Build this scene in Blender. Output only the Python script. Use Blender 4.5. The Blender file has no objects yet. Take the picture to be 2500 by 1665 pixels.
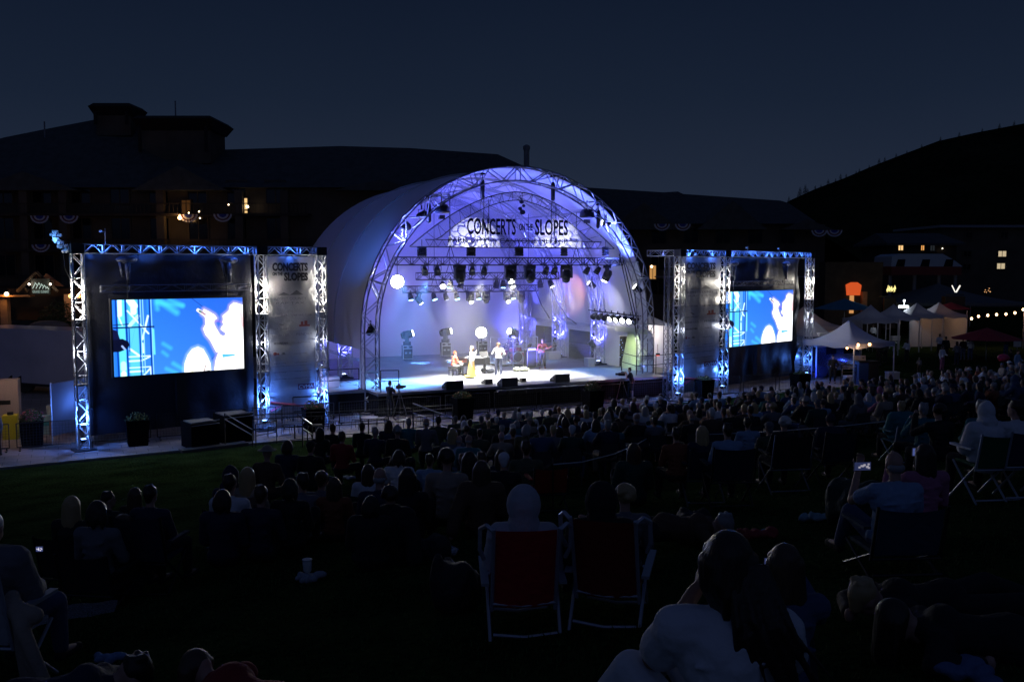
import bpy, bmesh, math, random
import numpy as np
from mathutils import Vector, Matrix
random.seed(7)
R = math.radians
scene = bpy.context.scene
COL = scene.collection

# ------------------------------------------------------------------ camera
F, HC, PITCH = 2250.0, 7.1, math.atan(181 / 2250.0)
cd = bpy.data.cameras.new('camera')
cd.sensor_width = 36.0
cd.lens = F * 36 / 2500
cd.clip_start, cd.clip_end = 0.1, 3000
cam = bpy.data.objects.new('camera', cd)
COL.objects.link(cam)
cam.location = (0, 0, HC)
cam.rotation_euler = (math.pi / 2 - PITCH, 0, 0)
scene.camera = cam

# ------------------------------------------------------------------ night sky
W = bpy.data.worlds.new('World')
scene.world = W
W.use_nodes = True
nt = W.node_tree
nt.nodes.clear()
o = nt.nodes.new('ShaderNodeOutputWorld'); bg = nt.nodes.new('ShaderNodeBackground')
tc = nt.nodes.new('ShaderNodeTexCoord'); sp = nt.nodes.new('ShaderNodeSeparateXYZ')
rp = nt.nodes.new('ShaderNodeValToRGB'); nz = nt.nodes.new('ShaderNodeTexNoise')
ad = nt.nodes.new('ShaderNodeMath'); ad.operation = 'MULTIPLY_ADD'
nz.inputs['Scale'].default_value = 2.2; nz.inputs['Detail'].default_value = 3
nt.links.new(tc.outputs['Generated'], nz.inputs['Vector'])
nt.links.new(nz.outputs['Fac'], ad.inputs[0]); ad.inputs[1].default_value = 0.06
nt.links.new(tc.outputs['Generated'], sp.inputs[0]); nt.links.new(sp.outputs['Z'], ad.inputs[2])
nt.links.new(ad.outputs[0], rp.inputs[0]); nt.links.new(rp.outputs[0], bg.inputs[0])
nt.links.new(bg.outputs[0], o.inputs[0])
# afterglow of dusk in the half of the sky behind the photographer
g1 = nt.nodes.new('ShaderNodeMapRange'); g1.inputs['From Min'].default_value = -0.15; g1.inputs['From Max'].default_value = -0.9
g1.inputs['To Min'].default_value = 0.0; g1.inputs['To Max'].default_value = 1.0
bg2 = nt.nodes.new('ShaderNodeBackground'); bg2.inputs[0].default_value = (0.012, 0.017, 0.046, 1)
ash = nt.nodes.new('ShaderNodeAddShader')
nt.links.new(sp.outputs['Y'], g1.inputs[0]); nt.links.new(g1.outputs[0], bg2.inputs[1])
nt.links.new(bg.outputs[0], ash.inputs[0]); nt.links.new(bg2.outputs[0], ash.inputs[1]); nt.links.new(ash.outputs[0], o.inputs[0])
cr = rp.color_ramp
cr.elements[0].position = 0.0; cr.elements[0].color = (0.0165, 0.0235, 0.0380, 1)
cr.elements[1].position = 1.0; cr.elements[1].color = (0.006, 0.010, 0.030, 1)
for p, c in ((0.10, (0.0135, 0.0205, 0.0395)), (0.20, (0.0078, 0.0138, 0.0295)), (0.30, (0.0050, 0.0095, 0.0228)), (0.5, (0.0055, 0.0100, 0.026))):
    e = cr.elements.new(p); e.color = c + (1,)
bg.inputs[1].default_value = 1.1
scene.view_settings.view_transform = 'Standard'
scene.view_settings.look = 'None'
scene.view_settings.exposure = 0
scene.view_settings.gamma = 1
scene.cycles.max_bounces = 6
scene.cycles.diffuse_bounces = 3
scene.cycles.transmission_bounces = 4
scene.cycles.transparent_max_bounces = 12
scene.cycles.volume_bounces = 0
scene.cycles.sample_clamp_direct = 0
scene.cycles.caustics_reflective = False
scene.cycles.caustics_refractive = False
scene.cycles.sample_clamp_indirect = 4
scene.cycles.sample_clamp_direct = 0
scene.cycles.use_denoising = True
scene.cycles.use_light_tree = True

# ------------------------------------------------------------------ projection helpers (photo pixel -> place in the world)
def ray(px, py):
    x, y = (px - 1250) / F, (832.5 - py) / F
    c, s = math.cos(PITCH), math.sin(PITCH)
    return Vector((x, c + y * s, -s + y * c))
CAM = Vector((0, 0, HC))
def G(px, py, z=0.0):
    d = ray(px, py)
    return CAM + d * ((z - HC) / d.z)
def AY(px, py, Y):
    d = ray(px, py)
    return CAM + d * (Y / d.y)
def ONP(px, py, p0, ang):
    n = Vector((-math.sin(ang), math.cos(ang), 0)); d = ray(px, py)
    t = n.dot(Vector((p0[0], p0[1], 0)) - CAM) / n.dot(d)
    return CAM + d * t
# stage frame: u to the side, t to the back, z up
TH = R(25.85); MID = Vector((0.30, 48.65, 0)); ST = 1.1
SU = Vector((math.cos(TH), math.sin(TH), 0)); SB = Vector((-math.sin(TH), math.cos(TH), 0))
def S(u, t, z=0.0):
    return MID + SU * u + SB * t + Vector((0, 0, z))
def SP(px, py, t):
    """pixel -> (u, t, z) on the plane at depth t of the stage"""
    P = ONP(px, py, MID + SB * t, TH)
    return (P - MID).dot(SU), t, P.z
def SF(px, py, z=ST):
    P = G(px, py, z) - MID
    return P.dot(SU), P.dot(SB)

# lawn: rises from the plaza edge to the camera
LB = Vector((-18.0, 32.0, 0)); LN = Vector((0.510, -0.860, 0)); LD = Vector((0.860, 0.510, 0))
PROF = [(-500, 0), (-0.2, 0), (0, 0), (6, 0.45), (12, 1.15), (18, 1.95), (21, 2.45), (24.2, 3.15), (31, 4.48), (34, 4.98), (37, 5.42), (60, 7.5), (300, 30)]
def lawn(x, y):
    d = (x - LB.x) * LN.x + (y - LB.y) * LN.y
    for (a, za), (b, zb) in zip(PROF, PROF[1:]):
        if d <= b:
            return za + (zb - za) * (d - a) / (b - a)
    return PROF[-1][1]
def on_lawn(px, py, h):
    """ground point under something whose top, h above the lawn, is seen at this pixel"""
    d = ray(px, py); last = None; Y = 1.5
    while Y < 75:
        P = CAM + d * (Y / d.y); f = P.z - (lawn(P.x, P.y) + h)
        if last is not None and f <= 0 < last:
            return Vector((P.x, P.y, lawn(P.x, P.y)))
        last = f; Y += 0.03
    P = CAM + d * (46 / d.y)
    return Vector((P.x, P.y, lawn(P.x, P.y)))
DG = ((1000, 27), (1040, 22), (1070, 17), (1085, 15.5), (1100, 13.6), (1120, 13), (1145, 11.8), (1165, 11.5), (1190, 10.3), (1215, 9.6), (1240, 6.5))
def seat_at(px, py, h, dg=None):
    """ground point and body scale for someone whose head top is seen at this pixel, at about dg metres"""
    d = ray(px, py); dg = dg or float(np.interp(py, [a for a, b in DG], [b for a, b in DG])); best = None
    for k in range(81):
        Y = dg * (0.85 + 0.30 * k / 80); P = CAM + d * (Y / d.y); f = P.z - lawn(P.x, P.y) - h
        c = abs(f) + 1.6 * abs(Y - dg) / dg
        if best is None or c < best[0]: best = (c, P)
    P = best[1]; z = lawn(P.x, P.y); s = min(1.13, max(.87, (P.z - z) / h)); 
    return Vector((P.x, P.y, P.z - h * s if abs(P.z - h * s - z) < .12 else z)), s

# ------------------------------------------------------------------ materials
MATS = {}
def mat(name, col, rough=0.6, metal=0.0, emit=None, es=0.0, noise=0.0, nscale=20, bump=0.0, bscale=60, trans=0.0, alpha=1.0, sheen=0.0, coat=0.0, spec=None):
    key = (name, tuple(col), es)
    if key in MATS:
        return MATS[key]
    m = bpy.data.materials.new(name); m.use_nodes = True
    n = m.node_tree; b = n.nodes['Principled BSDF']
    b.inputs['Base Color'].default_value = tuple(col) + (1,)
    b.inputs['Roughness'].default_value = rough
    b.inputs['Metallic'].default_value = metal
    if spec is not None: b.inputs['Specular IOR Level'].default_value = spec
    if sheen: b.inputs['Sheen Weight'].default_value = sheen
    if coat: b.inputs['Coat Weight'].default_value = coat
    if emit is not None:
        b.inputs['Emission Color'].default_value = tuple(emit) + (1,)
        b.inputs['Emission Strength'].default_value = es
    if noise or bump:
        t = n.nodes.new('ShaderNodeTexCoord')
        if noise:
            z = n.nodes.new('ShaderNodeTexNoise'); z.inputs['Scale'].default_value = nscale; z.inputs['Detail'].default_value = 5
            n.links.new(t.outputs['Object'], z.inputs['Vector'])
            rr = n.nodes.new('ShaderNodeValToRGB')
            rr.color_ramp.elements[0].position = 0.3; rr.color_ramp.elements[1].position = 0.7
            rr.color_ramp.elements[0].color = tuple(c * (1 - noise) for c in col) + (1,)
            rr.color_ramp.elements[1].color = tuple(min(1, c * (1 + noise)) for c in col) + (1,)
            n.links.new(z.outputs['Fac'], rr.inputs[0]); n.links.new(rr.outputs[0], b.inputs['Base Color'])
        if bump:
            z = n.nodes.new('ShaderNodeTexNoise'); z.inputs['Scale'].default_value = bscale; z.inputs['Detail'].default_value = 4
            n.links.new(t.outputs['Object'], z.inputs['Vector'])
            bp = n.nodes.new('ShaderNodeBump'); bp.inputs['Strength'].default_value = bump; bp.inputs['Distance'].default_value = 0.05
            n.links.new(z.outputs['Fac'], bp.inputs['Height']); n.links.new(bp.outputs[0], b.inputs['Normal'])
    if trans or alpha < 1:
        out = n.nodes['Material Output']; last = b.outputs[0]
        if trans:
            tr = n.nodes.new('ShaderNodeBsdfTranslucent'); tr.inputs[0].default_value = tuple(col) + (1,)
            mx = n.nodes.new('ShaderNodeMixShader'); mx.inputs[0].default_value = trans
            n.links.new(last, mx.inputs[1]); n.links.new(tr.outputs[0], mx.inputs[2]); last = mx.outputs[0]
        if alpha < 1:
            tp = n.nodes.new('ShaderNodeBsdfTransparent')
            mx = n.nodes.new('ShaderNodeMixShader'); mx.inputs[0].default_value = alpha
            n.links.new(tp.outputs[0], mx.inputs[1]); n.links.new(last, mx.inputs[2]); last = mx.outputs[0]
        n.links.new(last, out.inputs[0])
    MATS[key] = m
    return m
def lit(name, col, s):
    return mat(name, (0.02, 0.02, 0.02), 0.5, emit=col, es=s)
ALU = mat('truss aluminium', (0.45, 0.46, 0.49), 0.42, 0.3, noise=0.12, nscale=9)
BLK = mat('black metal', (0.007, 0.007, 0.008), 0.5)
BLKF = mat('black cloth', (0.009, 0.009, 0.011), 0.9, spec=.1, bump=0.5, bscale=3)
WHT = mat('white paint', (0.72, 0.72, 0.73), 0.5)
GREY = mat('grey plastic', (0.22, 0.22, 0.24), 0.5)

# ------------------------------------------------------------------ mesh helpers
class MB:
    def __init__(s): s.v = []; s.f = []
    def add(s, vs, fs):
        k = len(s.v); s.v += [tuple(v) for v in vs]; s.f += [tuple(i + k for i in f) for f in fs]; return s
    def box(s, c, d, rz=0, rx=0, ry=0):
        M = Matrix.Rotation(rz, 3, 'Z') @ Matrix.Rotation(rx, 3, 'X') @ Matrix.Rotation(ry, 3, 'Y')
        vs = [Vector(c) + M @ Vector((x * d[0] / 2, y * d[1] / 2, z * d[2] / 2)) for x in (-1, 1) for y in (-1, 1) for z in (-1, 1)]
        return s.add(vs, [(0, 1, 3, 2), (4, 6, 7, 5), (0, 4, 5, 1), (2, 3, 7, 6), (0, 2, 6, 4), (1, 5, 7, 3)])
    def tube(s, a, b, r0, r1=None, n=6, cap=True):
        a, b = Vector(a), Vector(b); r1 = r0 if r1 is None else r1; d = b - a
        if d.length < 1e-6: return s
        d.normalize(); u = d.cross((0, 0, 1)) if abs(d.z) < 0.95 else d.cross((1, 0, 0)); u.normalize(); w = d.cross(u)
        vs = []
        for p, r in ((a, r0), (b, r1)):
            vs += [p + (u * math.cos(2 * math.pi * i / n) + w * math.sin(2 * math.pi * i / n)) * r for i in range(n)]
        fs = [(i, (i + 1) % n, n + (i + 1) % n, n + i) for i in range(n)]
        if cap: fs += [tuple(range(n))[::-1], tuple(range(n, 2 * n))]
        return s.add(vs, fs)
    def path(s, pts, r, n=6):
        for a, b in zip(pts, pts[1:]): s.tube(a, b, r, n=n)
        return s
    def ell(s, c, rad, seg=12, ring=8, M=None):
        c = Vector(c); vs = []; fs = []
        M = M or Matrix.Identity(3)
        vs.append(c + M @ Vector((0, 0, rad[2])))
        for i in range(1, ring):
            a = math.pi * i / ring
            for j in range(seg):
                b = 2 * math.pi * j / seg
                vs.append(c + M @ Vector((rad[0] * math.sin(a) * math.cos(b), rad[1] * math.sin(a) * math.sin(b), rad[2] * math.cos(a))))
        vs.append(c + M @ Vector((0, 0, -rad[2])))
        for j in range(seg):
            fs.append((0, 1 + j, 1 + (j + 1) % seg))
            for i in range(ring - 2):
                a = 1 + i * seg
                fs.append((a + j, a + seg + j, a + seg + (j + 1) % seg, a + (j + 1) % seg))
            a = 1 + (ring - 2) * seg
            fs.append((len(vs) - 1, a + (j + 1) % seg, a + j))
        return s.add(vs, fs)
    def cap(s, a, b, r0, r1=None, n=10):
        """round-ended tapered limb"""
        a, b = Vector(a), Vector(b); r1 = r0 if r1 is None else r1
        s.tube(a, b, r0, r1, n=n); s.ell(a, (r0,) * 3, n, 6); s.ell(b, (r1,) * 3, n, 6); return s
    def lathe(s, prof, n=16, c=(0, 0, 0)):
        c = Vector(c); vs = [c + Vector((r * math.cos(2 * math.pi * j / n), r * math.sin(2 * math.pi * j / n), z)) for r, z in prof for j in range(n)]
        fs = [(i * n + j, i * n + (j + 1) % n, (i + 1) * n + (j + 1) % n, (i + 1) * n + j) for i in range(len(prof) - 1) for j in range(n)]
        fs += [tuple(range(n))[::-1], tuple(range((len(prof) - 1) * n, len(prof) * n))]
        return s.add(vs, fs)
    def quad(s, a, b, c, d): return s.add([a, b, c, d], [(0, 1, 2, 3)])
    def prism(s, poly, o, ax, ay, az, depth):
        """outline poly (x, y) laid on axes ax, ay at o, thickened along az"""
        o, ax, ay, az = Vector(o), Vector(ax), Vector(ay), Vector(az); n = len(poly)
        v = [o + ax * x + ay * y for x, y in poly] + [o + ax * x + ay * y + az * depth for x, y in poly]
        return s.add(v, [tuple(range(n)), tuple(range(n, 2 * n))[::-1]] + [(i, n + i, n + (i + 1) % n, (i + 1) % n) for i in range(n)])
    def mesh(s, name, m=None, smooth=False):
        me = bpy.data.meshes.new(name); me.from_pydata([tuple(v) for v in s.v], [], s.f); me.update()
        if smooth: me.polygons.foreach_set('use_smooth', [True] * len(me.polygons))
        if m: me.materials.append(m)
        return me
    def build(s, name, m, parent=None, smooth=False):
        return link(name, s.mesh(name, m, smooth), parent)
def link(name, me, parent=None, m=None):
    ob = bpy.data.objects.new(name, me); COL.objects.link(ob)
    if parent: ob.parent = parent
    if m:
        ob.material_slots[0].link = 'OBJECT'; ob.material_slots[0].material = m
    return ob
def tag(ob, label=None, cat=None, group=None, kind=None):
    if label: ob['label'] = label
    if cat: ob['category'] = cat
    if group: ob['group'] = group
    if kind: ob['kind'] = kind
    return ob
def thing(name, label, cat, loc=(0, 0, 0), rz=0.0, group=None):
    ob = bpy.data.objects.new(name, None); COL.objects.link(ob); ob.empty_display_size = 0.2
    ob.location = loc; ob.rotation_euler = (0, 0, rz)
    return tag(ob, label, cat, group)
def copy_tree(src, loc, rz=None, label=None, group=None, parent=None):
    c = src.copy(); COL.objects.link(c); c.parent = parent
    if loc is not None: c.location = loc
    if rz is not None: c.rotation_euler = (0, 0, rz)
    if label: c['label'] = label
    if group: c['group'] = group
    for ch in src.children: copy_tree(ch, None, parent=c)
    return c
def text_mb(txt, size, sx=0.6, bold=0.02, depth=0.01):
    cu = bpy.data.curves.new('t', 'FONT'); cu.body = txt; cu.size = size; cu.offset = bold; cu.extrude = depth; cu.resolution_u = 3
    ob = bpy.data.objects.new('t', cu); COL.objects.link(ob)
    dg = bpy.context.evaluated_depsgraph_get(); dg.update()
    me = bpy.data.meshes.new_from_object(ob.evaluated_get(dg))
    v = [Vector((p.co.x * sx, p.co.y, p.co.z)) for p in me.vertices]; f = [tuple(p.vertices) for p in me.polygons]
    bpy.data.objects.remove(ob); bpy.data.curves.remove(cu); bpy.data.meshes.remove(me)
    return v, f
def add_text(mb, txt, size, o, ax, ay, width=None, sx=0.6, bold=0.02, depth=0.008):
    """lettering laid on axes ax, ay from o, squeezed or stretched to width"""
    v, f = text_mb(txt, size, sx, bold, depth)
    if not v: return
    x0 = min(p.x for p in v); x1 = max(p.x for p in v); k = (width / (x1 - x0)) if width else 1
    az = Vector(ax).cross(Vector(ay)); o, ax, ay = Vector(o), Vector(ax), Vector(ay)
    mb.add([o + ax * ((p.x - x0) * k) + ay * p.y + az * p.z for p in v], f)
def spot(loc, target, power, col=(1, 1, 1), size=40, blend=0.5, rad=0.05, name='spot_beam', parent=None):
    l = bpy.data.lights.new(name, 'SPOT'); l.energy = power; l.color = col; l.spot_size = R(size); l.spot_blend = blend; l.shadow_soft_size = rad
    ob = bpy.data.objects.new(name, l); COL.objects.link(ob); ob.location = loc
    ob.rotation_euler = (Vector(target) - Vector(loc)).to_track_quat('-Z', 'Y').to_euler(); return ob
def bulb(loc, power, col=(1, 0.6, 0.3), rad=0.05, name='bulb_light'):
    l = bpy.data.lights.new(name, 'POINT'); l.energy = power; l.color = col; l.shadow_soft_size = rad
    ob = bpy.data.objects.new(name, l); COL.objects.link(ob); ob.location = loc; return ob

def truss(mb, a, b, w, d, up=Vector((0, 0, 1)), bay=0.5, r=0.025, rb=0.012, side=None):
    """box truss from a to b, w wide, d deep along up"""
    a, b, up = Vector(a), Vector(b), Vector(up); L = (b - a).length; x = (b - a) / L
    sd = (x.cross(up)).normalized(); up = sd.cross(x).normalized()
    cs = [sd * (i * w / 2) + up * (j * d / 2) for i, j in ((-1, -1), (1, -1), (1, 1), (-1, 1))]
    n = max(2, round(L / bay))
    for c in cs: mb.tube(a + c, b + c, r, n=6)
    for k in range(n):
        p, q = a + x * (L * k / n), a + x * (L * (k + 1) / n)
        for i in range(4):
            c0, c1 = cs[i], cs[(i + 1) % 4]
            f_ = (k + (0, 1, 1, 0)[i]) % 2
            mb.tube(p + c0 if f_ else p + c1, q + c1 if f_ else q + c0, rb, n=5, cap=False)
            if k % 2 == 0 or k == 0: mb.tube(p + c0, p + c1, rb, n=5, cap=False)
    for i in range(4): mb.tube(b + cs[i], b + cs[(i + 1) % 4], rb * 1.3, n=5, cap=False)
    return mb

# organic shapes: overlapping rounded volumes fused into one skin
def blob(mb, voxel=0.02, smooth=3, name='blob'):
    me = mb.mesh('tmp'); ob = bpy.data.objects.new('tmp', me); TMP.objects.link(ob)
    rm = ob.modifiers.new('r', 'REMESH'); rm.mode = 'VOXEL'; rm.voxel_size = voxel; rm.use_smooth_shade = True
    sm = ob.modifiers.new('s', 'SMOOTH'); sm.factor = 0.5; sm.iterations = smooth
    dg = bpy.context.evaluated_depsgraph_get(); dg.update()
    out = bpy.data.meshes.new_from_object(ob.evaluated_get(dg)); out.name = name
    bpy.data.objects.remove(ob); bpy.data.meshes.remove(me)
    out.polygons.foreach_set('use_smooth', [True] * len(out.polygons))
    return out
TMP = COL
# ================================================================== SETTING
def ground_mat(name, c1, c2, scale, rough=0.9, bump=0.6):
    m = bpy.data.materials.new(name); m.use_nodes = True; n = m.node_tree; b = n.nodes['Principled BSDF']
    t = n.nodes.new('ShaderNodeTexCoord'); z = n.nodes.new('ShaderNodeTexNoise'); z.inputs['Scale'].default_value = scale; z.inputs['Detail'].default_value = 8
    z2 = n.nodes.new('ShaderNodeTexNoise'); z2.inputs['Scale'].default_value = scale * 14; z2.inputs['Detail'].default_value = 6
    n.links.new(t.outputs['Object'], z.inputs[0]); n.links.new(t.outputs['Object'], z2.inputs[0])
    mx = n.nodes.new('ShaderNodeMath'); mx.operation = 'MULTIPLY_ADD'; mx.inputs[1].default_value = 0.5
    n.links.new(z2.outputs['Fac'], mx.inputs[0])
    h = n.nodes.new('ShaderNodeMath'); h.operation = 'MULTIPLY'; h.inputs[1].default_value = 0.5
    n.links.new(z.outputs['Fac'], h.inputs[0]); n.links.new(h.outputs[0], mx.inputs[2])
    r = n.nodes.new('ShaderNodeValToRGB'); r.color_ramp.elements[0].position = 0.38; r.color_ramp.elements[1].position = 0.62
    r.color_ramp.elements[0].color = c1 + (1,); r.color_ramp.elements[1].color = c2 + (1,)
    n.links.new(mx.outputs[0], r.inputs[0]); n.links.new(r.outputs[0], b.inputs['Base Color'])
    b.inputs['Roughness'].default_value = rough; b.inputs['Specular IOR Level'].default_value = 0.0
    bp = n.nodes.new('ShaderNodeBump'); bp.inputs['Strength'].default_value = bump; bp.inputs['Distance'].default_value = 0.08
    n.links.new(z2.outputs['Fac'], bp.inputs['Height']); n.links.new(bp.outputs[0], b.inputs['Normal'])
    return m
GRASS = ground_mat('lawn grass', (0.010, 0.018, 0.007), (0.034, 0.060, 0.020), 0.9)
def paver_mat(name, c, joint, sx, sy, rough=0.75):
    m = bpy.data.materials.new(name); m.use_nodes = True; n = m.node_tree; b = n.nodes['Principled BSDF']
    t = n.nodes.new('ShaderNodeTexCoord'); mp = n.nodes.new('ShaderNodeMapping'); mp.inputs['Rotation'].default_value = (0, 0, -TH)
    bt = n.nodes.new('ShaderNodeTexBrick'); bt.inputs['Scale'].default_value = 1; bt.inputs['Brick Width'].default_value = sx; bt.inputs['Row Height'].default_value = sy
    bt.inputs['Mortar Size'].default_value = 0.012; bt.inputs['Color1'].default_value = c + (1,); bt.inputs['Color2'].default_value = tuple(x * 0.8 for x in c) + (1,)
    bt.inputs['Mortar'].default_value = joint + (1,); bt.offset = 0.5
    nz = n.nodes.new('ShaderNodeTexNoise'); nz.inputs['Scale'].default_value = 1.5; nz.inputs['Detail'].default_value = 6
    mx = n.nodes.new('ShaderNodeMix'); mx.data_type = 'RGBA'; mx.blend_type = 'MULTIPLY'; mx.inputs['Factor'].default_value = 0.6
    n.links.new(t.outputs['Object'], mp.inputs[0]); n.links.new(mp.outputs[0], bt.inputs[0]); n.links.new(t.outputs['Object'], nz.inputs[0])
    n.links.new(bt.outputs[0], mx.inputs['A']); n.links.new(nz.outputs['Fac'], mx.inputs['B']); n.links.new(mx.outputs['Result'], b.inputs['Base Color'])
    b.inputs['Roughness'].default_value = rough
    return m
PAVE = paver_mat('concrete pavers', (0.34, 0.30, 0.31), (0.09, 0.08, 0.08), 0.9, 0.6)

# lawn and surrounding ground, one sheet
g = MB(); xs = sorted(set([-900, -400, -200, -120, -80, -60] + [x * 1.5 for x in range(-30, 41)] + [80, 120, 200, 400, 900]))
ds = [-1800, -900, -400, -200, -120, -80, -50, -30, -15, -6, -1, -0.2, 0, 1.5, 3, 4.5, 6, 8, 10, 12, 15, 18, 21, 24.2, 27, 31, 32.5, 34, 35.5, 37, 42, 50, 60, 100, 300]
for d in ds:
    for x in xs:
        p = LB + LD * (x + 18) + LN * d
        g.v.append((p.x, p.y, lawn(p.x, p.y) - 0.012))
nx = len(xs)
g.f = [(i * nx + j, i * nx + j + 1, (i + 1) * nx + j + 1, (i + 1) * nx + j) for i in range(len(ds) - 1) for j in range(nx - 1)]
tag(g.build('lawn', GRASS, smooth=True), kind='structure')
# plaza between lawn and stage
g = MB(); A, B = LB + LD * -45, LB + LD * 48
g.quad(A, B, B - LN * 36, A - LN * 36)
tag(g.build('plaza', PAVE), kind='structure')
# low concrete edge of the plaza
g = MB(); A, B = LB + LD * -30, LB + LD * 22
c = (A + B) / 2 + Vector((0, 0, 0.03)); g.box(c, ((B - A).length, 0.14, 0.09), rz=math.atan2(LD.y, LD.x))
tag(g.build('kerb', mat('kerb concrete', (0.3, 0.29, 0.28), 0.85, noise=0.2)), kind='structure')
# grass blades near the camera
rng = np.random.default_rng(3)
nb = 42000
yy = 1.9 + 13 * rng.random(nb) ** 1.5; xx = (rng.random(nb) - 0.5) * yy * 1.25
vs = []; fs = []
for i in range(nb):
    x, y = xx[i], yy[i]; z = lawn(x, y) - 0.02; h = 0.02 + 0.03 * rng.random(); a = rng.random() * 6.28; w = 0.004 + 0.003 * y / 6
    lx, ly = (rng.random(2) - 0.5) * 0.05; ca, sa = math.cos(a) * w, math.sin(a) * w; k = len(vs)
    vs += [(x - ca, y - sa, z), (x + ca, y + sa, z), (x + lx, y + ly, z + h)]; fs.append((k, k + 1, k + 2))
g = MB(); g.v = vs; g.f = fs
tag(g.build('grass', mat('grass blades', (0.035, 0.10, 0.016), 0.9)), 'short grass blades covering the near lawn slope', kind='stuff')
# dark wooded hill at the right
g = MB(); prof = [(1880, 520), (1930, 489), (1990, 462), (2060, 436), (2130, 406), (2200, 379), (2290, 345), (2380, 325), (2500, 302), (2650, 285), (2900, 275)]
top = [AY(px, py, 330) for px, py in prof]; rows = 7; n = len(top)
for k in range(rows):
    f = k / (rows - 1)
    for i, p in enumerate(top):
        q = Vector((p.x, 330 - 130 * f * (1 + 0.1 * math.sin(i * 1.7)), -2 + (p.z + 2) * (1 - f) ** 0.8)); q.z += (0 if k == 0 else math.sin(i * 2.1 + k) * 1.2)
        g.v.append(q)
g.f = [(i * n + j, i * n + j + 1, (i + 1) * n + j + 1, (i + 1) * n + j) for i in range(rows - 1) for j in range(n - 1)]
k0 = len(g.v); g.v += [Vector((p.x, 420, -2)) for p in top]; g.f += [(j, k0 + j, k0 + j + 1, j + 1) for j in range(n - 1)]
tag(g.build('hill', ground_mat('hillside scrub', (0.012, 0.016, 0.008), (0.035, 0.04, 0.02), 0.04), smooth=True), kind='structure')
# conifers along the hill crest
def conifer_mesh(seed, h):
    r = random.Random(seed); m = MB()
    for k in range(420):
        f = r.random() ** 0.8; z = h * (0.1 + 0.9 * f); rad = (1 - f) * h * 0.19 * (0.5 + 0.7 * r.random()) + 0.05; a = r.random() * 6.28
        c = Vector((math.cos(a) * rad, math.sin(a) * rad, z)); s_ = h * 0.035 * (1.3 - f)
        d = Vector((math.cos(a), math.sin(a), -0.5)) * s_ * 1.8; p = Vector((-math.sin(a), math.cos(a), 0.2)) * s_
        m.add([c - p, c + p, c + d], [(0, 1, 2)])
    return m
NEEDLE = mat('conifer needles', (0.02, 0.03, 0.015), 0.9); BARK = mat('bark', (0.05, 0.04, 0.03), 0.9)
protos = []
hill_px = [1896, 1912, 1926, 1948, 1953, 1966, 1972, 1990, 2004, 2022, 2040, 2052, 2066, 2090, 2098, 2122, 2146, 2160, 2188, 2214, 2250, 2296, 2342, 2398, 2440, 2476]
ty = lambda px: np.interp(px, [p[0] for p in prof], [p[1] for p in prof])
for i, px in enumerate(hill_px):
    p = AY(px, ty(px) + 3, 329)
    h = 3.6 if px in (1953, 1966) else 1.3 + 1.3 * random.random()
    lab = 'small dark conifer on the hill crest, number %d counting up the slope from the valley' % (i + 1)
    lab = ['small conifer on the dark hill crest, %s one up from the valley end' % w for w in ['first', 'second', 'third', 'fourth', 'fifth', 'sixth', 'seventh', 'eighth', 'ninth', 'tenth', 'eleventh', 'twelfth', 'thirteenth', 'fourteenth', 'fifteenth', 'sixteenth', 'seventeenth', 'eighteenth', 'nineteenth', 'twentieth', 'twenty-first', 'twenty-second', 'twenty-third', 'twenty-fourth', 'twenty-fifth', 'twenty-sixth']][i]
    if i < 3:
        t = thing('conifer', lab, 'tree', p, 0, 'conifers on the hill crest')
        conifer_mesh(i, 1.0).build('crown', NEEDLE, t); MB().tube((0, 0, -0.2), (0, 0, 0.85), 0.03, 0.008).build('trunk', BARK, t)
        protos.append(t)
    else:
        t = copy_tree(protos[i % 3], p, random.random() * 6, lab)
    t.scale = (h, h, h)

# ================================================================== HOTEL AND BUILDINGS BEHIND
WALLM = mat('hotel stucco', (0.10, 0.078, 0.055), 0.9, noise=0.25, nscale=0.6)
WALLD = mat('hotel timber', (0.05, 0.037, 0.026), 0.9, noise=0.3, nscale=1.2)
ROOFM = mat('roof shingle', (0.07, 0.075, 0.07), 0.9, noise=0.25, nscale=1.5)
SOFF = mat('dark soffit wood', (0.03, 0.022, 0.018), 0.9)
GLASSD = mat('dark window glass', (0.008, 0.01, 0.014), 0.12)
WARMW = lit('lit window', (1.0, 0.62, 0.25), 1.1)
PALEW = lit('pale lit window', (1.0, 0.80, 0.5), 0.55)
TRIM = mat('window trim', (0.09, 0.07, 0.05), 0.8)
def gable(mb, x0, x1, y0, y1, z0, z1, over=0.8, ax='x'):
    """pitched roof block, ridge along x"""
    ym = (y0 + y1) / 2; p = [(x0 - over, y0 - over, z0 - 0.4), (x1 + over, y0 - over, z0 - 0.4), (x1 + over, y1 + over, z0 - 0.4), (x0 - over, y1 + over, z0 - 0.4), (x0, ym, z1), (x1, ym, z1)]
    p2 = [(a, b, c + 0.3) for a, b, c in p]
    mb.add(p + p2, [(6, 7, 11, 10), (8, 9, 10, 11), (6, 10, 9), (7, 8, 11), (0, 1, 7, 6), (1, 2, 8, 7), (2, 3, 9, 8), (3, 0, 6, 9), (0, 3, 2, 1)])
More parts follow.
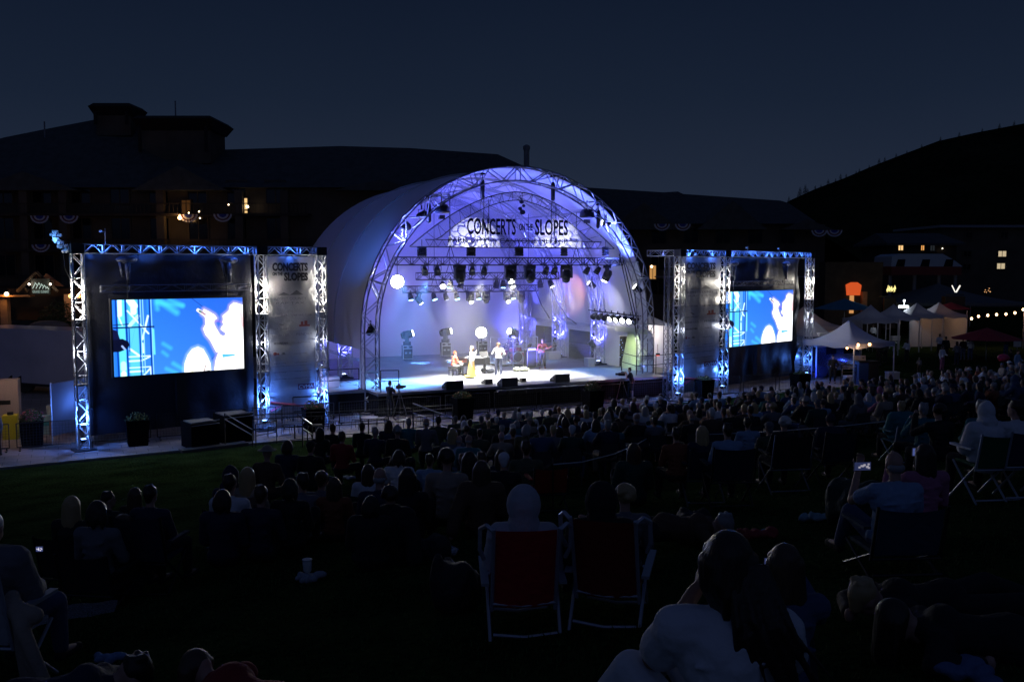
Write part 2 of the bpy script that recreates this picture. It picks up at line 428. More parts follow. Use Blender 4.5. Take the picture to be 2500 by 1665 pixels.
def window(parent, c, w, h, m=GLASSD, deep=0.12):
    """window set in a wall that faces -y; c is the centre on the wall face"""
    x, y, z = c
    f = MB()
    for a, b, cc, dd in ((x, z + h / 2 + 0.06, w + 0.24, 0.12), (x, z - h / 2 - 0.06, w + 0.34, 0.12)): f.box((a, y - 0.03, b), (cc, 0.2, dd))
    for sx in (-1, 1): f.box((x + sx * (w / 2 + 0.06), y - 0.03, z), (0.12, 0.2, h))
    f.box((x, y - 0.045, z), (0.06, 0.1, h))
    o = f.build('window', TRIM, parent)
    MB().box((x, y - 0.02, z), (w, 0.06, h)).build('pane', m, o)
def X(px, Y): return (px - 1250) / F * Y
def Z(py, Y): return AY(1250, py, Y).z
# main hotel wing
hotel = thing('hotel', 'long dark hotel with hipped roofs and rooftop towers behind the stage', 'hotel', (0, 0, 0))
Y0 = 86
m = MB(); m.box(((X(-260, Y0) + X(1330, Y0)) / 2, Y0 + 9, 7), (X(1330, Y0) - X(-260, Y0), 18, 14.6)); m.build('wall', WALLM, hotel)
Yr = 95
def roofpoly(mb, pts, zeave, yf, yb):
    """roof whose ridge follows pts (px, py) at depth Yr, eaves in front and behind"""
    n = len(pts)
    r_ = [AY(px, py, Yr) for px, py in pts]
    v = [Vector((p.x * yf / Yr, yf, zeave)) for p in r_] + r_ + [Vector((p.x, yb, zeave)) for p in r_]
    mb.add(v, [(i, i + 1, n + i + 1, n + i) for i in range(n - 1)] + [(n + i, n + i + 1, 2 * n + i + 1, 2 * n + i) for i in range(n - 1)] + [(i + 1, i, 2 * n + i, 2 * n + i + 1) for i in range(n - 1)] + [(0, n, 2 * n), (n - 1, 3 * n - 1, 2 * n - 1)])
m = MB(); roofpoly(m, [(-280, 420), (10, 336), (130, 312), (235, 292), (345, 300), (440, 345), (540, 366), (830, 357), (1000, 362), (1215, 377), (1310, 420)], 14.3, 84.8, 106)
roof = m.build('roof', ROOFM, hotel)
for a, b, top_, half in ((-60, 200, 420, 0), (330, 560, 405, 0), (820, 1040, 440, 0)):   # cross gables on the facade
    m = MB(); x0, x1 = X(a, 84.3), X(b, 84.3); xm = (x0 + x1) / 2; zt = Z(top_, 84.3)
    m.add([(x0, 84.2, 14), (x1, 84.2, 14), (xm, 84.2, zt), (x0, 93, 14), (x1, 93, 14), (xm, 93, zt)], [(0, 1, 2), (0, 2, 5, 3), (1, 4, 5, 2), (3, 5, 4), (0, 3, 4, 1)]); m.build('gable', ROOFM, roof)
def cupola(px0, px1, top, mid, soff, base, wx0, wx1, Yc):
    s0, s1 = X(px0, Yc), X(px1, Yc); d = (s1 - s0) * 0.75; w0, w1 = X(wx0, Yc), X(wx1, Yc)
    m = MB(); m.box(((w0 + w1) / 2, Yc + d / 2, (Z(soff, Yc) + Z(base, Yc) - 1) / 2), (w1 - w0, d * 0.8, Z(soff, Yc) - Z(base, Yc) + 1)); t_ = m.build('tower_wall', WALLM, hotel)
    z0, z1, z2 = Z(soff, Yc), Z(mid, Yc), Z(top, Yc); k = 0.13 * (s1 - s0); m = MB()
    rings = [(w0 - .2, w1 + .2, 0.12 * d, 0.9 * d, z0), (s0, s1, -0.1 * d, 1.1 * d, z1), (s0 + 0.4, s1 - 0.4, 0.0, d, z1 + 0.35), (s0 + k, s1 - k * 1.4, 0.3 * d, 0.7 * d, z2)]
    for a, b, c, e, z in rings: m.v += [(a, Yc + c, z), (b, Yc + c, z), (b, Yc + e, z), (a, Yc + e, z)]
    for i in range(3): m.f += [(i * 4 + j, i * 4 + (j + 1) % 4, i * 4 + 4 + (j + 1) % 4, i * 4 + 4 + j) for j in range(4)]
    m.f += [(3, 2, 1, 0), (12, 13, 14, 15)]; m.build('tower_roof', SOFF, hotel)
    for a in (wx0 + 4, wx1 - 4): MB().tube((X(a, Yc), Yc - 0.2, Z(base, Yc)), (X(a, Yc), Yc - 0.2, z0 + 0.3), 0.16).build('post', SOFF, t_)
cupola(235, 341, 252, 261, 281, 305, 247, 330, 92)
cupola(341, 534, 276, 292, 317, 372, 352, 519, 90)
MB().tube((X(1285, 94), 94, Z(420, 94)), (X(1285, 94), 94, Z(366, 94)), 0.28, n=12).lathe([(0.36, 0), (0.36, 0.35), (0.1, 0.5)], 12, (X(1285, 94), 94, Z(366, 94))).build('flue', GREY, roof)
for px, py in ((126, 312), (442, 262)): MB().tube((X(px, 93), 93, Z(py, 93) - 1), (X(px, 93), 93, Z(py, 93) + 0.6), 0.07).build('vent_pipe', GREY, roof)
# balconies, windows
for i, px in enumerate(range(20, 760, 94)):
    for k, py in enumerate((470, 560, 650, 740)):
        lm = GLASSD
        if (px, py) == (396, 470): lm = GLASSD
        window(hotel, (X(px, Y0), Y0, Z(py, Y0)), 1.7, 2.0, lm)
for px, py, w, h, lm in ((603, 505, 0.62, 1.5, WARMW), (463, 510, 0.8, 1.5, lit('dim amber window', (0.9, 0.35, 0.08), 0.06)), (603, 522, 0.62, 0.5, lit('amber window', (1, 0.5, 0.15), 0.25))):
    window(hotel, (X(px, Y0), Y0 - 0.12, Z(py, Y0)), w, h, lm)
m = MB()
for py in (525, 612, 700):
    m.box(((X(0, 85) + X(760, 85)) / 2, 85.1, Z(py, 85)), (X(760, 85) - X(0, 85), 1.6, 0.25))
    for px in range(0, 760, 10): m.tube((X(px, 84.4), 84.4, Z(py, 85)), (X(px, 84.4), 84.4, Z(py, 85) + 1.0), 0.02, n=4)
    m.box(((X(0, 84.4) + X(760, 84.4)) / 2, 84.4, Z(py, 85) + 1.0), (X(760, 84.4) - X(0, 84.4), 0.08, 0.08))
m.build('balcony', WALLD, hotel)
m = MB()
for px in (70, 165, 400, 590, 700): m.box((X(px, 84.7), 84.7, 7), (0.7, 0.6, 14))
m.build('pillar', WALLM, hotel)
def wall_lamp(px, py, Y, label, power, r=0.14, col=(1, 0.55, 0.2), es=14, group=None):
    p = AY(px, py, Y); t = thing('wall_lamp', label, 'lamp', p, 0, group)
    MB().ell((0, 0, 0), (r, r, r), 12, 8).build('globe', lit('lamp globe', col, es), t, True)
    MB().tube((0, 0.02, r), (0, 0.35, r + .1), 0.03).box((0, 0.38, r), (0.1, 0.06, 0.3)).build('bracket', BLK, t)
    if power: bulb(p + Vector((0, -0.35, 0)), power, col, 0.12)
wall_lamp(439, 532, 84.2, 'round amber globe lamp beside the bunting on the hotel balcony', 30, 0.17)
for px, py, w in ((461, 520, 'tiny point lamp above the bunting on the hotel balcony'), (486, 517, 'upper tiny lamp near the amber lit hotel window'), (488, 533, 'lower tiny lamp near the amber lit hotel window'), (558, 500, 'tiny lamp under the eaves between amber window and bright window')): wall_lamp(px, py, 84.3, w, 0, 0.06, (1, .75, .45), 9)
wall_lamp(604, 505, 84.6, 'small lamp glowing inside the tall bright hotel window', 0, 0.12, (1, .8, .5), 12)
wall_lamp(1591, 651, 100, 'small cream porch lamp between the shell and the far screen tower', 25, 0.13, (1, .7, .4), 8)
# east wing, lower and farther
wing = thing('lodge_wing', 'dark lodge wing with a long low roof behind the shell and far tower', 'lodge')
Y1 = 112; m = MB(); x0, x1 = X(1330, Y1), X(2010, Y1)
m.box(((x0 + x1) / 2, Y1 + 9, 6), (x1 - x0, 18, 12.4)); m.build('wall', WALLM, wing)
Yr = 121; m = MB(); roofpoly(m, [(1300, 450), (1430, 458), (1620, 470), (1655, 468), (1668, 474), (1905, 490), (1925, 496), (1990, 540)], 12.2, 110.5, 132); rf = m.build('roof', ROOFM, wing)
for a, b, tp in ((1480, 1660, 520), (1700, 1870, 515), (1905, 2030, 560)):
    m = MB(); x0, x1 = X(a, 110), X(b, 110); xm = (x0 + x1) / 2; zt = Z(tp - 25, 110)
    m.add([(x0, 110, 11.5), (x1, 110, 11.5), (xm, 110, zt), (x0, 119, 11.5), (x1, 119, 11.5), (xm, 119, zt)], [(0, 1, 2), (0, 2, 5, 3), (1, 4, 5, 2), (3, 5, 4), (0, 3, 4, 1)]); m.build('gable', ROOFM, rf)
for px in range(1450, 1990, 78):
    for py in (575, 640, 700): window(wing, (X(px, Y1), Y1, Z(py, Y1)), 1.7, 1.9)
window(wing, (X(1592, Y1), Y1 - 0.14, Z(665, Y1)), 0.75, 1.6, lit('porch amber', (1, 0.5, 0.15), 0.5))
window(wing, (X(2077, Y1), Y1 - 0.14, Z(658, Y1)), 0.55, 1.7, lit('orange slit window', (1, 0.35, 0.08), 0.3))
MB().box(((X(1600, 110.6) + X(2130, 110.6)) / 2, 110.6, Z(676, 110.6)), (X(2130, 110.6) - X(1600, 110.6), 1.8, 0.16)).build('terrace_edge', mat('pale stone', (.25, .22, .2), .8), wing)
# far right block
blk = thing('condominium_block', 'plain dark flat-roofed block with two lit windows below the hill', 'building')
Y2 = 128; m = MB(); x0, x1 = X(2295, Y2), X(2520, Y2); m.box(((x0 + x1) / 2, Y2 + 7, 7), (x1 - x0, 14, Z(556, Y2) * 2 - 14)); m.build('wall', WALLM, blk)
MB().box(((x0 + x1) / 2, Y2 + 7, Z(556, Y2) + 0.15), (x1 - x0 + 1.6, 15.6, 0.35)).build('roof', GREY, blk)
for px, py, w_, lm in ((2358, 574, 0.9, GLASSD), (2444, 574, 0.9, GLASSD), (2356, 620, 1, GLASSD), (2441, 620, 1.1, PALEW), (2439, 650, 1.1, PALEW), (2356, 652, 1, GLASSD)):
    window(blk, (X(px, Y2), Y2, Z(py, Y2)), w_, 0.75, lm)
chal = thing('chalet', 'small dark gabled house with two glowing windows near the gondola hut', 'house')
Y3 = 118; x0, x1 = X(2170, Y3), X(2330, Y3); MB().box(((x0 + x1) / 2, Y3 + 5, 6), (x1 - x0, 10, Z(592, Y3) * 2 - 12)).build('wall', WALLD, chal)
m = MB(); gable(m, x0, x1, Y3, Y3 + 10, Z(592, Y3), Z(572, Y3)); m.build('roof', ROOFM, chal)
for px, py, w_, lm in ((2194, 604, 0.6, WARMW), (2247, 604, 0.4, lit('orange window', (1, .45, .12), .9)), (2271, 605, 0.55, lit('pale dim window', (.5, .6, .7), .03))):
    window(chal, (X(px, Y3), Y3, Z(py, Y3)), w_, 0.75, lm)
wall_lamp(2301, 607, 117.6, 'pinpoint white lamp under the chalet eaves', 0, 0.07, (1, .9, .7), 5)
# gondola hut: pale canopy roof over a red band
hut = thing('gondola_station', 'gondola station with pale rounded roof, dark skylights and red band', 'station')
Y4 = 104; x0, x1 = X(2172, Y4), X(2345, Y4); zt, zm, zb = Z(620, Y4), Z(651, Y4), Z(672, Y4); m = MB()
m.prism([(x0, zm), (x0 + 0.1, zt - 0.3), (x0 + 0.8, zt), (x1 - 2.2, zt), (x1 - 0.9, zt - 0.7), (x1 + 0.1, zm)], (0, Y4, 0), (1, 0, 0), (0, 0, 1), (0, 1, 0), 5).build('roof', mat('pale fibreglass', (.35, .42, .5), .5), hut)
MB().box(((x0 + x1) / 2, Y4 + 2.4, (zm + zb) / 2), (x1 - x0 - 0.1, 4.9, zm - zb - 0.02)).build('band', mat('dull red metal', (.16, .02, .015), .6), hut)
for px in (2195, 2255, 2312): MB().prism([(-0.55, -0.45), (-0.3, 0.35), (0.55, 0.35), (0.45, -0.45)], (X(px, Y4), Y4 - 0.03, Z(641, Y4)), (1, 0, 0), (0, 0, 1), (0, 1, 0), 0.05).build('skylight', GLASSD, hut)
m = MB()
for px in (2180, 2240, 2300, 2340): m.tube((X(px, Y4), Y4 + 1, 0), (X(px, Y4), Y4 + 1, zb), 0.2)
m.build('post', GREY, hut)

# bunting fans on balcony rails: half rosettes of blue, white, red
def bunting(px, py, Y, label, w=1.55):
    p = AY(px, py, Y); t = thing('bunting', label, 'bunting', p, 0, 'half-round bunting fans on the balconies')
    for nm, r0, r1, c in (('blue_centre', 0.0, 0.42, (.03, .05, .3)), ('white_ring', 0.42, 0.62, (.55, .55, .6)), ('red_ring', 0.62, 0.8, (.12, .02, .03)), ('white_edge', 0.8, 1.0, (.55, .55, .6))):
        m = MB(); n = 18
        for i in range(n + 1):
            a = math.pi + math.pi * i / n; f = 0.03 * (1 if i % 2 else -1)
            for r in (r0, r1): m.v.append((math.cos(a) * r * w / 2, -0.05 + f * r, math.sin(a) * r * w * 0.42))
        m.f = [(2 * i, 2 * i + 1, 2 * i + 3, 2 * i + 2) for i in range(n)]
        m.build(nm, mat('bunting ' + nm, c, 0.8), t)
for px, py, Y, lb in ((97, 527, 84.3, 'upper of the two stacked bunting fans above the lodge sign'), (169, 527, 84.3, 'bunting fan on the upper balcony rail above the screen tower corner'),
                      (100, 597, 84.3, 'lower of the two stacked bunting fans above the lodge sign'), (460, 524, 84.2, 'bunting fan beside the amber globe lamp'),
                      (544, 523, 84.3, 'bunting fan below the hotel window column, beside the bright window'), (172, 598, 84.3, 'bunting fan half hidden behind the tower corner fitting'),
                      (1616, 547, 110, 'first bunting fan on the far lodge wing, nearer the shell'), (1667, 547, 110, 'second bunting fan on the far lodge wing, past the shell'),
                      (2000, 562, 110, 'bunting fan on the far wing past the tower, the one nearer the tower'), (2037, 562, 110, 'bunting fan on the far wing past the tower, the one nearer the hill'), (2028, 650, 108, 'lone low bunting fan near the orange slit window')):
    bunting(px, py, Y, lb, 1.7 if px < 1000 else 1.9)

# lodge entrance with peaks sign, far left
ent = thing('entrance_porch', 'timber porch with lit gable rafters holding a dark sign', 'porch')
Ye = 74; WOODL = mat('porch timber', (0.30, 0.16, 0.08), 0.7, noise=0.3, nscale=3)
m = MB(); m.prism([(X(60, Ye), Z(700, Ye)), (X(98, Ye), Z(668, Ye)), (X(140, Ye), Z(700, Ye))], (0, Ye + 1.2, 0), (1, 0, 0), (0, 0, 1), (0, 1, 0), 0.15).build('gable_wall', WOODL, ent)
m = MB(); m.tube((X(50, Ye), Ye - .4, Z(712, Ye)), (X(98, Ye), Ye - .4, Z(664, Ye)), 0.14, n=4).tube((X(98, Ye), Ye - .4, Z(664, Ye)), (X(148, Ye), Ye - .4, Z(712, Ye)), 0.14, n=4)
m.tube((X(98, Ye), Ye - .3, Z(668, Ye)), (X(98, Ye), Ye - .3, Z(690, Ye)), 0.12, n=4)
for k in (-1, 1): m.tube((X(98 + k * 25, Ye), Ye - .2, Z(712, Ye)), (X(98 + k * 36, Ye), Ye - .2, Z(700, Ye)), 0.09, n=4)
m.build('rafter', WALLD, ent)
m = MB()
for px in (16, 172): m.box((X(px, Ye), Ye - .2, Z(770, Ye)), (0.55, 0.55, 3.4))
m.build('column', mat('rough stone', (.28, .2, .15), .9, bump=1, bscale=3), ent)
MB().box((X(90, Ye), Ye + 1.6, Z(745, Ye)), (X(190, Ye) - X(0, Ye), 0.3, 2.6)).build('wall', WALLD, ent)
MB().box((X(38, Ye), Ye - .5, Z(722, Ye)), (3.2, 0.9, 0.12)).build('canopy', WOODL, ent)
sign = thing('lodge_sign', 'dark lodge sign with pale zigzag mountain peaks and lettering', 'sign', AY(99, 700, Ye - 0.8))
w = X(121, Ye) - X(75, Ye)
MB().box((0, 0.06, 0), (w, 0.1, 1.25)).build('board', mat('sign black', (.004, .01, .01), .6), sign)
m = MB(); k = w / 940 * 1.0
pk = [((320, 735), (450, 500)), ((440, 430), (545, 560)), ((485, 735), (620, 490)), ((625, 440), (705, 560)), ((645, 740), (760, 560)), ((755, 495), (835, 610)), ((805, 740), (885, 610)), ((890, 560), (970, 670)), ((960, 745), (1010, 680)), ((1020, 635), (1115, 770))]
for a, b in pk: m.tube(((a[0] - 715) * k, 0, (640 - a[1]) * k), ((b[0] - 715) * k, 0, (640 - b[1]) * k), 0.028, n=4)
m.build('peaks_emblem', lit('neon pale', (.65, .85, .75), 0.75), sign)
m = MB(); add_text(m, 'GRAND SUMMIT', 0.3, (-w * 0.44, -0.0, -0.50), (1, 0, 0), (0, 0, 1), width=w * 0.88, bold=0.012)
m.build('lettering', lit('neon letters', (.5, .68, .6), 0.3), sign)
wall_lamp(16, 718, Ye - .9, 'amber porch lantern on the column at the porch end away from the screen tower', 60, 0.16, (1, .42, .1), 8)
wall_lamp(172, 723, Ye - .9, 'amber porch lantern just outside the screen tower leg', 14, 0.15, (1, .42, .1), 7)
wall_lamp(192, 723, Ye - .9, 'amber porch lantern seen through the screen tower leg', 10, 0.15, (1, .42, .1), 7)
wall_lamp(71, 694, Ye - .9, 'small white sign lamp on the plain side of the lodge sign', 16, 0.08, (1, .8, .6), 10)
wall_lamp(123, 694, Ye - .9, 'small white sign lamp on the rafter side of the lodge sign', 26, 0.08, (1, .8, .6), 10)
# shrub under the sign
def shrub_mb(n, rad, seed, leaf=0.12, flat=1.0):
    r = random.Random(seed); m = MB()
    for i in range(n):
        a, b, q = r.random() * 6.28, math.acos(2 * r.random() - 1), r.random() ** 0.4
        c = Vector((math.sin(b) * math.cos(a) * rad[0], math.sin(b) * math.sin(a) * rad[1], abs(math.cos(b)) * rad[2] * flat)) * q
        d = Vector((r.uniform(-1, 1), r.uniform(-1, 1), r.uniform(-.5, 1))).normalized() * leaf; e = d.cross(Vector((r.uniform(-1, 1), r.uniform(-1, 1), r.uniform(-1, 1)))).normalized() * leaf * 0.4
        m.add([c - d, c - e, c + d, c + e], [(0, 1, 2, 3)])
    return m
sh = thing('sapling', 'small leafy sapling beside the lodge porch', 'tree', (X(140, 70), 70, 0))
t_ = shrub_mb(700, (1.6, 1.2, 2.2), 5, 0.16); t_.v = [(a, b, c + 2.4) for a, b, c in t_.v]; t_.build('crown', mat('olive leaves', (.10, .11, .03), .8), sh)
MB().tube((0, 0, 0), (0.1, 0, 2.6), 0.07, 0.03).tube((0.1, 0, 2.6), (0.5, 0.2, 4), 0.03, 0.01).tube((0.1, 0, 2.6), (-0.5, 0.1, 3.8), 0.03, 0.01).build('trunk', BARK, sh)
rk = thing('planting_bed', 'raised stone bed glowing orange under the porch lamps', 'planter', AY(120, 797, 68)); 
m = MB(); m.ell((0, 0, 0), (1.5, 0.8, 0.45), 16, 8); m.build('soil', mat('warm stone', (.35, .22, .14), .9, bump=1, bscale=4), rk, True)

# paved terrace where the cafe chairs stand, following the foot of the slope
g = MB(); C4 = [G(640, 1082, 0), G(1112, 1062, 0), G(1150, 1012, 0), G(720, 1026, 0)]; N = 14
for j in range(N + 1):
    for i in range(N + 1):
        q = C4[0].lerp(C4[1], i / N).lerp(C4[3].lerp(C4[2], i / N), j / N); g.v.append((q.x, q.y, lawn(q.x, q.y) + .03))
g.f = [(j * (N + 1) + i, j * (N + 1) + i + 1, (j + 1) * (N + 1) + i + 1, (j + 1) * (N + 1) + i) for j in range(N) for i in range(N)]
tag(g.build('terrace', PAVE), kind='structure')
# ================================================================== STAGE
FABRIC = mat('white tent vinyl', (0.70, 0.70, 0.73), 0.55, bump=0.25, bscale=0.7, trans=0.015)
ZC, RO, LEN = 3.85, 8.45, 15.3
def arc_pts(R_, n=30, leg=0.0, half=False):
    """profile of the shell: straight legs then a half circle, from -u to +u"""
    pts = [(-R_, leg + (ZC - leg) * i / 6) for i in range(6)]
    pts += [(-R_ * math.cos(math.pi * i / n), ZC + R_ * math.sin(math.pi * i / n)) for i in range(n + 1)]
    pts += [(R_, ZC - (ZC - leg) * (i + 1) / 6) for i in range(6)]
    return pts
def arch_mesh(R_c, wr, wt, leg, r=0.04, rb=0.017, n=30):
    """curved box truss about centre radius R_c, standing at z = leg"""
    m = MB(); ch_ = MB(); prof = {}
    for sr in (-1, 1):
        prof[sr] = arc_pts(R_c + sr * wr / 2, n, leg)
    N = len(prof[1])
    for sr in (-1, 1):
        for stt in (-1, 1):
            ch_.path([(u, stt * wt / 2, z) for u, z in prof[sr]], r, 6)
    def P(sr, stt, i): u, z = prof[sr][i]; return (u, stt * wt / 2, z)
    for i in range(N - 1):
        a, b = (1, -1) if i % 2 else (-1, 1)
        for stt in (-1, 1):
            m.tube(P(a, stt, i), P(b, stt, i + 1), rb, n=5, cap=False)
            if i % 3 == 0: m.tube(P(1, stt, i), P(-1, stt, i), rb, n=5, cap=False)
        for sr in (-1, 1):
            m.tube(P(sr, a, i), P(sr, b, i + 1), rb, n=5, cap=False)
            if i % 3 == 0: m.tube(P(sr, -1, i), P(sr, 1, i), rb, n=5, cap=False)
    return m, ch_
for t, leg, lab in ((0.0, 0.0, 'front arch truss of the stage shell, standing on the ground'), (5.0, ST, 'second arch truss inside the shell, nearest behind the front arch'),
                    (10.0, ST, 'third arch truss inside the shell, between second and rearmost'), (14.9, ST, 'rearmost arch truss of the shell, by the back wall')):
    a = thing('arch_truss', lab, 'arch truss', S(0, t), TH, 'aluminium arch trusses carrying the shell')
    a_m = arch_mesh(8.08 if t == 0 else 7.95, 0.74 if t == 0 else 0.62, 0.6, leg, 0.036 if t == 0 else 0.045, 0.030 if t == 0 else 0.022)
    am, ch_ = a_m; am.build('bracing', ALU, a); ch_.build('chord', mat('shade-darkened chord', (.16, .16, .18), .45, .3) if t == 0 else ALU, a)  # front chords coloured darker, standing in for the shade on their outer side
    for s in (-1, 1): MB().box((s * 8.05, 0, leg + 0.03), (0.9, 0.8, 0.06)).build('base_plate', BLK, a)
# canopy fabric in three bays; hem higher at the sides
can = thing('stage_canopy', 'white vaulted fabric shell roof over the stage', 'canopy', S(0, 0), TH)
def vault(t0, t1, R0, R1, hem, name='roof_panel'):
    m = MB(); nt_ = 9; P0 = arc_pts(1.0, 40, 0)
    for k in range(nt_ + 1):
        f = k / nt_; t = t0 + (t1 - t0) * f; sag = 0.10 * math.sin(math.pi * f); Rr = R0 + (R1 - R0) * f - sag
        for u, z in arc_pts(Rr, 44, hem): m.v.append((u, t, z))
    n = len(arc_pts(1, 44, hem))
    m.f = [(i * n + j, i * n + j + 1, (i + 1) * n + j + 1, (i + 1) * n + j) for i in range(nt_) for j in range(n - 1)]
    m.build(name, FABRIC, can, True)
vault(0.32, 5.0, 8.46, 8.5, 3.0); vault(5.0, 10.0, 8.5, 8.5, 3.0); vault(10.0, LEN, 8.5, 8.42, 3.0)
for t in (5.0, 10.0):
    m = MB(); m.path([(u * 1.003, t, z * 1.0025) for u, z in arc_pts(8.52, 44, 3.0)], 0.035, 5)
    m.build('seam', mat('seam webbing', (.5, .5, .52), .7), can)
m = MB(); prof = arc_pts(8.4, 44, ST); c0 = len(m.v)          # back wall
m.v = [(u, LEN - 0.02 + 0.05 * math.sin(u * 1.3), z) for u, z in prof] + [(0, LEN + 0.05, 6)]
k = len(prof); m.f = [(i, i + 1, k) for i in range(k - 1)] + [(k - 1, 0, k)]
m.build('back_wall', FABRIC, can)
m = MB()                                                     # side skirts, near-side wall whole, far side with openings
m.quad((-8.42, 9.2, ST), (-8.42, LEN, ST), (-8.42, LEN, 3.0), (-8.42, 9.2, 3.0)); m.build('side_flap', FABRIC, can); m = MB()
m.quad((-8.45, -0.35, 0.05), (-8.45, 0.55, 0.05), (-8.46, 0.55, 3.05), (-8.45, -0.3, 3.05))
m.build('side_flap', FABRIC, can)
MB().quad((8.45, -0.35, 0.05), (8.45, 1.1, 0.05), (8.46, 1.1, 3.05), (8.45, -0.3, 3.05)).build('side_flap', FABRIC, can)
spot(S(6.9, -.4, 3.6), S(8.25, 1.9, ST + .6), 420, (.75, 1, .45), 55, .8, .08)  # added greenish spot without a fixture, brightens the side curtain
m = MB()
for t0, t1, z0, z1 in ((4.7, 6.2, ST, 3.4), (9.4, 11.0, ST, 3.4), (14.2, LEN, ST, 3.4), (-0.2, LEN, 3.0, 3.45), (3.2, 4.8, ST, 3.4)):
    m.quad((8.40, t0, z0), (8.40, t1, z0), (8.42, t1, z1), (8.42, t0, z1))
m.build('side_wall', FABRIC, can)
m = MB(); m.box((8.3, 7.5, 3.42), (0.12, 15.4, 0.2)); m.build('valance_beam', ALU, can)
m = MB()                                                     # purlins under the roof
for ang in (25, 50, 75, 105, 130, 155):
    u, z = -8.3 * math.cos(R(ang)), ZC + 8.3 * math.sin(R(ang)); m.tube((u, 0, z), (u, LEN, z), 0.04, n=6)
for ang in (25, 130): pass
m.build('purlin', ALU, can)
# curtain, greened by an added spot, gathered in the near opening on the far side
def curtain(mb, a, b, z0, z1, folds, amp, pinch=0.0):
    a, b = Vector(a), Vector(b); n = folds * 6; rows = 10; d = (b - a); nrm = Vector((-d.y, d.x, 0)).normalized()
    for r_ in range(rows + 1):
        f = r_ / rows; w = 1 - pinch * f
        for i in range(n + 1):
            q = i / n; p = a + d * (0.5 + (q - 0.5) * w) + nrm * amp * math.sin(q * folds * 6.283) * (0.5 + 0.5 * (1 - f)); mb.v.append((p.x, p.y, z0 + (z1 - z0) * f))
    k = len(mb.v) - (rows + 1) * (n + 1)
    mb.f += [(k + r_ * (n + 1) + i, k + r_ * (n + 1) + i + 1, k + (r_ + 1) * (n + 1) + i + 1, k + (r_ + 1) * (n + 1) + i) for r_ in range(rows) for i in range(n)]
ct = thing('side_curtain', 'pale gathered curtain tied in the stage side opening', 'curtain', S(8.25, 1.9, ST), TH)
m = MB(); curtain(m, (0, -1.2, 0), (0, 0.9, 0), 0, 2.25, 7, 0.09, 0.72); m.build('drape', mat('pale curtain', (.62, .66, .5), .8, trans=.2), ct, True)
MB().box((0, -0.15, 2.3), (0.06, 3.4, 0.28)).build('pelmet', mat('pale curtain', (.62, .66, .5), .8, trans=.2), ct)

# stage deck
dk = thing('stage_deck', 'raised stage platform with grey floor and black skirt', 'stage', S(0, 0), TH)
FLOOR = mat('stage floor', (0.17, 0.175, 0.19), 0.42, noise=0.25, nscale=0.8)
m = MB(); m.box((0.0, 6.55, ST - 0.06), (16.6, 16.9, 0.12)); m.box((-10.3, 5.2, ST - 0.06), (3.9, 11, 0.12)); m.box((9.4, 4.0, ST - 0.06), (2.1, 9, 0.12))
m.build('floor', FLOOR, dk)
m = MB()
n = 120
for (u0, t0), (u1, t1) in (((-12.2, -0.25), (-8.3, -0.25)), ((-8.3, -1.87), (8.3, -1.87)), ((8.3, -1.87), (8.3, -0.45)), ((8.3, -0.45), (10.4, -0.45)), ((-8.3, -1.87), (-8.3, -.25)), ((-12.2, -0.25), (-12.2, 10))):
    L = math.hypot(u1 - u0, t1 - t0); q = max(2, int(L * 6)); base = len(m.v)
    for i in range(q + 1):
        f = i / q; w = 0.035 * math.sin(i * 1.9); du, dv = (t1 - t0) / L * w, -(u1 - u0) / L * w
        m.v += [(u0 + (u1 - u0) * f + du * 1.6, t0 + (t1 - t0) * f + dv * 1.6, 0.01), (u0 + (u1 - u0) * f, t0 + (t1 - t0) * f - 0.02, ST - 0.125)]
    m.f += [(base + 2 * i, base + 2 * i + 2, base + 2 * i + 3, base + 2 * i + 1) for i in range(q)]
m.build('skirt', BLKF, dk, True)
MB().box((0, -1.885, ST - 0.035), (16.6, 0.02, 0.05)).build('edge_trim', BLK, dk)
# footlight panels along the stage lip
for i in range(11):
    u, t = -1.95 + i * 0.51, -2.18
    p = thing('footlight_panel', ['%s flat pale footlight panel from the pianist end of the stage lip' % w for w in ('first', 'second', 'third', 'fourth', 'fifth', 'sixth', 'seventh', 'eighth', 'ninth', 'tenth', 'eleventh')][i], 'panel', S(u, t, ST - 0.16), TH, 'flat panels along the stage lip')
    MB().box((0, 0, 0), (0.46, 0.42, 0.035), rx=R(-6)).build('panel', mat('pale panel', (.55, .55, .6), .35), p)
    MB().box((0, 0.05, -0.12), (0.4, 0.3, 0.18)).build('bracket', BLK, p)
# stage monitors: wedge speakers seen from behind
def monitor(px0, px1, pyb, h, label, d=0.55):
    (u0, t0), (u1, t1) = SF(px0, pyb), SF(px1, pyb); u, t = (u0 + u1) / 2, (t0 + t1) / 2 + d / 2; w = (u1 - u0) * 0.80
    p = thing('stage_monitor', label, 'speaker', S(u, t, ST), TH, 'black wedge monitors on the stage lip')
    MB().prism([(0, 0), (d, 0), (d, h * .35), (0.12, h), (0, h)], (-w / 2, -d / 2, 0), (0, 1, 0), (0, 0, 1), (1, 0, 0), w).build('cabinet', mat('painted speaker box', (.02, .02, .022), .6), p)
    MB().quad((-w * .45, d * .5 - .02, h * .4), (w * .45, d * .5 - .02, h * .4), (w * .45, -d / 2 + .15, h * .99), (-w * .45, -d / 2 + .15, h * .99)).build('grille', mat('speaker grille', (.06, .06, .06), .5), p)
    MB().box((-w / 2 - 0.004, 0, h * .42), (0.012, 0.14, 0.1)).build('handle', GREY, p)
monitor(1080, 1142, 951, 0.42, 'wide black wedge monitor in front of the grand piano', 0.62)
monitor(1180, 1208, 938, 0.26, 'small low wedge monitor between the singers')
monitor(1216, 1275, 944, 0.44, 'wide black wedge monitor in front of the drum kit', 0.62)
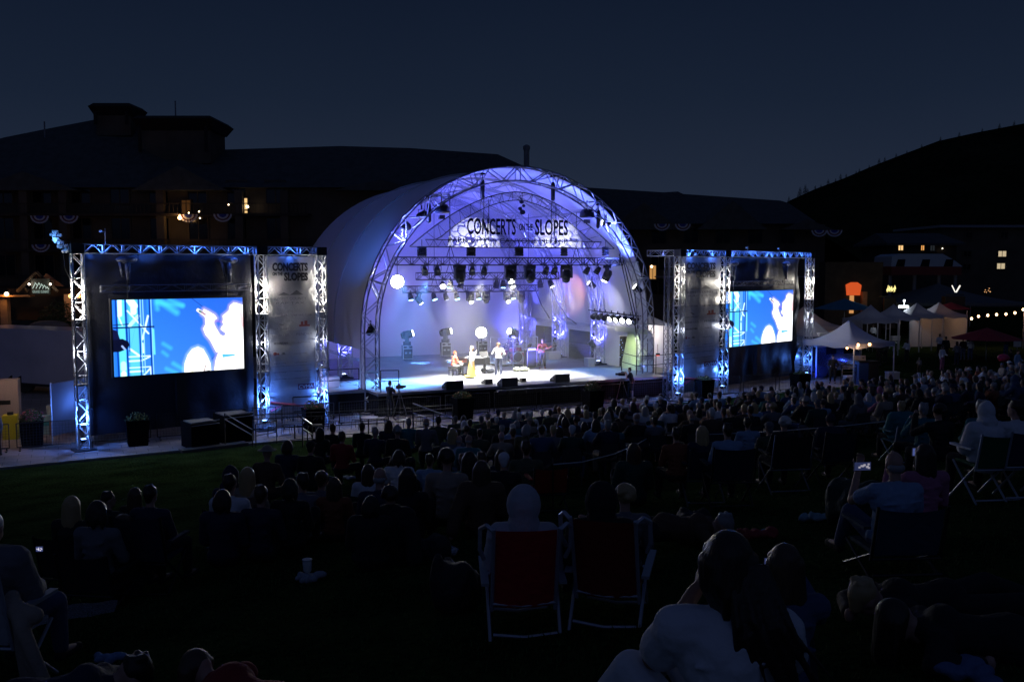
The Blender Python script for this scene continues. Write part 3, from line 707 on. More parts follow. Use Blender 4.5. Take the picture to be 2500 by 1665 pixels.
monitor(1271, 1288, 933, 0.22, 'small monitor half behind the wide drum kit wedge')
monitor(1346, 1402, 933, 0.42, 'wide black wedge monitor at the guitarist end of the lip', 0.62)

# ---- arched scrim banner over the stage
(ul, tb, zl), (ur, _, zr) = SP(1002, 603, -0.45), SP(1502, 607, -0.45)
apex = SP(1268, 469, -0.45); uc = (ul + ur) / 2; hw = (ur - ul) / 2; zb0 = (zl + zr) / 2; H = apex[2] - zb0
bn = thing('arched_banner', 'see-through arched scrim banner lettered CONCERTS ON THE SLOPES over the stage', 'banner', S(uc, -0.45, zb0), TH)
def bprof(s, k=1.0): # outline height at s in -1..1
    return H * (1 - abs(s) ** 1.75) ** 1.0
SCR = mat('banner mesh scrim', (0.30, 0.31, 0.36), 0.8, alpha=0.40, trans=.5)
n = 40; m = MB(); m.v = [(hw * (-1 + 2 * i / n), 0, 0) for i in range(n + 1)] + [(hw * (-1 + 2 * i / n), 0, bprof(-1 + 2 * i / n)) for i in range(n + 1)]
m.f = [(i, i + 1, n + 2 + i, n + 1 + i) for i in range(n)]; m.build('scrim', SCR, bn)
m = MB(); k = 0.86
outer = [(hw * (-1 + 2 * i / n), 0.10, bprof(-1 + 2 * i / n)) for i in range(n + 1)]
inner = [(x * 0.90, 0.10, max(0.38, z - 0.42)) for x, _, z in outer if z > 0.5]
m.path(outer, 0.03).path(inner, 0.025).tube((-hw, .1, 0), (hw, .1, 0), 0.03).tube((-hw * .86, .1, .36), (hw * .86, .1, .36), 0.025)
for i in range(len(inner) - 1):
    j = i + (len(outer) - len(inner)) // 2
    m.tube(inner[i], outer[j + (i % 2)], 0.012, n=4)
for i in range(46):
    a, b = -hw * .86 + hw * 1.72 * i / 46, -hw * .86 + hw * 1.72 * (i + 1) / 46
    m.tube((a, .1, 0 if i % 2 else .36), (b, .1, .36 if i % 2 else 0), 0.012, n=4)
for x in (-hw * .30, hw * .36):
    m.tube((x - .14, .1, 0), (x - .14, .1, bprof(x / hw) - .05), 0.02).tube((x + .14, .1, 0), (x + .14, .1, bprof(x / hw) - .05), 0.02)
    for i in range(8): m.tube((x + (.14 if i % 2 else -.14), .1, i * .33), (x - (.14 if i % 2 else -.14), .1, i * .33 + .33), 0.01, n=4)
m.build('banner_frame', BLK, bn)
INK = mat('banner ink', (0.012, 0.012, 0.03), 0.9)
m = MB()
def upx(px, py): q = SP(px, py, -0.5); return q[0] - uc, q[2] - zb0
def line_px(mb, txt, x0, x1, yb, yt, bold=0.02, y=-0.02):
    a, zb_ = upx(x0, yb); b, _ = upx(x1, yb); _, zt_ = upx((x0 + x1) / 2, yt)
    add_text(mb, txt, (zt_ - zb_) / 0.70, (a, y, zb_), (1, 0, 0), (0, 0, 1), width=b - a, bold=bold, depth=0.004)
line_px(m, 'CONCERTS', 1141, 1260, 571, 534, 0.022); line_px(m, 'ON THE', 1268, 1301, 562, 547, 0.015); line_px(m, 'SLOPES', 1307, 1387, 573, 537, 0.022)
line_px(m, 'PARK CITY  |  CANYONS VILLAGE', 1095, 1385, 592, 582, 0.0)
m.build('lettering', INK, bn)
m = MB(); a, b = upx(1274, 505)                      # small sprig emblem above the words
for dx, dz, r in ((0, .25, .14), (.12, .05, .10), (-.08, -.1, .12), (.06, -.28, .16), (-.04, .42, .07)): m.ell((a + dx, -.02, b + dz), (r, .006, r * .8), 10, 6)
m.build('emblem', mat('faint emblem', (0.10, 0.10, 0.16), .9), bn)

# ---- black lighting trusses inside the shell
def black_truss(px0, px1, py, t, label):
    a, b = SP(px0, py, t), SP(px1, py, t); z = (a[2] + b[2]) / 2
    th_ = thing('lighting_truss', label, 'lighting truss', S(a[0], t, z), TH, 'black lighting trusses inside the shell')
    m = MB(); truss(m, (0, 0, 0), (b[0] - a[0], 0, 0), 0.36, 0.40, bay=0.42, r=0.036, rb=0.022); m.build('truss', BLK, th_)
    m = MB()
    for f in (0.22, 0.78):
        x = (b[0] - a[0]) * f; top = ZC + math.sqrt(max(1, 7.7 ** 2 - (a[0] + x) ** 2)) - z
        m.tube((x - .22, 0, .18), (x, 0, .85), 0.02).tube((x + .22, 0, .18), (x, 0, .85), 0.02).tube((x, 0, .85), (x, 0, top), 0.016)
    m.build('hoist_cable', BLK, th_)
    return a[0], b[0], z
T1 = black_truss(967, 1517, 638.5, 1.6, 'long front lighting truss across the shell, topmost of three')
T2 = black_truss(1018, 1361, 674, 7.0, 'middle lighting truss of three, behind the long front one')
T3 = black_truss(985, 1311, 705, 11.5, 'rear lighting truss of three, lowest and deepest in the shell')
# drooping black cables
for pts, lab in (([(1512, 620, 1.4), (1530, 700, 1.4), (1548, 780, 1.2), (1556, 832, .8)], 'thick black cable loom dropping from the front truss end to the shell leg'), ([(1340, 690, 6.8), (1362, 740, 7), (1386, 775, 7.4), (1414, 796, 8.4)], 'black cable drooping from the middle truss end'), ([(1309, 712, 11.3), (1322, 745, 11.5), (1340, 775, 12), (1352, 792, 12.6)], 'black cable drooping from the rear truss end')):
    P = [SP(px, py, t) for px, py, t in pts]; m = MB(); m.path([S(*p) for p in P], 0.035, 5)
    if 'loom' in lab: m.path([S(p[0] + .18, p[1], p[2]) for p in P], 0.03, 5)
    tag(m.build('cable', BLK), lab, 'cable')

# ---- stage lamps
def rot_to(d):
    return Vector(d).normalized().to_track_quat('Z', 'Y').to_matrix()
LENS_OFF = mat('dark lens', (0.02, 0.02, 0.03), 0.15)
def par(loc, aim, label, lens=None, k=1.0, group='small par cans on the lighting trusses', name='par_can', hang=1, beam=None):
    """par can: yoke, can, lens; hangs from loc, points towards aim"""
    loc = Vector(loc); t = thing(name, label, 'stage light', loc, 0, group); M = rot_to(Vector(aim) - loc); c = Vector((0, 0, -0.26 * k * hang))
    m = MB(); ax = M @ Vector((0, 0, 1)); sd = ax.cross(Vector((0, 0, 1))); sd = sd.normalized() if sd.length > .05 else Vector((1, 0, 0))
    m.tube((0, 0, 0.12 * k * hang), (0, 0, -.04 * k * hang), 0.03 * k); m.path([c + sd * .17 * k, c + sd * .17 * k + Vector((0, 0, .22 * k * hang)), c - sd * .17 * k + Vector((0, 0, .22 * k * hang)), c - sd * .17 * k], 0.014 * k)
    m.build('yoke', BLK, t)
    m = MB(); m.tube(c - ax * .2 * k, c - ax * .02 * k, .09 * k, .14 * k, 12); m.tube(c - ax * .02 * k, c + ax * .16 * k, .14 * k, .15 * k, 12); m.tube(c + ax * .15 * k, c + ax * .175 * k, .165 * k, .165 * k, 12)
    m.build('can', BLK, t, True)
    m = MB(); m.tube(c + ax * .17 * k, c + ax * .19 * k, .135 * k, .11 * k, 14); m.build('lens', lens or LENS_OFF, t)
    if beam: spot(loc + c + ax * .24 * k, loc + c + ax * 5, **beam)
    return t
def mover(loc, aim, label, lens=None, k=1.0, hang=1, group='moving head lights', beam=None):
    """moving head: base box, two-armed yoke, rounded head, lens"""
    loc = Vector(loc); t = thing('moving_head', label, 'stage light', loc, 0, group); d = (Vector(aim) - loc).normalized(); s_ = -hang
    base = Vector((0, 0, s_ * .06 * k)); c = Vector((0, 0, s_ * .42 * k)); sd = d.cross(Vector((0, 0, 1))); sd = sd.normalized() if sd.length > .05 else Vector((1, 0, 0)); rz = math.atan2(sd.y, sd.x)
    MB().box(base, (.38 * k, .3 * k, .14 * k), rz=rz).build('base', BLK, t)
    m = MB(); m.box(c + sd * .2 * k - Vector((0, 0, s_ * .12 * k)), (.06 * k, .14 * k, .42 * k), rz=rz).box(c - sd * .2 * k - Vector((0, 0, s_ * .12 * k)), (.06 * k, .14 * k, .42 * k), rz=rz).box(base + Vector((0, 0, s_ * .1 * k)), (.44 * k, .16 * k, .07 * k), rz=rz)
    m.build('yoke', mat('mover grey', (.05, .05, .055), .5), t)
    m = MB(); m.tube(c - d * .24 * k, c - d * .12 * k, .11 * k, .17 * k, 12); m.tube(c - d * .12 * k, c + d * .16 * k, .17 * k, .155 * k, 12); m.tube(c + d * .16 * k, c + d * .24 * k, .155 * k, .13 * k, 12)
    m.build('head', BLK, t, True)
    MB().tube(c + d * .24 * k, c + d * .26 * k, .115 * k, .1 * k, 14).build('lens', lens or LENS_OFF, t)
    if beam: spot(loc + c + d * .3 * k, loc + c + d * 6, **beam)
    return t
LW = lit('white lens', (1, 1, .95), 40); LWs = lit('soft white lens', (1, 1, .9), 9); LB_ = lit('blue lens', (.12, .35, 1), 14); LC = lit('cyan lens', (.35, .75, 1), 16); LV = lit('violet lens', (.4, .35, 1), 14)
ORD = ['first', 'second', 'third', 'fourth', 'fifth', 'sixth', 'seventh', 'eighth', 'ninth', 'tenth', 'eleventh', 'twelfth', 'thirteenth', 'fourteenth', 'fifteenth', 'sixteenth', 'seventeenth', 'eighteenth']
ctr = S(0.3, 2.5, ST)
k = 0
for i, px in enumerate((1037, 1068, 1153, 1182, 1333, 1354, 1433, 1459)):
    u, _, z = SP(px, 650, 1.6)
    par(S(u, 1.6, T1[2] - .2), S(u * .5, 4.5, ST), '%s black par can from the bright lamp end under the front truss' % ORD[i], k=1.15)
for px, aim, lab, lens in ((1122, S(-2.2, 0, ST), 'large moving head under the front truss, nearest the bright lamp end', None), (1246, S(0.5, -1, ST), 'large moving head under the front truss, second of four', LWs),
                     (1293, S(1.8, -1, ST), 'large moving head under the front truss, third of four', None), (1383, S(2.2, 0, ST), 'large moving head under the front truss with pale lit side, fourth from lamp end', None), (1482, S(4.0, 3, ST), 'moving head at the cable end of the front truss throwing white light down', LW)):
    u, _, z = SP(px, 650, 1.6); mover(S(u, 1.6, T1[2] - .18), aim, lab, lens, 1.45)
# square multi-cell blinders under the banner
for i, px in enumerate((1030, 1150, 1267, 1377, 1478)):
    u, _, z = SP(px, 614, 1.2)
    t = thing('blinder', '%s square cluster lamp under the banner edge, counted from the bright lamp end' % ORD[i], 'stage light', S(u, 1.2, z), TH + (0.5 if px > 1370 else 0), 'square cluster lamps between banner and front truss')
    m = MB(); q = .125
    for a in range(4):
        for b in range(4): m.ell(((a - 1.5) * q, 0, (b - 1.5) * q), (.075, .12, .075), 10, 6)
    m.build('cell_block', BLK, t, True); MB().box((0, 0, 0), (.46, .1, .46)).build('housing', BLK, t); MB().tube((0, 0, .25), (0, 0, .62), .02).build('hanger', BLK, t)
# middle truss
for i, (px, lens, aim, beam) in enumerate(((1079, LW, (-2, -8), None), (1098, LC, (-1, 0), dict(power=1092, col=(.2, .5, 1), size=26)), (1124, None, (-2, 0), None), (1210, None, (0, 2), None), (1227, LC, (0, 0), dict(power=1260, col=(.2, .5, 1), size=26)), (1248, LWs, (.5, -3), None), (1317, LC, (1, 1), dict(power=1092, col=(.2, .5, 1), size=26)), (1343, LWs, (2, -2), None))):
    u, _, z = SP(px, 686, 7.0)
    par(S(u, 6.9, T2[2] - .18), S(u + aim[0], 6.9 + aim[1], ST), '%s par can from the bright lamp end under the middle truss' % ORD[i], lens, 1.2, 'par cans under the middle lighting truss', beam=beam)
# rear truss, with visible beams in the haze
for i, (px, lens, du, dt, beam) in enumerate(((1001, LC, .3, -.5, dict(power=6300, col=(.10, .33, 1), size=20, blend=.3)), (1021, LW, 3.0, 0, dict(power=5460, col=(.9, .95, 1), size=24, blend=.25)), (1058, LC, 1.0, -1, dict(power=6300, col=(.13, .4, 1), size=20, blend=.3)),
        (1087, LWs, 1.5, .5, dict(power=2940, col=(.9, .95, 1), size=30, blend=.4)), (1113, LC, .8, -1, dict(power=2940, col=(.2, .45, 1), size=26, blend=.4)), (1146, LW, .5, -3, None), (1166, LC, .4, -.5, dict(power=1680, col=(.2, .5, 1), size=26, blend=.4)), (1185, None, 0, -1, None),
        (1237, LW, 0, -3, None), (1252, LC, 0, 0, dict(power=1680, col=(.2, .5, 1), size=26, blend=.4)), (1270, None, 0, -1, None))):
    u, _, z = SP(px, 716, 11.5)
    fn = mover if lens in (LW, None) else par
    fn(S(u, 11.4, T3[2] - .18), S(u + du, 11.4 + dt - .5, ST), '%s lamp from the bright lamp end under the rear truss' % ORD[i], lens, 1.15, group='lamps under the rear lighting truss', beam=beam)
# the two very bright lamps facing the audience
def big_lamp(px, py, t, label, power, r=.2, stand=False, aimp=(0, 3, 4.0), k=1.0):
    u, _, z = SP(px, py, t); P = S(u, t, z); th_ = thing('blinder_lamp', label, 'stage light', P, 0)
    d = (Vector(aimp) - P).normalized()
    m = MB(); m.tube(-d * .25, (0, 0, 0), .16, r * 1.25, 16); m.tube((0, 0, 0), d * .05, r * 1.3, r * 1.3, 16); m.build('housing', BLK, th_, True)
    MB().tube(d * .05, d * .08, r * 1.1, r, 20).build('lens', lit('dazzling lens', (1, 1, .92), 60 * k), th_)
    m = MB()
    if stand: m.tube(-d * .1, (0, 0, ST - z), .03).box((0, 0, ST - z + .02), (.6, .6, .04))
    else: m.tube(-d * .1, (0, 0, .9), .02)
    m.build('stand' if stand else 'hanger', BLK, th_)
    spot(P + d * .3, Vector(aimp), power, (1, .98, .9), 100, .8, r, 'audience_beam')
big_lamp(970, 688, 2.3, 'dazzling white lamp hanging under the lamp end of the front truss, facing the audience', 1300, .30)
big_lamp(1175, 812, 9.5, 'dazzling white lamp on a stand behind the singers, facing the audience', 1000, .30, True)
# side pipe of lamps
a, b = SP(1437, 757, 4.6), SP(1565, 772, .3)
pp = thing('lamp_pipe', 'black pipe carrying a row of par cans between shell legs', 'pipe', (0, 0, 0)); MB().tube(S(*a), S(*b), .03).build('pipe', BLK, pp)
for i, px in enumerate((1452, 1466, 1480, 1495, 1510, 1525, 1541, 1553)):
    f = (px - 1437) / 128; p = S(a[0] + (b[0] - a[0]) * f, a[1] + (b[1] - a[1]) * f, a[2] + (b[2] - a[2]) * f)
    par(p, S(1.0, -1.5 if i > 4 else 1, ST), '%s par can along the side pipe, counted from the deeper leg' % ORD[i], LW if i in (5, 6) else (LWs if i in (3, 4) else None), 1.15, 'par cans on the side pipe', beam=dict(power=1890, col=(1, .97, .9), size=45) if i in (4, 5, 6) else None)
# chain hoists and domed lamps hanging on the front arch
for px, py, lab in ((1178, 463, 'black chain hoist hanging from the front arch over the first letters'), (1350, 468, 'black chain hoist hanging from the front arch over the last letters'), (1047, 520, 'black chain hoist low on the lamp side of the front arch'), (1461, 536, 'black chain hoist low on the cable side of the front arch')):
    u, _, z = SP(px, py, .1); t = thing('chain_hoist', lab, 'hoist', S(u, .1, z), TH, 'chain hoists on the front arch'); MB().lathe([(.05, .5), (.1, .42), (.12, .3), (.12, -.42), (.07, -.5)], 10).build('housing', BLK, t, True)
    MB().tube((0, 0, .5), (0, 0, .8), .02).ell((0, 0, .8), (.18, .12, .06)).build('hook', BLK, t)
for px, py, lab in ((1078, 511, 'broad black dome lamp hanging inside the lamp side of the front arch'), (1433, 523, 'broad black dome lamp hanging inside the cable side of the front arch')):
    u, _, z = SP(px, py, .4); t = thing('dome_lamp', lab, 'lamp', S(u, .4, z), TH, 'dome lamps in the front arch'); MB().lathe([(.08, .3), (.28, .24), (.38, .1), (.42, -.15), (.36, -.2)], 16).build('shade', BLK, t, True); MB().tube((0, 0, .3), (0, 0, .75), .025).box((0, 0, -.4), (.3, .2, .2)).build('bracket', BLK, t)
for px, py, t, lab in ((1029, 519, .1, 'dark lamp head clamped high on the lamp side of the front arch'), (989, 549, .1, 'dark lamp head clamped lower on the lamp side of the front arch'), (1480, 540, .1, 'lamp head with pale lens clamped on the cable side of the front arch'),
                    (1445, 690, 5, 'lamp clamped midway up the second arch leg'), (1557, 700, .1, 'lamp clamped midway up the front arch leg on the cable side'), (1446, 835, 4.7, 'dark lamp clamped low on the second arch leg'), (905, 800, .0, 'dark lamp clamped low on the front arch leg near the banner tower')):
    u, _, z = SP(px, py, t); par(S(u, t, z + .2), S(u * .2, t + 2, 11), lab, LWs if px in (1480, 1557, 1445) else None, 1.3, 'lamps clamped to the arch legs', 'clamp_lamp')

# lighting: blue-violet uplights at the legs, washes on vinyl
BV = (0.085, 0.09, 1.0)
for t, z0, P in ((0.0, 0.25, 22000), (5.0, ST + .2, 9000), (10.0, ST + .2, 9000), (14.6, ST + .2, 6000)):
    for s in (-1, 1):
        u = s * 8.02
        p = thing('floor_uplight', 'small flood at the foot of the %s arch leg on the %s side' % ({0.0: 'front', 5.0: 'second', 10.0: 'third', 14.6: 'rearmost'}[t], 'lamp' if s < 0 else 'curtain'), 'floor light', S(u, t, z0), TH, 'blue uplights at the arch feet')
        MB().box((0, 0, -.06), (.3, .24, .14)).build('housing', BLK, p); MB().box((0, 0, .02), (.24, .18, .02)).build('lens', lit('uplight lens', (.5, .6, 1), 6), p)
        spot(S(u, t, z0 + .08), S(s * 7.98, t, 8), P, BV, 42, .6, .06)
        spot(S(s * 7.6, t + .35, z0 + .1), S(s * 3.5, t + 2.4, 11.2), P * .45, BV, 75, .9, .08)
        if t < .1:
            spot(S(s * 8.0, .75, .3), S(s * 8.1, .8, 6), 17000, (.06, .10, 1), 60, .9, .06); spot(S(s * 7.35, .75, 6.2), S(s * 5.2, .8, 11), 6000, (.08, .13, 1), 70, .9, .06); spot(S(s * 5.0, .75, 9.6), S(0, .7, 12.6), 2200, (.07, .10, 1), 80, .9, .06)
        spot(S(s * 7.1, t, 8.0), S(s * 1.5, t, 12.4), P * .2, (.16, .2, 1), 60, .8, .05)
spot(S(-3, 4, ST + .2), S(-3.5, 12, 11), 2200, (.16, .15, 1), 110, 1, .2); spot(S(3, 4, ST + .2), S(4.5, 10, 10.5), 2200, (.16, .15, 1), 110, 1, .2)
# white wash on performers and deck from the front truss
for u, uu, pw in ((-3.5, -1.4, 12500), (0.2, .9, 12500), (3.0, 2.6, 10000), (-1.5, -2.6, 10500)): spot(S(u, 1.2, T1[2] - .9), S(uu, 1.7, ST), pw, (1, .97, .90), 58, .7, .12)
for u, uu in ((-4, -5.6), (-5.2, -6.8)): spot(S(u, 3, T1[2] - .9), S(uu, 1.6, ST), 16000, (.12, .38, 1), 50, .7, .12)
spot(S(4, 3, T1[2] - .9), S(5.4, 1.5, ST), 4200, (.2, .45, 1), 60, .8, .12)
for u in (-5, 0, 5): spot(S(u, 9, T2[2] - .6), S(u * .9, 15.4, 4.2), 420, (.34, .32, 1), 100, 1, .2)
spot(S(5.5, 6, 6), S(8.4, 8.6, 5.5), 450, (1, .35, .25), 50, .8, .1); spot(S(6, 2, 6), S(8.4, 5.5, 3.5), 500, (.75, .75, 1), 80, .9, .1)
# leaf-pattern projections on the rear roof
def gobo(loc, target, power, size):
    ob = spot(loc, target, power, (1, 1, 1), size, .05, .01, 'pattern_projector'); l = ob.data; l.use_nodes = True; n = l.node_tree; em = n.nodes['Emission']
    g_ = n.nodes.new('ShaderNodeTexCoord'); v = n.nodes.new('ShaderNodeTexVoronoi'); v.feature = 'DISTANCE_TO_EDGE'; v.inputs['Scale'].default_value = 3.2
    mp = n.nodes.new('ShaderNodeMapping'); mp.inputs['Scale'].default_value = (1, 1.5, 1); c_ = n.nodes.new('ShaderNodeMath'); c_.operation = 'GREATER_THAN'; c_.inputs[1].default_value = 0.055
    n.links.new(g_.outputs['Normal'], mp.inputs[0]); n.links.new(mp.outputs[0], v.inputs['Vector']); n.links.new(v.outputs['Distance'], c_.inputs[0]); sx = n.nodes.new('ShaderNodeSeparateXYZ'); n.links.new(g_.outputs['Normal'], sx.inputs[0]); gt_ = n.nodes.new('ShaderNodeMath'); gt_.operation = 'GREATER_THAN'; gt_.inputs[1].default_value = -.02; n.links.new(sx.outputs['Y'], gt_.inputs[0])
    mu = n.nodes.new('ShaderNodeMath'); mu.operation = 'MULTIPLY'; n.links.new(c_.outputs[0], mu.inputs[0]); n.links.new(gt_.outputs[0], mu.inputs[1]); n.links.new(mu.outputs[0], em.inputs['Strength'])
for px in (1158, 1362):
    u, _, z = SP(px, 604, -.45)
    gobo(S(u, .78, z + .02), S(u, -.45, z + .04), 1500, 100)

# drifting stage haze that shows the beams
hz = MB(); pr = arc_pts(7.6, 24, ST + .03); n = len(pr)
hz.v = [(u, .6, z) for u, z in pr] + [(u, LEN - .3, z) for u, z in pr]
hz.f = [tuple(range(n)), tuple(range(n, 2 * n))[::-1]] + [(i, n + i, n + (i + 1) % n, (i + 1) % n) for i in range(n)]
vm = bpy.data.materials.new('stage haze'); vm.use_nodes = True; n_ = vm.node_tree; n_.nodes.clear(); oo = n_.nodes.new('ShaderNodeOutputMaterial'); pv = n_.nodes.new('ShaderNodeVolumePrincipled')
pv.inputs['Density'].default_value = 0.007; pv.inputs['Color'].default_value = (1, 1, 1, 1); pv.inputs['Anisotropy'].default_value = 0.3; n_.links.new(pv.outputs[0], oo.inputs['Volume'])
hz = hz.build('stage_haze', vm); bmh = bmesh.new(); bmh.from_mesh(hz.data); bmesh.ops.recalc_face_normals(bmh, faces=bmh.faces); bmh.to_mesh(hz.data); bmh.free(); hz.location = S(0, 0); hz.rotation_euler = (0, 0, TH); tag(hz, 'thin haze hanging in the stage shell', kind='stuff')
# ================================================================== SCREEN TOWERS
def wrinkled(name, c, rough, amp, sc):
    return mat(name, c, rough, bump=amp, bscale=sc)
BACKDROP = mat('black vinyl backdrop', (0.010, 0.011, 0.017), 0.5, spec=.3, bump=0.9, bscale=1.6)
BANNERV = mat('grey vinyl banner', (0.34, 0.34, 0.36), 0.45, bump=0.8, bscale=2.2, noise=0.08, nscale=2)
def screen_picture(w, h):
    """the live camera picture shown on the LED wall, painted cell by cell"""
    NX, NY = 280, 158
    gx, gy = np.meshgrid(np.linspace(0, 1, NX), np.linspace(0, 1, NY)); px = 30 + gx * 2220; py = 60 + gy * 1240
    img = np.zeros((NY, NX, 3)); img[:] = (0.020, 0.165, 0.72)
    img += (gx[..., None] - .3) * np.array([-.005, -.07, 0.02]) + gy[..., None] * np.array([.02, .07, 0.05])
    def seg(x0, y0, x1, y1, w_, col, soft=6, a=1.0):
        d = np.array([x1 - x0, y1 - y0], float); L2 = d @ d; t = np.clip(((px - x0) * d[0] + (py - y0) * d[1]) / L2, 0, 1)
        dist = np.hypot(px - x0 - t * d[0], py - y0 - t * d[1]); k = np.clip((w_ / 2 - dist) / soft + .5, 0, 1)[..., None] * a; img[:] = img * (1 - k) + np.array(col) * k
    def poly(pts, col, soft=9, glow=None):
        n = len(pts); inside = np.zeros(px.shape, bool); dist = np.full(px.shape, 1e9)
        for i in range(n):
            (x0, y0), (x1, y1) = pts[i], pts[(i + 1) % n]; c = ((y0 > py) != (y1 > py)) & (px < (x1 - x0) * (py - y0) / (y1 - y0 + 1e-9) + x0); inside ^= c
            d = np.array([x1 - x0, y1 - y0], float); t = np.clip(((px - x0) * d[0] + (py - y0) * d[1]) / (d @ d + 1e-9), 0, 1); dist = np.minimum(dist, np.hypot(px - x0 - t * d[0], py - y0 - t * d[1]))
        sd = np.where(inside, dist, -dist)
        if glow is not None:
            k = np.clip(1 + sd / 60, 0, 1)[..., None] * .55; img[:] = img * (1 - k) + np.array(glow) * k
        k = np.clip(sd / soft + .5, 0, 1)[..., None]; img[:] = img * (1 - k) + np.array(col) * k
    for a, b, c, d, w_ in ((760, 120, 1180, 180, 60), (800, 90, 1080, 290, 90), (960, 70, 1190, 170, 50), (740, 90, 760, 220, 60), (840, 800, 960, 880, 40), (830, 940, 900, 1000, 30), (1000, 1140, 1150, 1240, 50), (880, 1220, 1050, 1300, 40)): seg(a, b, c, d, w_, (.08, .85, 1), 70, .45)
    cy, wt, dkb = (.12, .72, 1.0), (.75, 1.1, 1.3), (.0, .05, .45)
    seg(180, 0, 180, 1360, 150, cy, 30); seg(360, 0, 370, 1360, 180, (.1, .6, .95), 60); seg(680, 560, 690, 960, 30, (.15, .8, 1), 20)
    for a, b, c, d, w_, col in ((60, 0, 75, 1360, 60, (.02, .2, .95)), (150, 60, 150, 300, 70, wt), (310, 60, 380, 160, 120, wt), (370, 180, 370, 260, 100, wt), (300, 480, 440, 330, 60, (.5, 1, 1)), (120, 310, 180, 470, 24, wt), (270, 240, 600, 620, 26, wt), (600, 330, 500, 710, 30, wt), (600, 70, 610, 300, 40, (.03, .25, 1)), (290, 860, 430, 970, 34, wt),
                            (270, 990, 620, 990, 18, wt), (280, 1060, 470, 1060, 26, wt), (280, 1170, 620, 1170, 18, wt), (290, 1235, 490, 1235, 28, wt), (480, 1060, 620, 1000, 22, wt), (470, 1340, 620, 1190, 24, wt), (500, 780, 505, 930, 26, wt), (180, 1100, 180, 1180, 90, (.5, .95, .95)), (180, 1260, 180, 1340, 90, (.8, 1.1, .9)), (620, 1200, 630, 1340, 30, wt)): seg(a, b, c, d, w_, col)
    for x in (90, 240, 450, 630): seg(x, 0, x + 15, 1360, 34 if x != 450 else 24, dkb)
    for x in (480, 520, 655): seg(x, 0, x + 12, 1360, 14, (.3, .75, 1.1))
    seg(460, 200, 270, 1000, 0, dkb); seg(40, 510, 690, 510, 22, (.0, .01, .12)); seg(40, 465, 280, 455, 16, (.0, .01, .12)); seg(290, 520, 290, 900, 18, dkb)
    poly([(0, 690), (180, 690), (270, 740), (290, 800), (240, 860), (130, 900), (0, 900)], (.002, .003, .02)); poly([(0, 520), (100, 560), (140, 700), (0, 700)], (.004, .006, .05))
    seg(170, 810, 210, 860, 30, (.3, .45, .9)); seg(1350, 60, 1560, 225, 12, (.01, .05, .45)); seg(1640, 1130, 1790, 1000, 14, (.01, .06, .5)); seg(1740, 450, 1880, 470, 40, (.15, .12, .7))
    W_ = (1.6, 1.6, 1.6)
    poly([(2300, 150), (2235, 190), (2150, 160), (2090, 148), (2020, 200), (2000, 280), (1940, 330), (1885, 370), (1892, 430), (1880, 480), (1898, 520), (1860, 560), (1843, 600), (1925, 662), (1932, 700), (1880, 722), (1825, 690), (1760, 580), (1722, 500), (1728, 440), (1778, 408), (1740, 350), (1640, 290), (1552, 245), (1535, 280), (1515, 330), (1572, 385), (1580, 500), (1532, 580), (1570, 680), (1650, 780), (1710, 900), (1750, 980), (1790, 1000), (1740, 1130), (1690, 1400), (2300, 1400)], W_, glow=(.75, .6, 1.0))
    poly([(1180, 1400), (1195, 1150), (1250, 1010), (1330, 915), (1430, 883), (1520, 925), (1590, 1050), (1640, 1170), (1658, 1400)], W_, glow=(.5, .75, 1.0))
    seg(1450, 260, 1570, 340, 60, (.9, .9, .9)); seg(1475, 275, 1520, 300, 36, (.10, .2, .25)); seg(1520, 300, 1570, 335, 30, (.45, .25, .35))
    poly([(1855, 1025), (2120, 1040), (2075, 1072), (1860, 1092)], (.10, .5, .75)); seg(2215, 330, 2235, 560, 60, (1.2, .35, .4), 40, .8); seg(2150, 200, 2230, 240, 26, (.4, .22, .3), 14, .8); seg(2190, 250, 2230, 290, 14, (.2, .1, .2)); seg(1905, 480, 1930, 490, 22, (1.1, .5, .55)); seg(2100, 460, 2180, 430, 10, (1.2, .7, .75))
    seg(1375, 1188, 1425, 1188, 14, (1, .35, .35)); seg(1310, 1190, 1320, 1300, 36, (1.4, 1.3, .4), 30, .7); seg(1560, 1200, 1525, 1310, 20, (.25, .15, .15)); seg(1500, 1320, 1620, 1300, 26, (.02, .02, .03))
    m = MB(); m.v = [(w * x, 0, h * (1 - y)) for y in np.linspace(0, 1, NY) for x in np.linspace(0, 1, NX)]
    m.f = [(i * NX + j, (i + 1) * NX + j, (i + 1) * NX + j + 1, i * NX + j + 1) for i in range(NY - 1) for j in range(NX - 1)]
    me = m.mesh('led_picture'); ca = me.color_attributes.new('picture', 'FLOAT_COLOR', 'POINT')
    ca.data.foreach_set('color', np.concatenate([np.clip(img, 0, 3), np.ones((NY, NX, 1))], 2).astype(np.float32).ravel())
    mt = MATS.get('led')
    if not mt:
        mt = bpy.data.materials.new('led display'); mt.use_nodes = True; n = mt.node_tree; b = n.nodes['Principled BSDF']; a = n.nodes.new('ShaderNodeVertexColor'); a.layer_name = 'picture'
        b.inputs['Base Color'].default_value = (.01, .01, .01, 1); n.links.new(a.outputs[0], b.inputs['Emission Color']); b.inputs['Emission Strength'].default_value = 1.35; MATS['led'] = mt
    me.materials.append(mt)
    return me
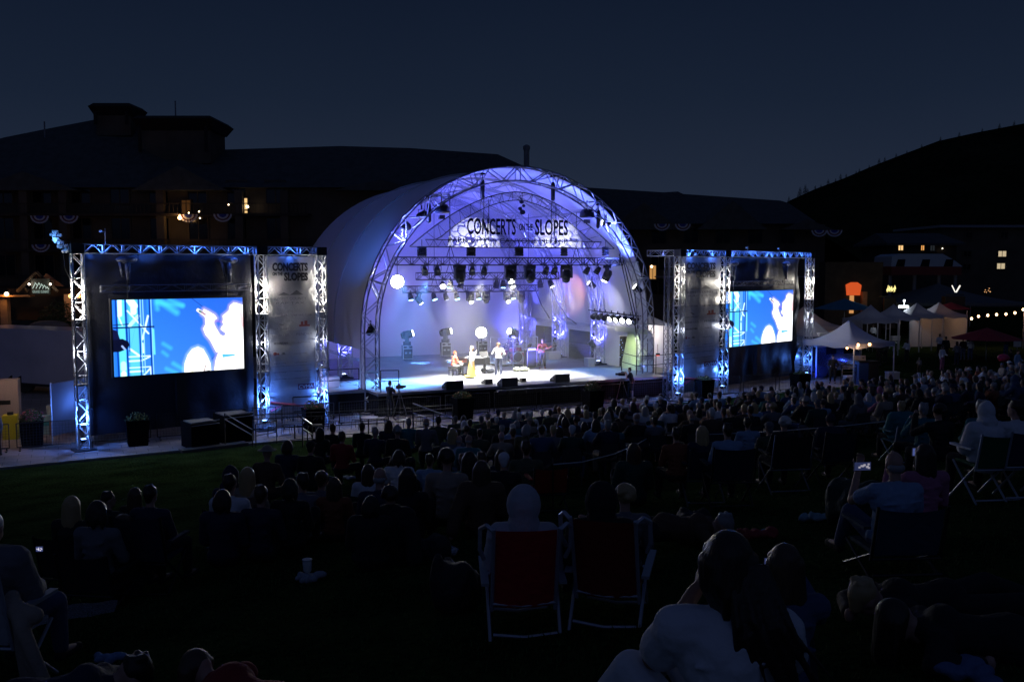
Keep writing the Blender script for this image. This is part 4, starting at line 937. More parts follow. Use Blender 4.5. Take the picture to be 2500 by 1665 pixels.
def tower_group(cols, ztop, banner_between, screen_between, screen_px, where, upl):
    """cols: list of (px, py) feet; a straight line of columns along which everything hangs"""
    base = [G(px, py, 0) for px, py in cols]; A, B = base[0], base[-1]; d = (B - A).normalized(); ang = math.atan2(d.y, d.x); nrm = Vector((-d.y, d.x, 0))
    base = [A + d * (b - A).dot(d) for b in base]
    for i, b in enumerate(base):
        t = thing('truss_tower', '%s screen tower column, %s' % (where, ['outer leg', 'middle leg', 'inner leg'][i] if where == 'near' else ['inner leg beside the white tent', 'middle leg', 'outer leg beside the trailer'][i]), 'truss tower', b, ang, 'aluminium columns of the screen towers')
        m = MB(); truss(m, (0, 0, 0.05), (0, 0, ztop - .33), 0.40, 0.40, up=Vector((0, 1, 0)), bay=0.46, r=0.032, rb=0.019)
        for z in (2.55, 5.05): m.box((0, 0, z), (.46, .46, .05))
        m.build('column', ALU, t)
        MB().box((0, 0, ztop - .16), (.46, .46, .36)).build('corner_block', mat('scuffed black steel', (.03, .03, .035), .5), t)
        MB().box((0, 0, .02), (.8, .8, .04)).build('base_plate', BLK, t)
        if not upl[i]: continue
        l1, l2 = upl[i]
        # floods clamped inside the column
        f = thing('column_flood', 'blue flood at the foot of the %s tower %s' % (where, ['first', 'second', 'third'][i] + ' column from the ' + ('lodge' if where == 'near' else 'shell') + ' end'), 'floor light', b + Vector((0, 0, .35)), ang, 'floods inside the tower columns')
        MB().box((0, 0, 0), (.2, .2, .14)).build('housing', BLK, f); MB().box((0, 0, .08), (.16, .16, .02)).build('lens', lit('blue flood lens', (.2, .4, 1), 8), f)
        spot(b + Vector((0, 0, .46)), b + Vector((0, 0, 8)), l1, (.09, .25, 1), 60, .6, .05)
        bulb(b + Vector((0.0, 0, 1.3)), l1 * .15, (.08, .24, 1), .05)
        bulb(b + Vector((0.0, 0, 3.8)), l2 * .22, (.8, .85, 1), .05, 'column_lamp')
        if (where, i) in (('near', 2), ('far', 0)):      # shaded so they do not spill on the shell
            for za, zb in ((5.1, 9), (7.55, 3), (5.9, 9), (6.8, 3)): spot(b + Vector((0, 0, za)), b + Vector((0, 0, zb)), l2 * 3.2, (1, .93, .80), 75, .5, .05, 'column_lamp')
        else:
            bulb(b + Vector((0.0, 0, 6.2)), l2, (1, .93, .80), .06, 'column_lamp')
            bulb(b + Vector((0.0, 0, 5.3)), l2 * .35, (1, .93, .80), .06, 'column_lamp')
    L = (B - A).length
    t = thing('header_truss', 'long horizontal truss with blue glow on top of the %s screen tower' % where, 'truss', A + Vector((0, 0, ztop - .16)), ang)
    xs = [(b - A).dot(d) for b in base]
    for i in range(len(xs) - 1):
        m = MB(); truss(m, (xs[i] + .26, 0, 0), (xs[i + 1] - .26, 0, 0), 0.36, 0.34, bay=0.36, r=0.028, rb=0.018); m.build('truss', ALU, t)
        n_ = max(1, round((xs[i + 1] - xs[i]) / 2.0))
        for k in range(n_):
            x = xs[i] + (xs[i + 1] - xs[i]) * (k + .5) / n_; bulb(A + d * x + Vector((0, 0, ztop - .15)), 46, (.06, .20, 1), .05, 'truss_lamp')
    return A, d, ang, nrm, xs
def panel(A, d, ang, nrm, x0, x1, z0, z1, off, name, label, cat, m_, part='sheet', fold=0.05, seed=1):
    t = thing(name, label, cat, A + d * x0 + nrm * off + Vector((0, 0, z0)), ang); r = random.Random(seed); m = MB(); NX, NZ = 40, 40; w, h = x1 - x0, z1 - z0
    ph = [(r.uniform(.6, 3.5), r.uniform(-2.2, 2.2), r.uniform(0, 6)) for _ in range(9)]
    for j in range(NZ + 1):
        for i in range(NX + 1):
            x, z = w * i / NX, h * j / NZ; e = 1 - min(1, min(x, w - x, z, h - z) / 1.6)
            y = sum(math.sin(a * x * 1.6 + b * z + c) for a, b, c in ph) * fold * (0.18 + .5 * e); m.v.append((x, y, z))
    m.f = [(j * (NX + 1) + i, j * (NX + 1) + i + 1, (j + 1) * (NX + 1) + i + 1, (j + 1) * (NX + 1) + i) for j in range(NZ) for i in range(NX)]
    m.build(part, m_, t, True); return t
def led_wall(A, ang, nrm, off, corners, label):
    P0 = A + nrm * off; q = [ONP(px, py, P0, ang) for px, py in corners]     # tl, tr, br, bl
    d = Vector((math.cos(ang), math.sin(ang), 0)); x0 = ((q[0] - P0).dot(d) + (q[3] - P0).dot(d)) / 2; x1 = ((q[1] - P0).dot(d) + (q[2] - P0).dot(d)) / 2
    z1, z0 = (q[0].z + q[1].z) / 2, (q[2].z + q[3].z) / 2
    t = thing('led_screen', label, 'video screen', P0 + d * x0 + Vector((0, 0, z0)), ang, 'live video screens beside the stage'); w, h = x1 - x0, z1 - z0
    MB().box((w / 2, .12, h / 2), (w + .12, .2, h + .12)).build('cabinet', mat('led cabinet', (.01, .01, .012), .6), t)
    link('display', screen_picture(w, h), t)
    m = MB()
    for x in (w * .12, w * .88): m.tube((x, .12, h + .05), (x, .12, 7.6 - z0), 0.025)
    m.build('hanger', BLK, t)
    m = MB(); zz = h + .32 + .12; truss(m, (-.35, .12, zz), (w + .35, .12, zz), .26, .26, bay=.55, r=.02, rb=.01); m.build('support_truss', mat('dull blue steel', (.04, .045, .07), .4, .3), t)
    for x in (w * .12, w * .9):                                      # rag-wrapped hoists
        m = MB(); m.ell((x, .1, zz + 1.15), (.42, .16, .16), 12, 6); m.tube((x, .1, zz + 1.1), (x + .05, .1, zz + .2), .14, .05, 8); m.tube((x - .25, .1, zz + 1.1), (x - .18, .1, zz + .45), .09, .03, 6)
        m.build('wrapped_hoist', mat('plastic wrap', (.035, .04, .07), .35, bump=1, bscale=8), t, True)
    MB().box((w * .5, .2, -1.0), (.4, .25, 1.7)).build('back_brace', BLK, t)
    # light the screen throws is its own emission
    return t
def sponsor_banner(A, d, ang, nrm, x0, x1, z0, z1, label, seed):
    t = panel(A, d, ang, nrm, x0, x1, z0, z1, .17, 'sponsor_banner', label, 'banner', BANNERV, 'sheet', 0.016, seed); w, h = x1 - x0, z1 - z0; y = -.055
    def ln(mb, txt, fx0, fx1, fz, size, bold=.02): add_text(mb, txt, size, (w * fx0, y, h * fz), (1, 0, 0), (0, 0, 1), width=w * (fx1 - fx0), bold=bold, depth=.003)
    m = MB(); ln(m, 'CONCERTS', .14, .86, .915, .46, .025); ln(m, 'ON THE', .14, .34, .885, .2, .01); ln(m, 'SLOPES', .37, .86, .855, .46, .025); m.build('title_lettering', mat('banner print', (.01, .01, .015), .6), t)
    m = MB(); ln(m, 'SUMMIT COUNTY', .15, .82, .735, .17, .0); ln(m, 'RAP TAX', .2, .78, .71, .13, .0); ln(m, 'THE VAIL CLUB', .52, .92, .635, .12, 0); ln(m, 'LODGES', .12, .42, .635, .12, 0); ln(m, 'DEER VALLEY', .10, .45, .555, .09, 0); ln(m, 'BANNER & CO', .1, .45, .515, .12, 0); ln(m, 'PENDRY', .60, .93, .515, .16, 0)
    ln(m, 'MOUNTAIN', .14, .42, .465, .13, .006); ln(m, 'Summit', .62, .88, .468, .09, 0)
    for i, f in enumerate((.40, .345, .29, .25)): ln(m, 'park city', .14, .38, f, .08, 0); ln(m, 'canyons', .55, .8, f, .08, 0)
    m.build('small_lettering', mat('faded print', (.10, .10, .11), .6), t)
    m = MB(); m.box((w * .77, y, h * .575), (w * .22, .006, h * .012)).box((w * .72, y, h * .59), (w * .05, .006, h * .02)).box((w * .8, y, h * .592), (w * .06, .006, h * .025)); m.ell((w * .16, y, h * .408), (.09, .006, .08), 12, 6).ell((w * .22, y, h * .406), (.05, .006, .05), 12, 6); m.build('red_emblem', mat('red print', (.25, .05, .04), .6), t)
    m = MB(); m.box((w * .3, y, h * .585), (w * .09, .006, h * .008), ry=.3).box((w * .33, y, h * .408), (w * .05, .006, h * .012)); m.prism([(0, 0), (w * .12, h * .018), (w * .24, 0), (w * .38, h * .03), (w * .52, 0)], (w * .24, y, h * .765), (1, 0, 0), (0, 0, 1), (0, 1, 0), .004); m.build('dark_emblem', mat('faded print', (.10, .10, .11), .6), t)
    MB().box((w * .78, y, h * .195), (w * .34, .008, h * .036)).build('maroon_label', mat('maroon print', (.12, .015, .04), .6), t)
    m = MB(); add_text(m, 'CVMA', .24, (w * .63, y - .012, h * .183), (1, 0, 0), (0, 0, 1), width=w * .30, bold=.0, depth=.003); m.build('label_lettering', mat('pale print', (.5, .5, .5), .6), t)
    m = MB()
    for a, b in (((0, .115), (.55, .085)), ((.3, .095), (.98, .06)), ((0, .05), (.25, .085))): m.tube((w * a[0], y, h * a[1]), (w * b[0], y, h * b[1]), .05, .04, 4)
    m.build('red_ribbon_print', mat('crimson print', (.3, .03, .07), .6), t)
    m = MB()
    for x, z in ((.08, .72), (.93, .72)): m.tube((w * x, y, h * z), (w * x, y, h * (z + .04)), .012, n=4)
    for f in (.33, .295, .25): m.box((w * .5, y, h * f), (w * .8, .003, .012))
    m.build('crease_line', mat('faded print', (.10, .10, .11), .6), t)
NEAR = tower_group([(205, 1098), (652, 1052), (788, 1034)], 7.95, None, None, None, 'near', [(900, 150), (1000, 130), (900, 85)])
A, d, ang, nrm, xs = NEAR
panel(A, d, ang, nrm, xs[0] + .25, xs[1] - .22, .42, 7.6, .62, 'backdrop', 'black wrinkled vinyl backdrop hung behind the near video screen', 'backdrop', BACKDROP, 'sheet', .045, 3)
sponsor_banner(A, d, ang, nrm, xs[1] + .24, xs[2] - .22, .35, 7.55, 'tall grey sponsor banner on the near tower, beside the shell', 5)
led_wall(A, ang, nrm, 0.10, [(274, 731), (592.5, 728), (595, 902.5), (278, 916.5)], 'large glowing video screen on the near tower, on the lodge side of the shell')
FAR = tower_group([(1655, 979), (1742, 958), (1970, 926)], 7.98, None, None, None, 'far', [(1000, 60), (700, 120), (400, 120)])
A, d, ang, nrm, xs = FAR
panel(A, d, ang, nrm, xs[1] + .22, xs[2] - .25, .30, 7.6, .62, 'backdrop', 'black wrinkled vinyl backdrop hung behind the far video screen', 'backdrop', BACKDROP, 'sheet', .045, 8)
sponsor_banner(A, d, ang, nrm, xs[0] + .24, xs[1] - .22, .35, 7.6, 'tall grey sponsor banner on the far tower, beside the white tent', 9)
led_wall(A, ang, nrm, 0.10, [(1773.6, 711.3), (1936.7, 709.1), (1933, 835.8), (1770.4, 843.9)], 'smaller-looking glowing video screen on the far tower beyond the shell')
spot(NEAR[0] + NEAR[1] * 9.6 + Vector((0, .3, 8.1)), S(-7.2, 3.0, 8.2), 900, (.05, .20, 1), 46, 1, .1)
# rear leg and stub truss behind the far tower
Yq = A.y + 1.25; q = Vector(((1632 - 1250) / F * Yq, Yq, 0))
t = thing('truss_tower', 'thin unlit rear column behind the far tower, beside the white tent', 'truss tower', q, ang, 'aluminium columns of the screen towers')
m = MB(); truss(m, (0, 0, 0.05), (0, 0, 7.6), 0.34, 0.34, up=Vector((0, 1, 0)), bay=0.5, r=0.025, rb=0.012); m.build('column', mat('shade-dimmed aluminium', (.12, .12, .13), .5, .3), t); MB().box((0, 0, .02), (.7, .7, .04)).build('base_plate', BLK, t)  # darker aluminium paints in the dimness of this column
t = thing('stub_truss', 'short blue stub truss tying the far tower to its rear column', 'truss', A + Vector((0, 0, 7.82)), ang); m = MB(); truss(m, -nrm * 0 + Vector((0, .3, 0)), Vector((-.2, 1.9, 0)), .3, .3, bay=.4, r=.022, rb=.012); m.build('truss', ALU, t)
bulb(A + nrm * 1.1 + Vector((0, 0, 7.8)), 6, (.2, .3, 1), .04, 'truss_lamp')
# fittings on tower tops
A0, d0, an0, nr0, x0_ = NEAR
t = thing('cable_bundle', 'blue-lit tangle of cables and clamps sticking out of the tower corner', 'cable bundle', A0 + Vector((-.35, 0, 7.95)), an0); m = MB(); r_ = random.Random(4)
for i in range(34):
    f = i / 34; c = Vector((-.55 * f + r_.uniform(-.1, .1), r_.uniform(-.08, .08), .75 * f - .25 + r_.uniform(-.1, .1))); m.box(c, (.12 + r_.random() * .1, .08, .1), rz=r_.random() * 3, rx=r_.random() * 3)
m.build('clamps', mat('pale steel', (.4, .42, .5), .4), t); m = MB(); m.path([(.1, 0, 0), (-.15, 0, -.3), (-.12, 0, -.9), (.1, 0, -1.4)], .02).path([(0, 0, .1), (.7, 0, .0)], .012); m.build('cable', BLK, t)
bulb(A0 + Vector((-.75, -.55, 8.1)), 16, (.15, .45, 1), .05, 'clamp_lamp'); bulb(A0 + d0 * -.2 + Vector((0, -.3, 8.3)), 5, (.2, .4, 1), .05, 'clamp_lamp')
for AA, dd, aa, f, lab in ((A0, d0, an0, .93, 'thin weather mast standing on the near tower header'), (FAR[0], FAR[1], FAR[2], 6.5, 'small mast and lamp head on the far tower header'), (FAR[0], FAR[1], FAR[2], 10.0, 'round lamp fitting on the outer end of the far tower header')):
    t = thing('mast', lab, 'mast', AA + dd * (f if f > 1 else 1.05) + Vector((0, 0, 7.96)), aa); m = MB(); m.tube((0, 0, 0), (0, 0, .62 if f < 1 else .3), .018).tube((0, 0, .5 if f < 1 else .2), (-.14, 0, .5 if f < 1 else .2), .015).build('pole', ALU, t); MB().ell((-.16, 0, .52 if f < 1 else .22), (.06, .06, .05)).build('sensor', WHT, t)
# ================================================================== BEHIND AND BESIDE
# white tent at the far side of the shell
wt = thing('side_tent', 'small white pitched tent squeezed between shell and far tower', 'tent', S(0, 0), TH)
u0, u1, t0, t1 = 8.75, 11.6, 2.2, 6.2; zt = 4.3
m = MB(); m.quad((u0, t0, 0.1), (u1, t0, 0.1), (u1, t0, 3.55), (u0, t0, 3.75)).quad((u1, t0, .1), (u1, t1, .1), (u1, t1, 3.55), (u1, t0, 3.55)).quad((u0, t1, .1), (u1, t1, .1), (u1, t1, 3.55), (u0, t1, 3.75)); m.build('wall', FABRIC, wt)
m = MB(); um, tm = u0 - .6, (t0 + t1) / 2; m.add([(u0, t0 - .1, 3.75), (u1 + .1, t0 - .1, 3.5), (u1 + .1, t1, 3.5), (u0, t1, 3.75), (um + .6, tm, 5.0)], [(0, 1, 4), (1, 2, 4), (2, 3, 4), (3, 0, 4)]); m.build('roof', FABRIC, wt)
bulb(S(9.8, 1.2, 3.2), 110, (1, .9, .8), .15, 'added_tent_fill'); bulb(S(10, 4, 2.6), 160, (1, .85, .75), .15, 'added_tent_fill')  # added fill bulbs that brighten the tent, no fixtures behind them
# semi trailer at the lodge side
tr = thing('semi_trailer', 'long white trailer side parked behind the near tower', 'trailer', (0, 0, 0)); Yt = 53
a, b = AY(-60, 803, Yt), AY(262, 812, Yt - 4); m = MB(); dd_ = (b - a); rz = math.atan2(dd_.y, dd_.x); c = (a + b) / 2; L = Vector((dd_.x, dd_.y)).length
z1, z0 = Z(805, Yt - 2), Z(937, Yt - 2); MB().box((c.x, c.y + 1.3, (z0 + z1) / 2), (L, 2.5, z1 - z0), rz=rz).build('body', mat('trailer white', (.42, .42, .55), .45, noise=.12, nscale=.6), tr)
MB().box((c.x, c.y + 1.25, z0 - .07), (L, 2.4, .14), rz=rz).build('side_rail', BLK, tr)
for k in (.30, .37): MB().tube((a + dd_ * k) + Vector((0, .3, -a.z + .5)), (a + dd_ * k) + Vector((0, .0, -a.z + .5)), .5, n=18).build('wheel', mat('rubber', (.015, .015, .015), .8), tr)
MB().box((c.x + L * .3, c.y + .6, z0 / 2), (.2, .2, z0)).build('landing_leg', BLK, tr)
# tents and trailer beyond the far tower
TENTW = mat('tent canvas', (0.36, 0.37, 0.44), 0.7, bump=.2, bscale=1.2, trans=.15)
def tent(px, py, w_px, s, label, rz=.1, dep=None, zw=2.35, rise=1.5, walls=(), glow=0, base=None, tm=None, gcol=(1, .5, .2)):
    """high-peak frame tent; (px, py) is the peak"""
    Y = F / s; w = w_px / s; dep = dep or w; p = AY(px, py, Y); zp = p.z; zw = zp - rise; g0 = base if base is not None else 0
    t = thing('peak_tent', label, 'tent', (p.x, Y, g0), rz, 'white high-peak tents'); m = MB(); n = 9; N = 8
    ring = []
    for k in range(n + 1):
        f = k / n; hgt = zw - g0 + (zp - zw) * ((1 - f) ** 1.9)
        for i in range(N * 4):
            sd, q = divmod(i, N); q = q / N; c = [(-1, -1), (1, -1), (1, 1), (-1, 1)]; a, b = c[sd], c[(sd + 1) % 4]
            x, y = a[0] + (b[0] - a[0]) * q, a[1] + (b[1] - a[1]) * q; m.v.append((x * w / 2 * f, y * dep / 2 * f, hgt))
    M_ = N * 4
    m.f = [(k * M_ + i, k * M_ + (i + 1) % M_, (k + 1) * M_ + (i + 1) % M_, (k + 1) * M_ + i) for k in range(n) for i in range(M_)]
    k0 = len(m.v); 
    for i in range(M_): x, y, z = m.v[n * M_ + i]; m.v.append((x, y, z - .28 - .05 * math.sin(i * 1.57)))
    m.f += [(n * M_ + i, n * M_ + (i + 1) % M_, k0 + (i + 1) % M_, k0 + i) for i in range(M_)]
    m.build('canopy', tm or TENTW, t, True)
    for a, b in ((-1, -1), (1, -1), (1, 1), (-1, 1)): MB().tube((a * w / 2 * .98, b * dep / 2 * .98, 0), (a * w / 2 * .98, b * dep / 2 * .98, zw - g0), .045).build('leg', ALU, t)
    for sd in walls:
        m = MB(); a, b = {'l': ((-1, -1), (-1, 1)), 'r': ((1, -1), (1, 1)), 'b': ((-1, 1), (1, 1)), 'f': ((-1, -1), (1, -1))}[sd]
        m.quad((a[0] * w / 2, a[1] * dep / 2, .05), (b[0] * w / 2, b[1] * dep / 2, .05), (b[0] * w / 2, b[1] * dep / 2, zw - g0 - .2), (a[0] * w / 2, a[1] * dep / 2, zw - g0 - .2)); m.build('side_wall', TENTW, t)
    if glow: bulb((p.x, Y - dep * .1, zw - .5), glow, gcol, .1, 'tent_lamp_and_fill')
    return t, w, dep, zw
tA = tent(2073, 781, 152, 39.5, 'nearest white peak tent with globe bulbs along its front edge', R(32), rise=1.30)
tent(1986, 780, 140, 37, 'white peak tent half behind the far tower, above the silver trailer', R(32), rise=1.35)
tent(1965, 745, 130, 33, 'white peak tent with orange-lit wall behind the far tower', R(30), rise=1.5, walls='br', glow=30)
tent(2126, 744, 96, 30, 'white peak tent, first of the row of four', R(8), rise=1.15, walls='l', base=0, glow=9, gcol=(.75, .8, 1))  # first tents of the row: lamp added inside so the canopy glows
tent(2182, 742, 88, 29, 'white peak tent, second of the row of four', R(8), rise=1.05, glow=9, gcol=(.75, .8, 1))
tent(2239, 739, 88, 28.6, 'white peak tent, third of the row of four', R(8), rise=1.0, glow=8, gcol=(.9, .8, .8))
tent(2293, 738, 92, 28.2, 'white peak tent with amber wall, last of the row of four', R(8), rise=1.0, walls='rb', glow=25)
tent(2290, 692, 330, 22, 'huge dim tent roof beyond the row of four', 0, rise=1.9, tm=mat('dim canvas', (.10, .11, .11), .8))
for px, py, r in ((2068, 850, .07), (2095, 842, .09), (2123, 841, .09)):
    p = AY(px, py, 54.5); t = thing('globe_bulb', {2068: 'single globe bulb at the tent corner pole', 2095: 'globe bulb in the middle of the near tent edge', 2123: 'globe bulb toward the open end of the near tent edge'}[px], 'lamp', p, 0, 'globe bulbs on the near peak tent')
    MB().ell((0, 0, 0), (r, r, r), 12, 8).build('glass', lit('globe warm', (1, .5, .2), 7), t, True); MB().tube((0, 0, r), (0, 0, r + .12), .03).build('socket', BLK, t)
    bulb(p + Vector((0, -.2, -.1)), 7, (1, .6, .32), .1)
# string lights at the far edge
m = MB(); pts = [AY(px, py, 80) for px, py in ((2355, 790), (2372, 778), (2389, 773), (2411, 770), (2433, 768), (2456, 767), (2478, 764), (2500, 757))]
sl = thing('string_lights', 'string of warm bulbs running above the dark slope toward the hill', 'string lights', (0, 0, 0)); m.path(pts, .015, 4); m.build('wire', BLK, sl)
m = MB(); P = [AY(px, py, 80) for px, py in ((2372, 778), (2389, 772.5), (2411.5, 770), (2433, 768), (2456, 767), (2478, 764), (2498, 756))]
for p in P: MB().ell(p, (.1, .1, .12), 8, 6).build('bulb', lit('warm bulb', (1, .62, .3), 9), sl, True)
for p in P[::2]: bulb(p + Vector((0, -.3, -.3)), 8, (1, .5, .25), .1)
for px in (2360, 2500): MB().tube(Vector((AY(px, 790, 80).x, 80, 0)), AY(px, 775, 80) + Vector((0, 0, .6)), .05).build('pole', GREY, sl)
# orange lit room, yellow neon, V sign, blue umbrella
rm = thing('bar_front', 'low building bay glowing orange above a bright amber doorway', 'building'); Yb = 96
MB().box((X(2085, Yb), Yb + 1.2, Z(740, Yb)), (6.0, 2.0, 8.5)).build('wall', WALLD, rm)
MB().prism([(-.7, -.65), (.7, -.65), (.82, .4), (.4, .7), (-.3, .7), (-.82, .45)], (X(2084, Yb), Yb + .12, Z(706, Yb)), (1, 0, 0), (0, 0, 1), (0, 1, 0), .1).build('backlit_panel', lit('orange backlit panel', (1, .13, .025), .62), rm)
for py, h in ((730, .7), (758, .6)): MB().box((X(2080, Yb), Yb + .1, Z(py, Yb)), (.42, .1, h)).build('doorway_glow', lit('amber doorway', (1, .45, .15), .6), rm)
MB().box((X(2108, Yb), Yb - .1, Z(745, Yb)), (.5, .5, 2.8)).build('timber_post', WOODL, rm)
bulb((X(2095, Yb), Yb - 1.2, Z(720, Yb)), 4, (1, .35, .1), .2)
nsn = thing('neon_sign', 'small scribbled yellow neon sign on a dark stand', 'sign', AY(2175, 706, 92)); m = MB(); r_ = random.Random(9)
for i in range(12): m.path([(-.44 + i * .075, 0, -.32 + r_.random() * .3), (-.40 + i * .075 + r_.random() * .1, 0, .0 + r_.random() * .42), (-.34 + i * .075, 0, -.28 + r_.random() * .3)], .024, 4)
m.build('tubing', lit('yellow neon', (1, .85, .3), 1.6), nsn); MB().box((0, .15, -.75), (2.0, .2, .1)).box((0, .2, -2.4), (1.2, .3, 3)).build('stand', BLK, nsn); bulb(AY(2168, 706, 91), 14, (.9, .9, .2), .1)
vs_ = thing('letter_sign', 'white V shaped sign above a dark kiosk', 'sign', AY(2333, 706, 88)); m = MB(); m.tube((-.36, 0, .35), (-.02, 0, -.3), .05, n=4).tube((.42, 0, .35), (.06, 0, -.3), .07, n=4); m.build('letter_tubes', lit('white tubes', (1, .95, .85), 1.2), vs_); MB().box((.1, .3, -.55), (1.6, .3, .08)).box((.1, .6, -1.6), (1.9, .8, 1.8)).build('kiosk', BLK, vs_)
cl = thing('hanging_light', 'bright white linear lamp above the second tent of the row', 'lamp', AY(2206, 749, 84)); MB().box((0, 0, 0), (.85, .2, .22)).build('tube', lit('white tube lamp', (.85, .95, 1), 6), cl); MB().ell((.05, 0, .55), (.1, .1, .1)).tube((.05, 0, .1), (.05, 0, .55), .02).build('finial', lit('white tube lamp', (.85, .95, 1), 6), cl); bulb(AY(2206, 745, 80), 110, (.8, .9, 1), .1)
fx = thing('fire_pit_glow', 'faint amber cluster of tiny lights on the dark hillside', 'lamp', AY(2415, 709, 120)); m = MB()
for i in range(7): m.ell((r_.uniform(-.6, .6), 0, r_.uniform(-.25, .3)), (.07, .07, .07), 6, 4)
m.build('lights', lit('dim amber', (1, .5, .2), .8), fx)
def umbrella(px, py, Y, r, col, label):
    p = AY(px, py, Y); t = thing('parasol', label, 'parasol', (p.x, Y, 0)); m = MB(); n = 8
    m.v = [(0, 0, p.z)] + [(r * math.cos(6.283 * i / n), r * math.sin(6.283 * i / n), p.z - r * .33) for i in range(n)]; m.f = [(0, 1 + i, 1 + (i + 1) % n) for i in range(n)]; m.build('canopy', mat('parasol ' + label[:8], col, .8), t); MB().tube((0, 0, 0), (0, 0, p.z), .04).build('pole', GREY, t)
umbrella(2062, 729, 80, 2.7, (.02, .16, .26), 'teal parasol in front of the orange lit bay'); umbrella(2322, 738, 83, 1.8, (.4, .02, .02), 'small red parasol behind the last tent of the row'); umbrella(2410, 800, 70, 2.6, (.3, .015, .03), 'dark red parasol on the slope beside the amber tent wall')
# silver travel trailer lit blue
at = thing('travel_trailer', 'rounded silver travel trailer lit deep blue behind the far tower', 'trailer', AY(1990, 880, 60).xy.to_3d(), R(25)); m = MB(); pr = [(-2.9, .45), (-3.0, 1.2), (-2.7, 2.1), (-2.0, 2.55), (0, 2.65), (2.0, 2.55), (2.7, 2.1), (3.0, 1.2), (2.9, .45)]
m2 = MB(); N = 12
for k in range(N + 1):
    y = -1.15 + 2.3 * k / N; q = (1 - abs(y / 1.2) ** 4) ** .35
    for x, z in pr: m2.v.append((x * (.86 + .14 * q), y, .45 + (z - .45) * (.80 + .2 * q)))
n = len(pr); m2.f = [(k * n + i, k * n + i + 1, (k + 1) * n + i + 1, (k + 1) * n + i) for k in range(N) for i in range(n - 1)] + [tuple(range(n)), tuple(range(N * n, N * n + n))[::-1]]
m2.build('body', mat('riveted aluminium', (.55, .57, .6), .22, .9), at, True)
for x in (-1.6, .2, 1.7): MB().box((x, -1.17, 1.75), (.8, .05, .5)).build('window', GLASSD, at)
for x in (-.4, .4): MB().tube((x, -1.2, .38), (x, -1.0, .38), .38, n=16).build('wheel', mat('rubber', (.015, .015, .015), .8), at)
MB().box((.4, 0, 2.72), (.9, .8, .18)).build('roof_vent', WHT, at)
p = AY(1992, 905, 58); spot((p.x, 57.2, .2), (p.x + .6, 60, 1.4), 300, (.02, .06, 1), 70, .6, .05)
# posters on an easel rail, blue bins, coolers
for px, lab in ((2090, 'white notice board leaning on the rail under the near peak tent'), (2106, 'second notice board with small crest under the near peak tent')):
    t = thing('notice_board', lab, 'board', AY(px, 880, 56), R(12)); MB().box((0, 0, 0), (.42, .03, .6), rx=-.12).build('board', mat('poster white', (.4, .38, .36), .6), t)
    if px > 2100: MB().box((0.02, -.03, .15), (.14, .01, .08)).build('crest', mat('faded print', (.10, .10, .11), .6), t)
t = thing('crowd_rail', 'dark horizontal rails below the notice boards', 'railing', AY(2090, 905, 55.5)); m = MB()
for z in (-.1, .15, .35): m.tube((-.9, 0, z), (.9, 0, z), .025)
for x in (-.9, 0, .9): m.tube((x, 0, -.9), (x, 0, .4), .03)
m.build('rails', BLK, t)
for px, py, w_, h_, c, lab, nm in ((2103, 938, .72, 1.35, (.01, .035, .16), 'tall dark blue waste bin on the plaza by the near peak tent', 'waste_bin'), (2126, 938, .62, 1.35, (.012, .012, .015), 'black waste bin beside the blue one', 'waste_bin')):
    g_ = G(px, py, 0); t = thing(nm, lab, 'bin', g_, R(10)); MB().box((0, 0, h_ / 2), (w_, .6, h_)).build('body', mat('bin ' + lab[:5], c, .5), t); MB().box((0, 0, h_ + .04), (w_ + .06, .66, .08)).build('lid', BLK, t)
for px, py, w_, lab in ((2178, 925, .75, 'white cooler box with red mark by the tent leg'), (2077, 935, .75, 'bluish white cooler box under the near tent'), (2246, 828, .9, 'pale box on the ground before the row of tents'), (2185, 832, .8, 'pale folding table top before the second tent')):
    g_ = G(px, py, 0); t = thing('cooler', lab, 'cooler', g_, R(8)); MB().box((0, 0, .2), (w_, .45, .4)).build('body', mat('cooler white', (.5, .5, .5), .5), t); MB().box((0, 0, .43), (w_ + .03, .48, .06)).build('lid', WHT, t)
    if px == 2178: MB().box((-w_ * .3, -.23, .25), (.12, .01, .12)).build('red_mark', mat('red print', (.25, .05, .04), .6), t)
for px, py, lab in ((2155, 858, 'long serving table inside the first tent of the row'), (2300, 818, 'long serving table under the last tent')):
    g_ = G(px, py, 0); t = thing('serving_table', lab, 'table', g_, R(8)); MB().box((0, 0, .74), (2.4, .75, .04)).build('top', mat('cooler white', (.5, .5, .5), .5), t)
    for a in (-1.1, 1.1):
        for b in (-.3, .3): MB().tube((a, b, 0), (a, b, .72), .02).build('leg', GREY, t)
t = thing('hand_sign', 'blank white placard on a stick at the dark slope edge', 'sign', AY(2484, 840, 62)); MB().box((0, 0, 0), (.52, .02, .38)).build('board', mat('poster white', (.4, .38, .36), .6), t); MB().tube((0, .02, -.2), (0, .02, -1.2), .015).build('stick', GREY, t)
t = thing('balloon', 'pink balloon held at the edge of the dark slope', 'balloon', AY(2450, 874, 60)); MB().ell((0, 0, 0), (.38, .3, .27), 14, 10).build('skin', mat('pink rubber', (.45, .03, .10), .35), t, True); MB().tube((0, 0, -.27), (.2, 0, -1.2), .006).build('ribbon', WHT, t)
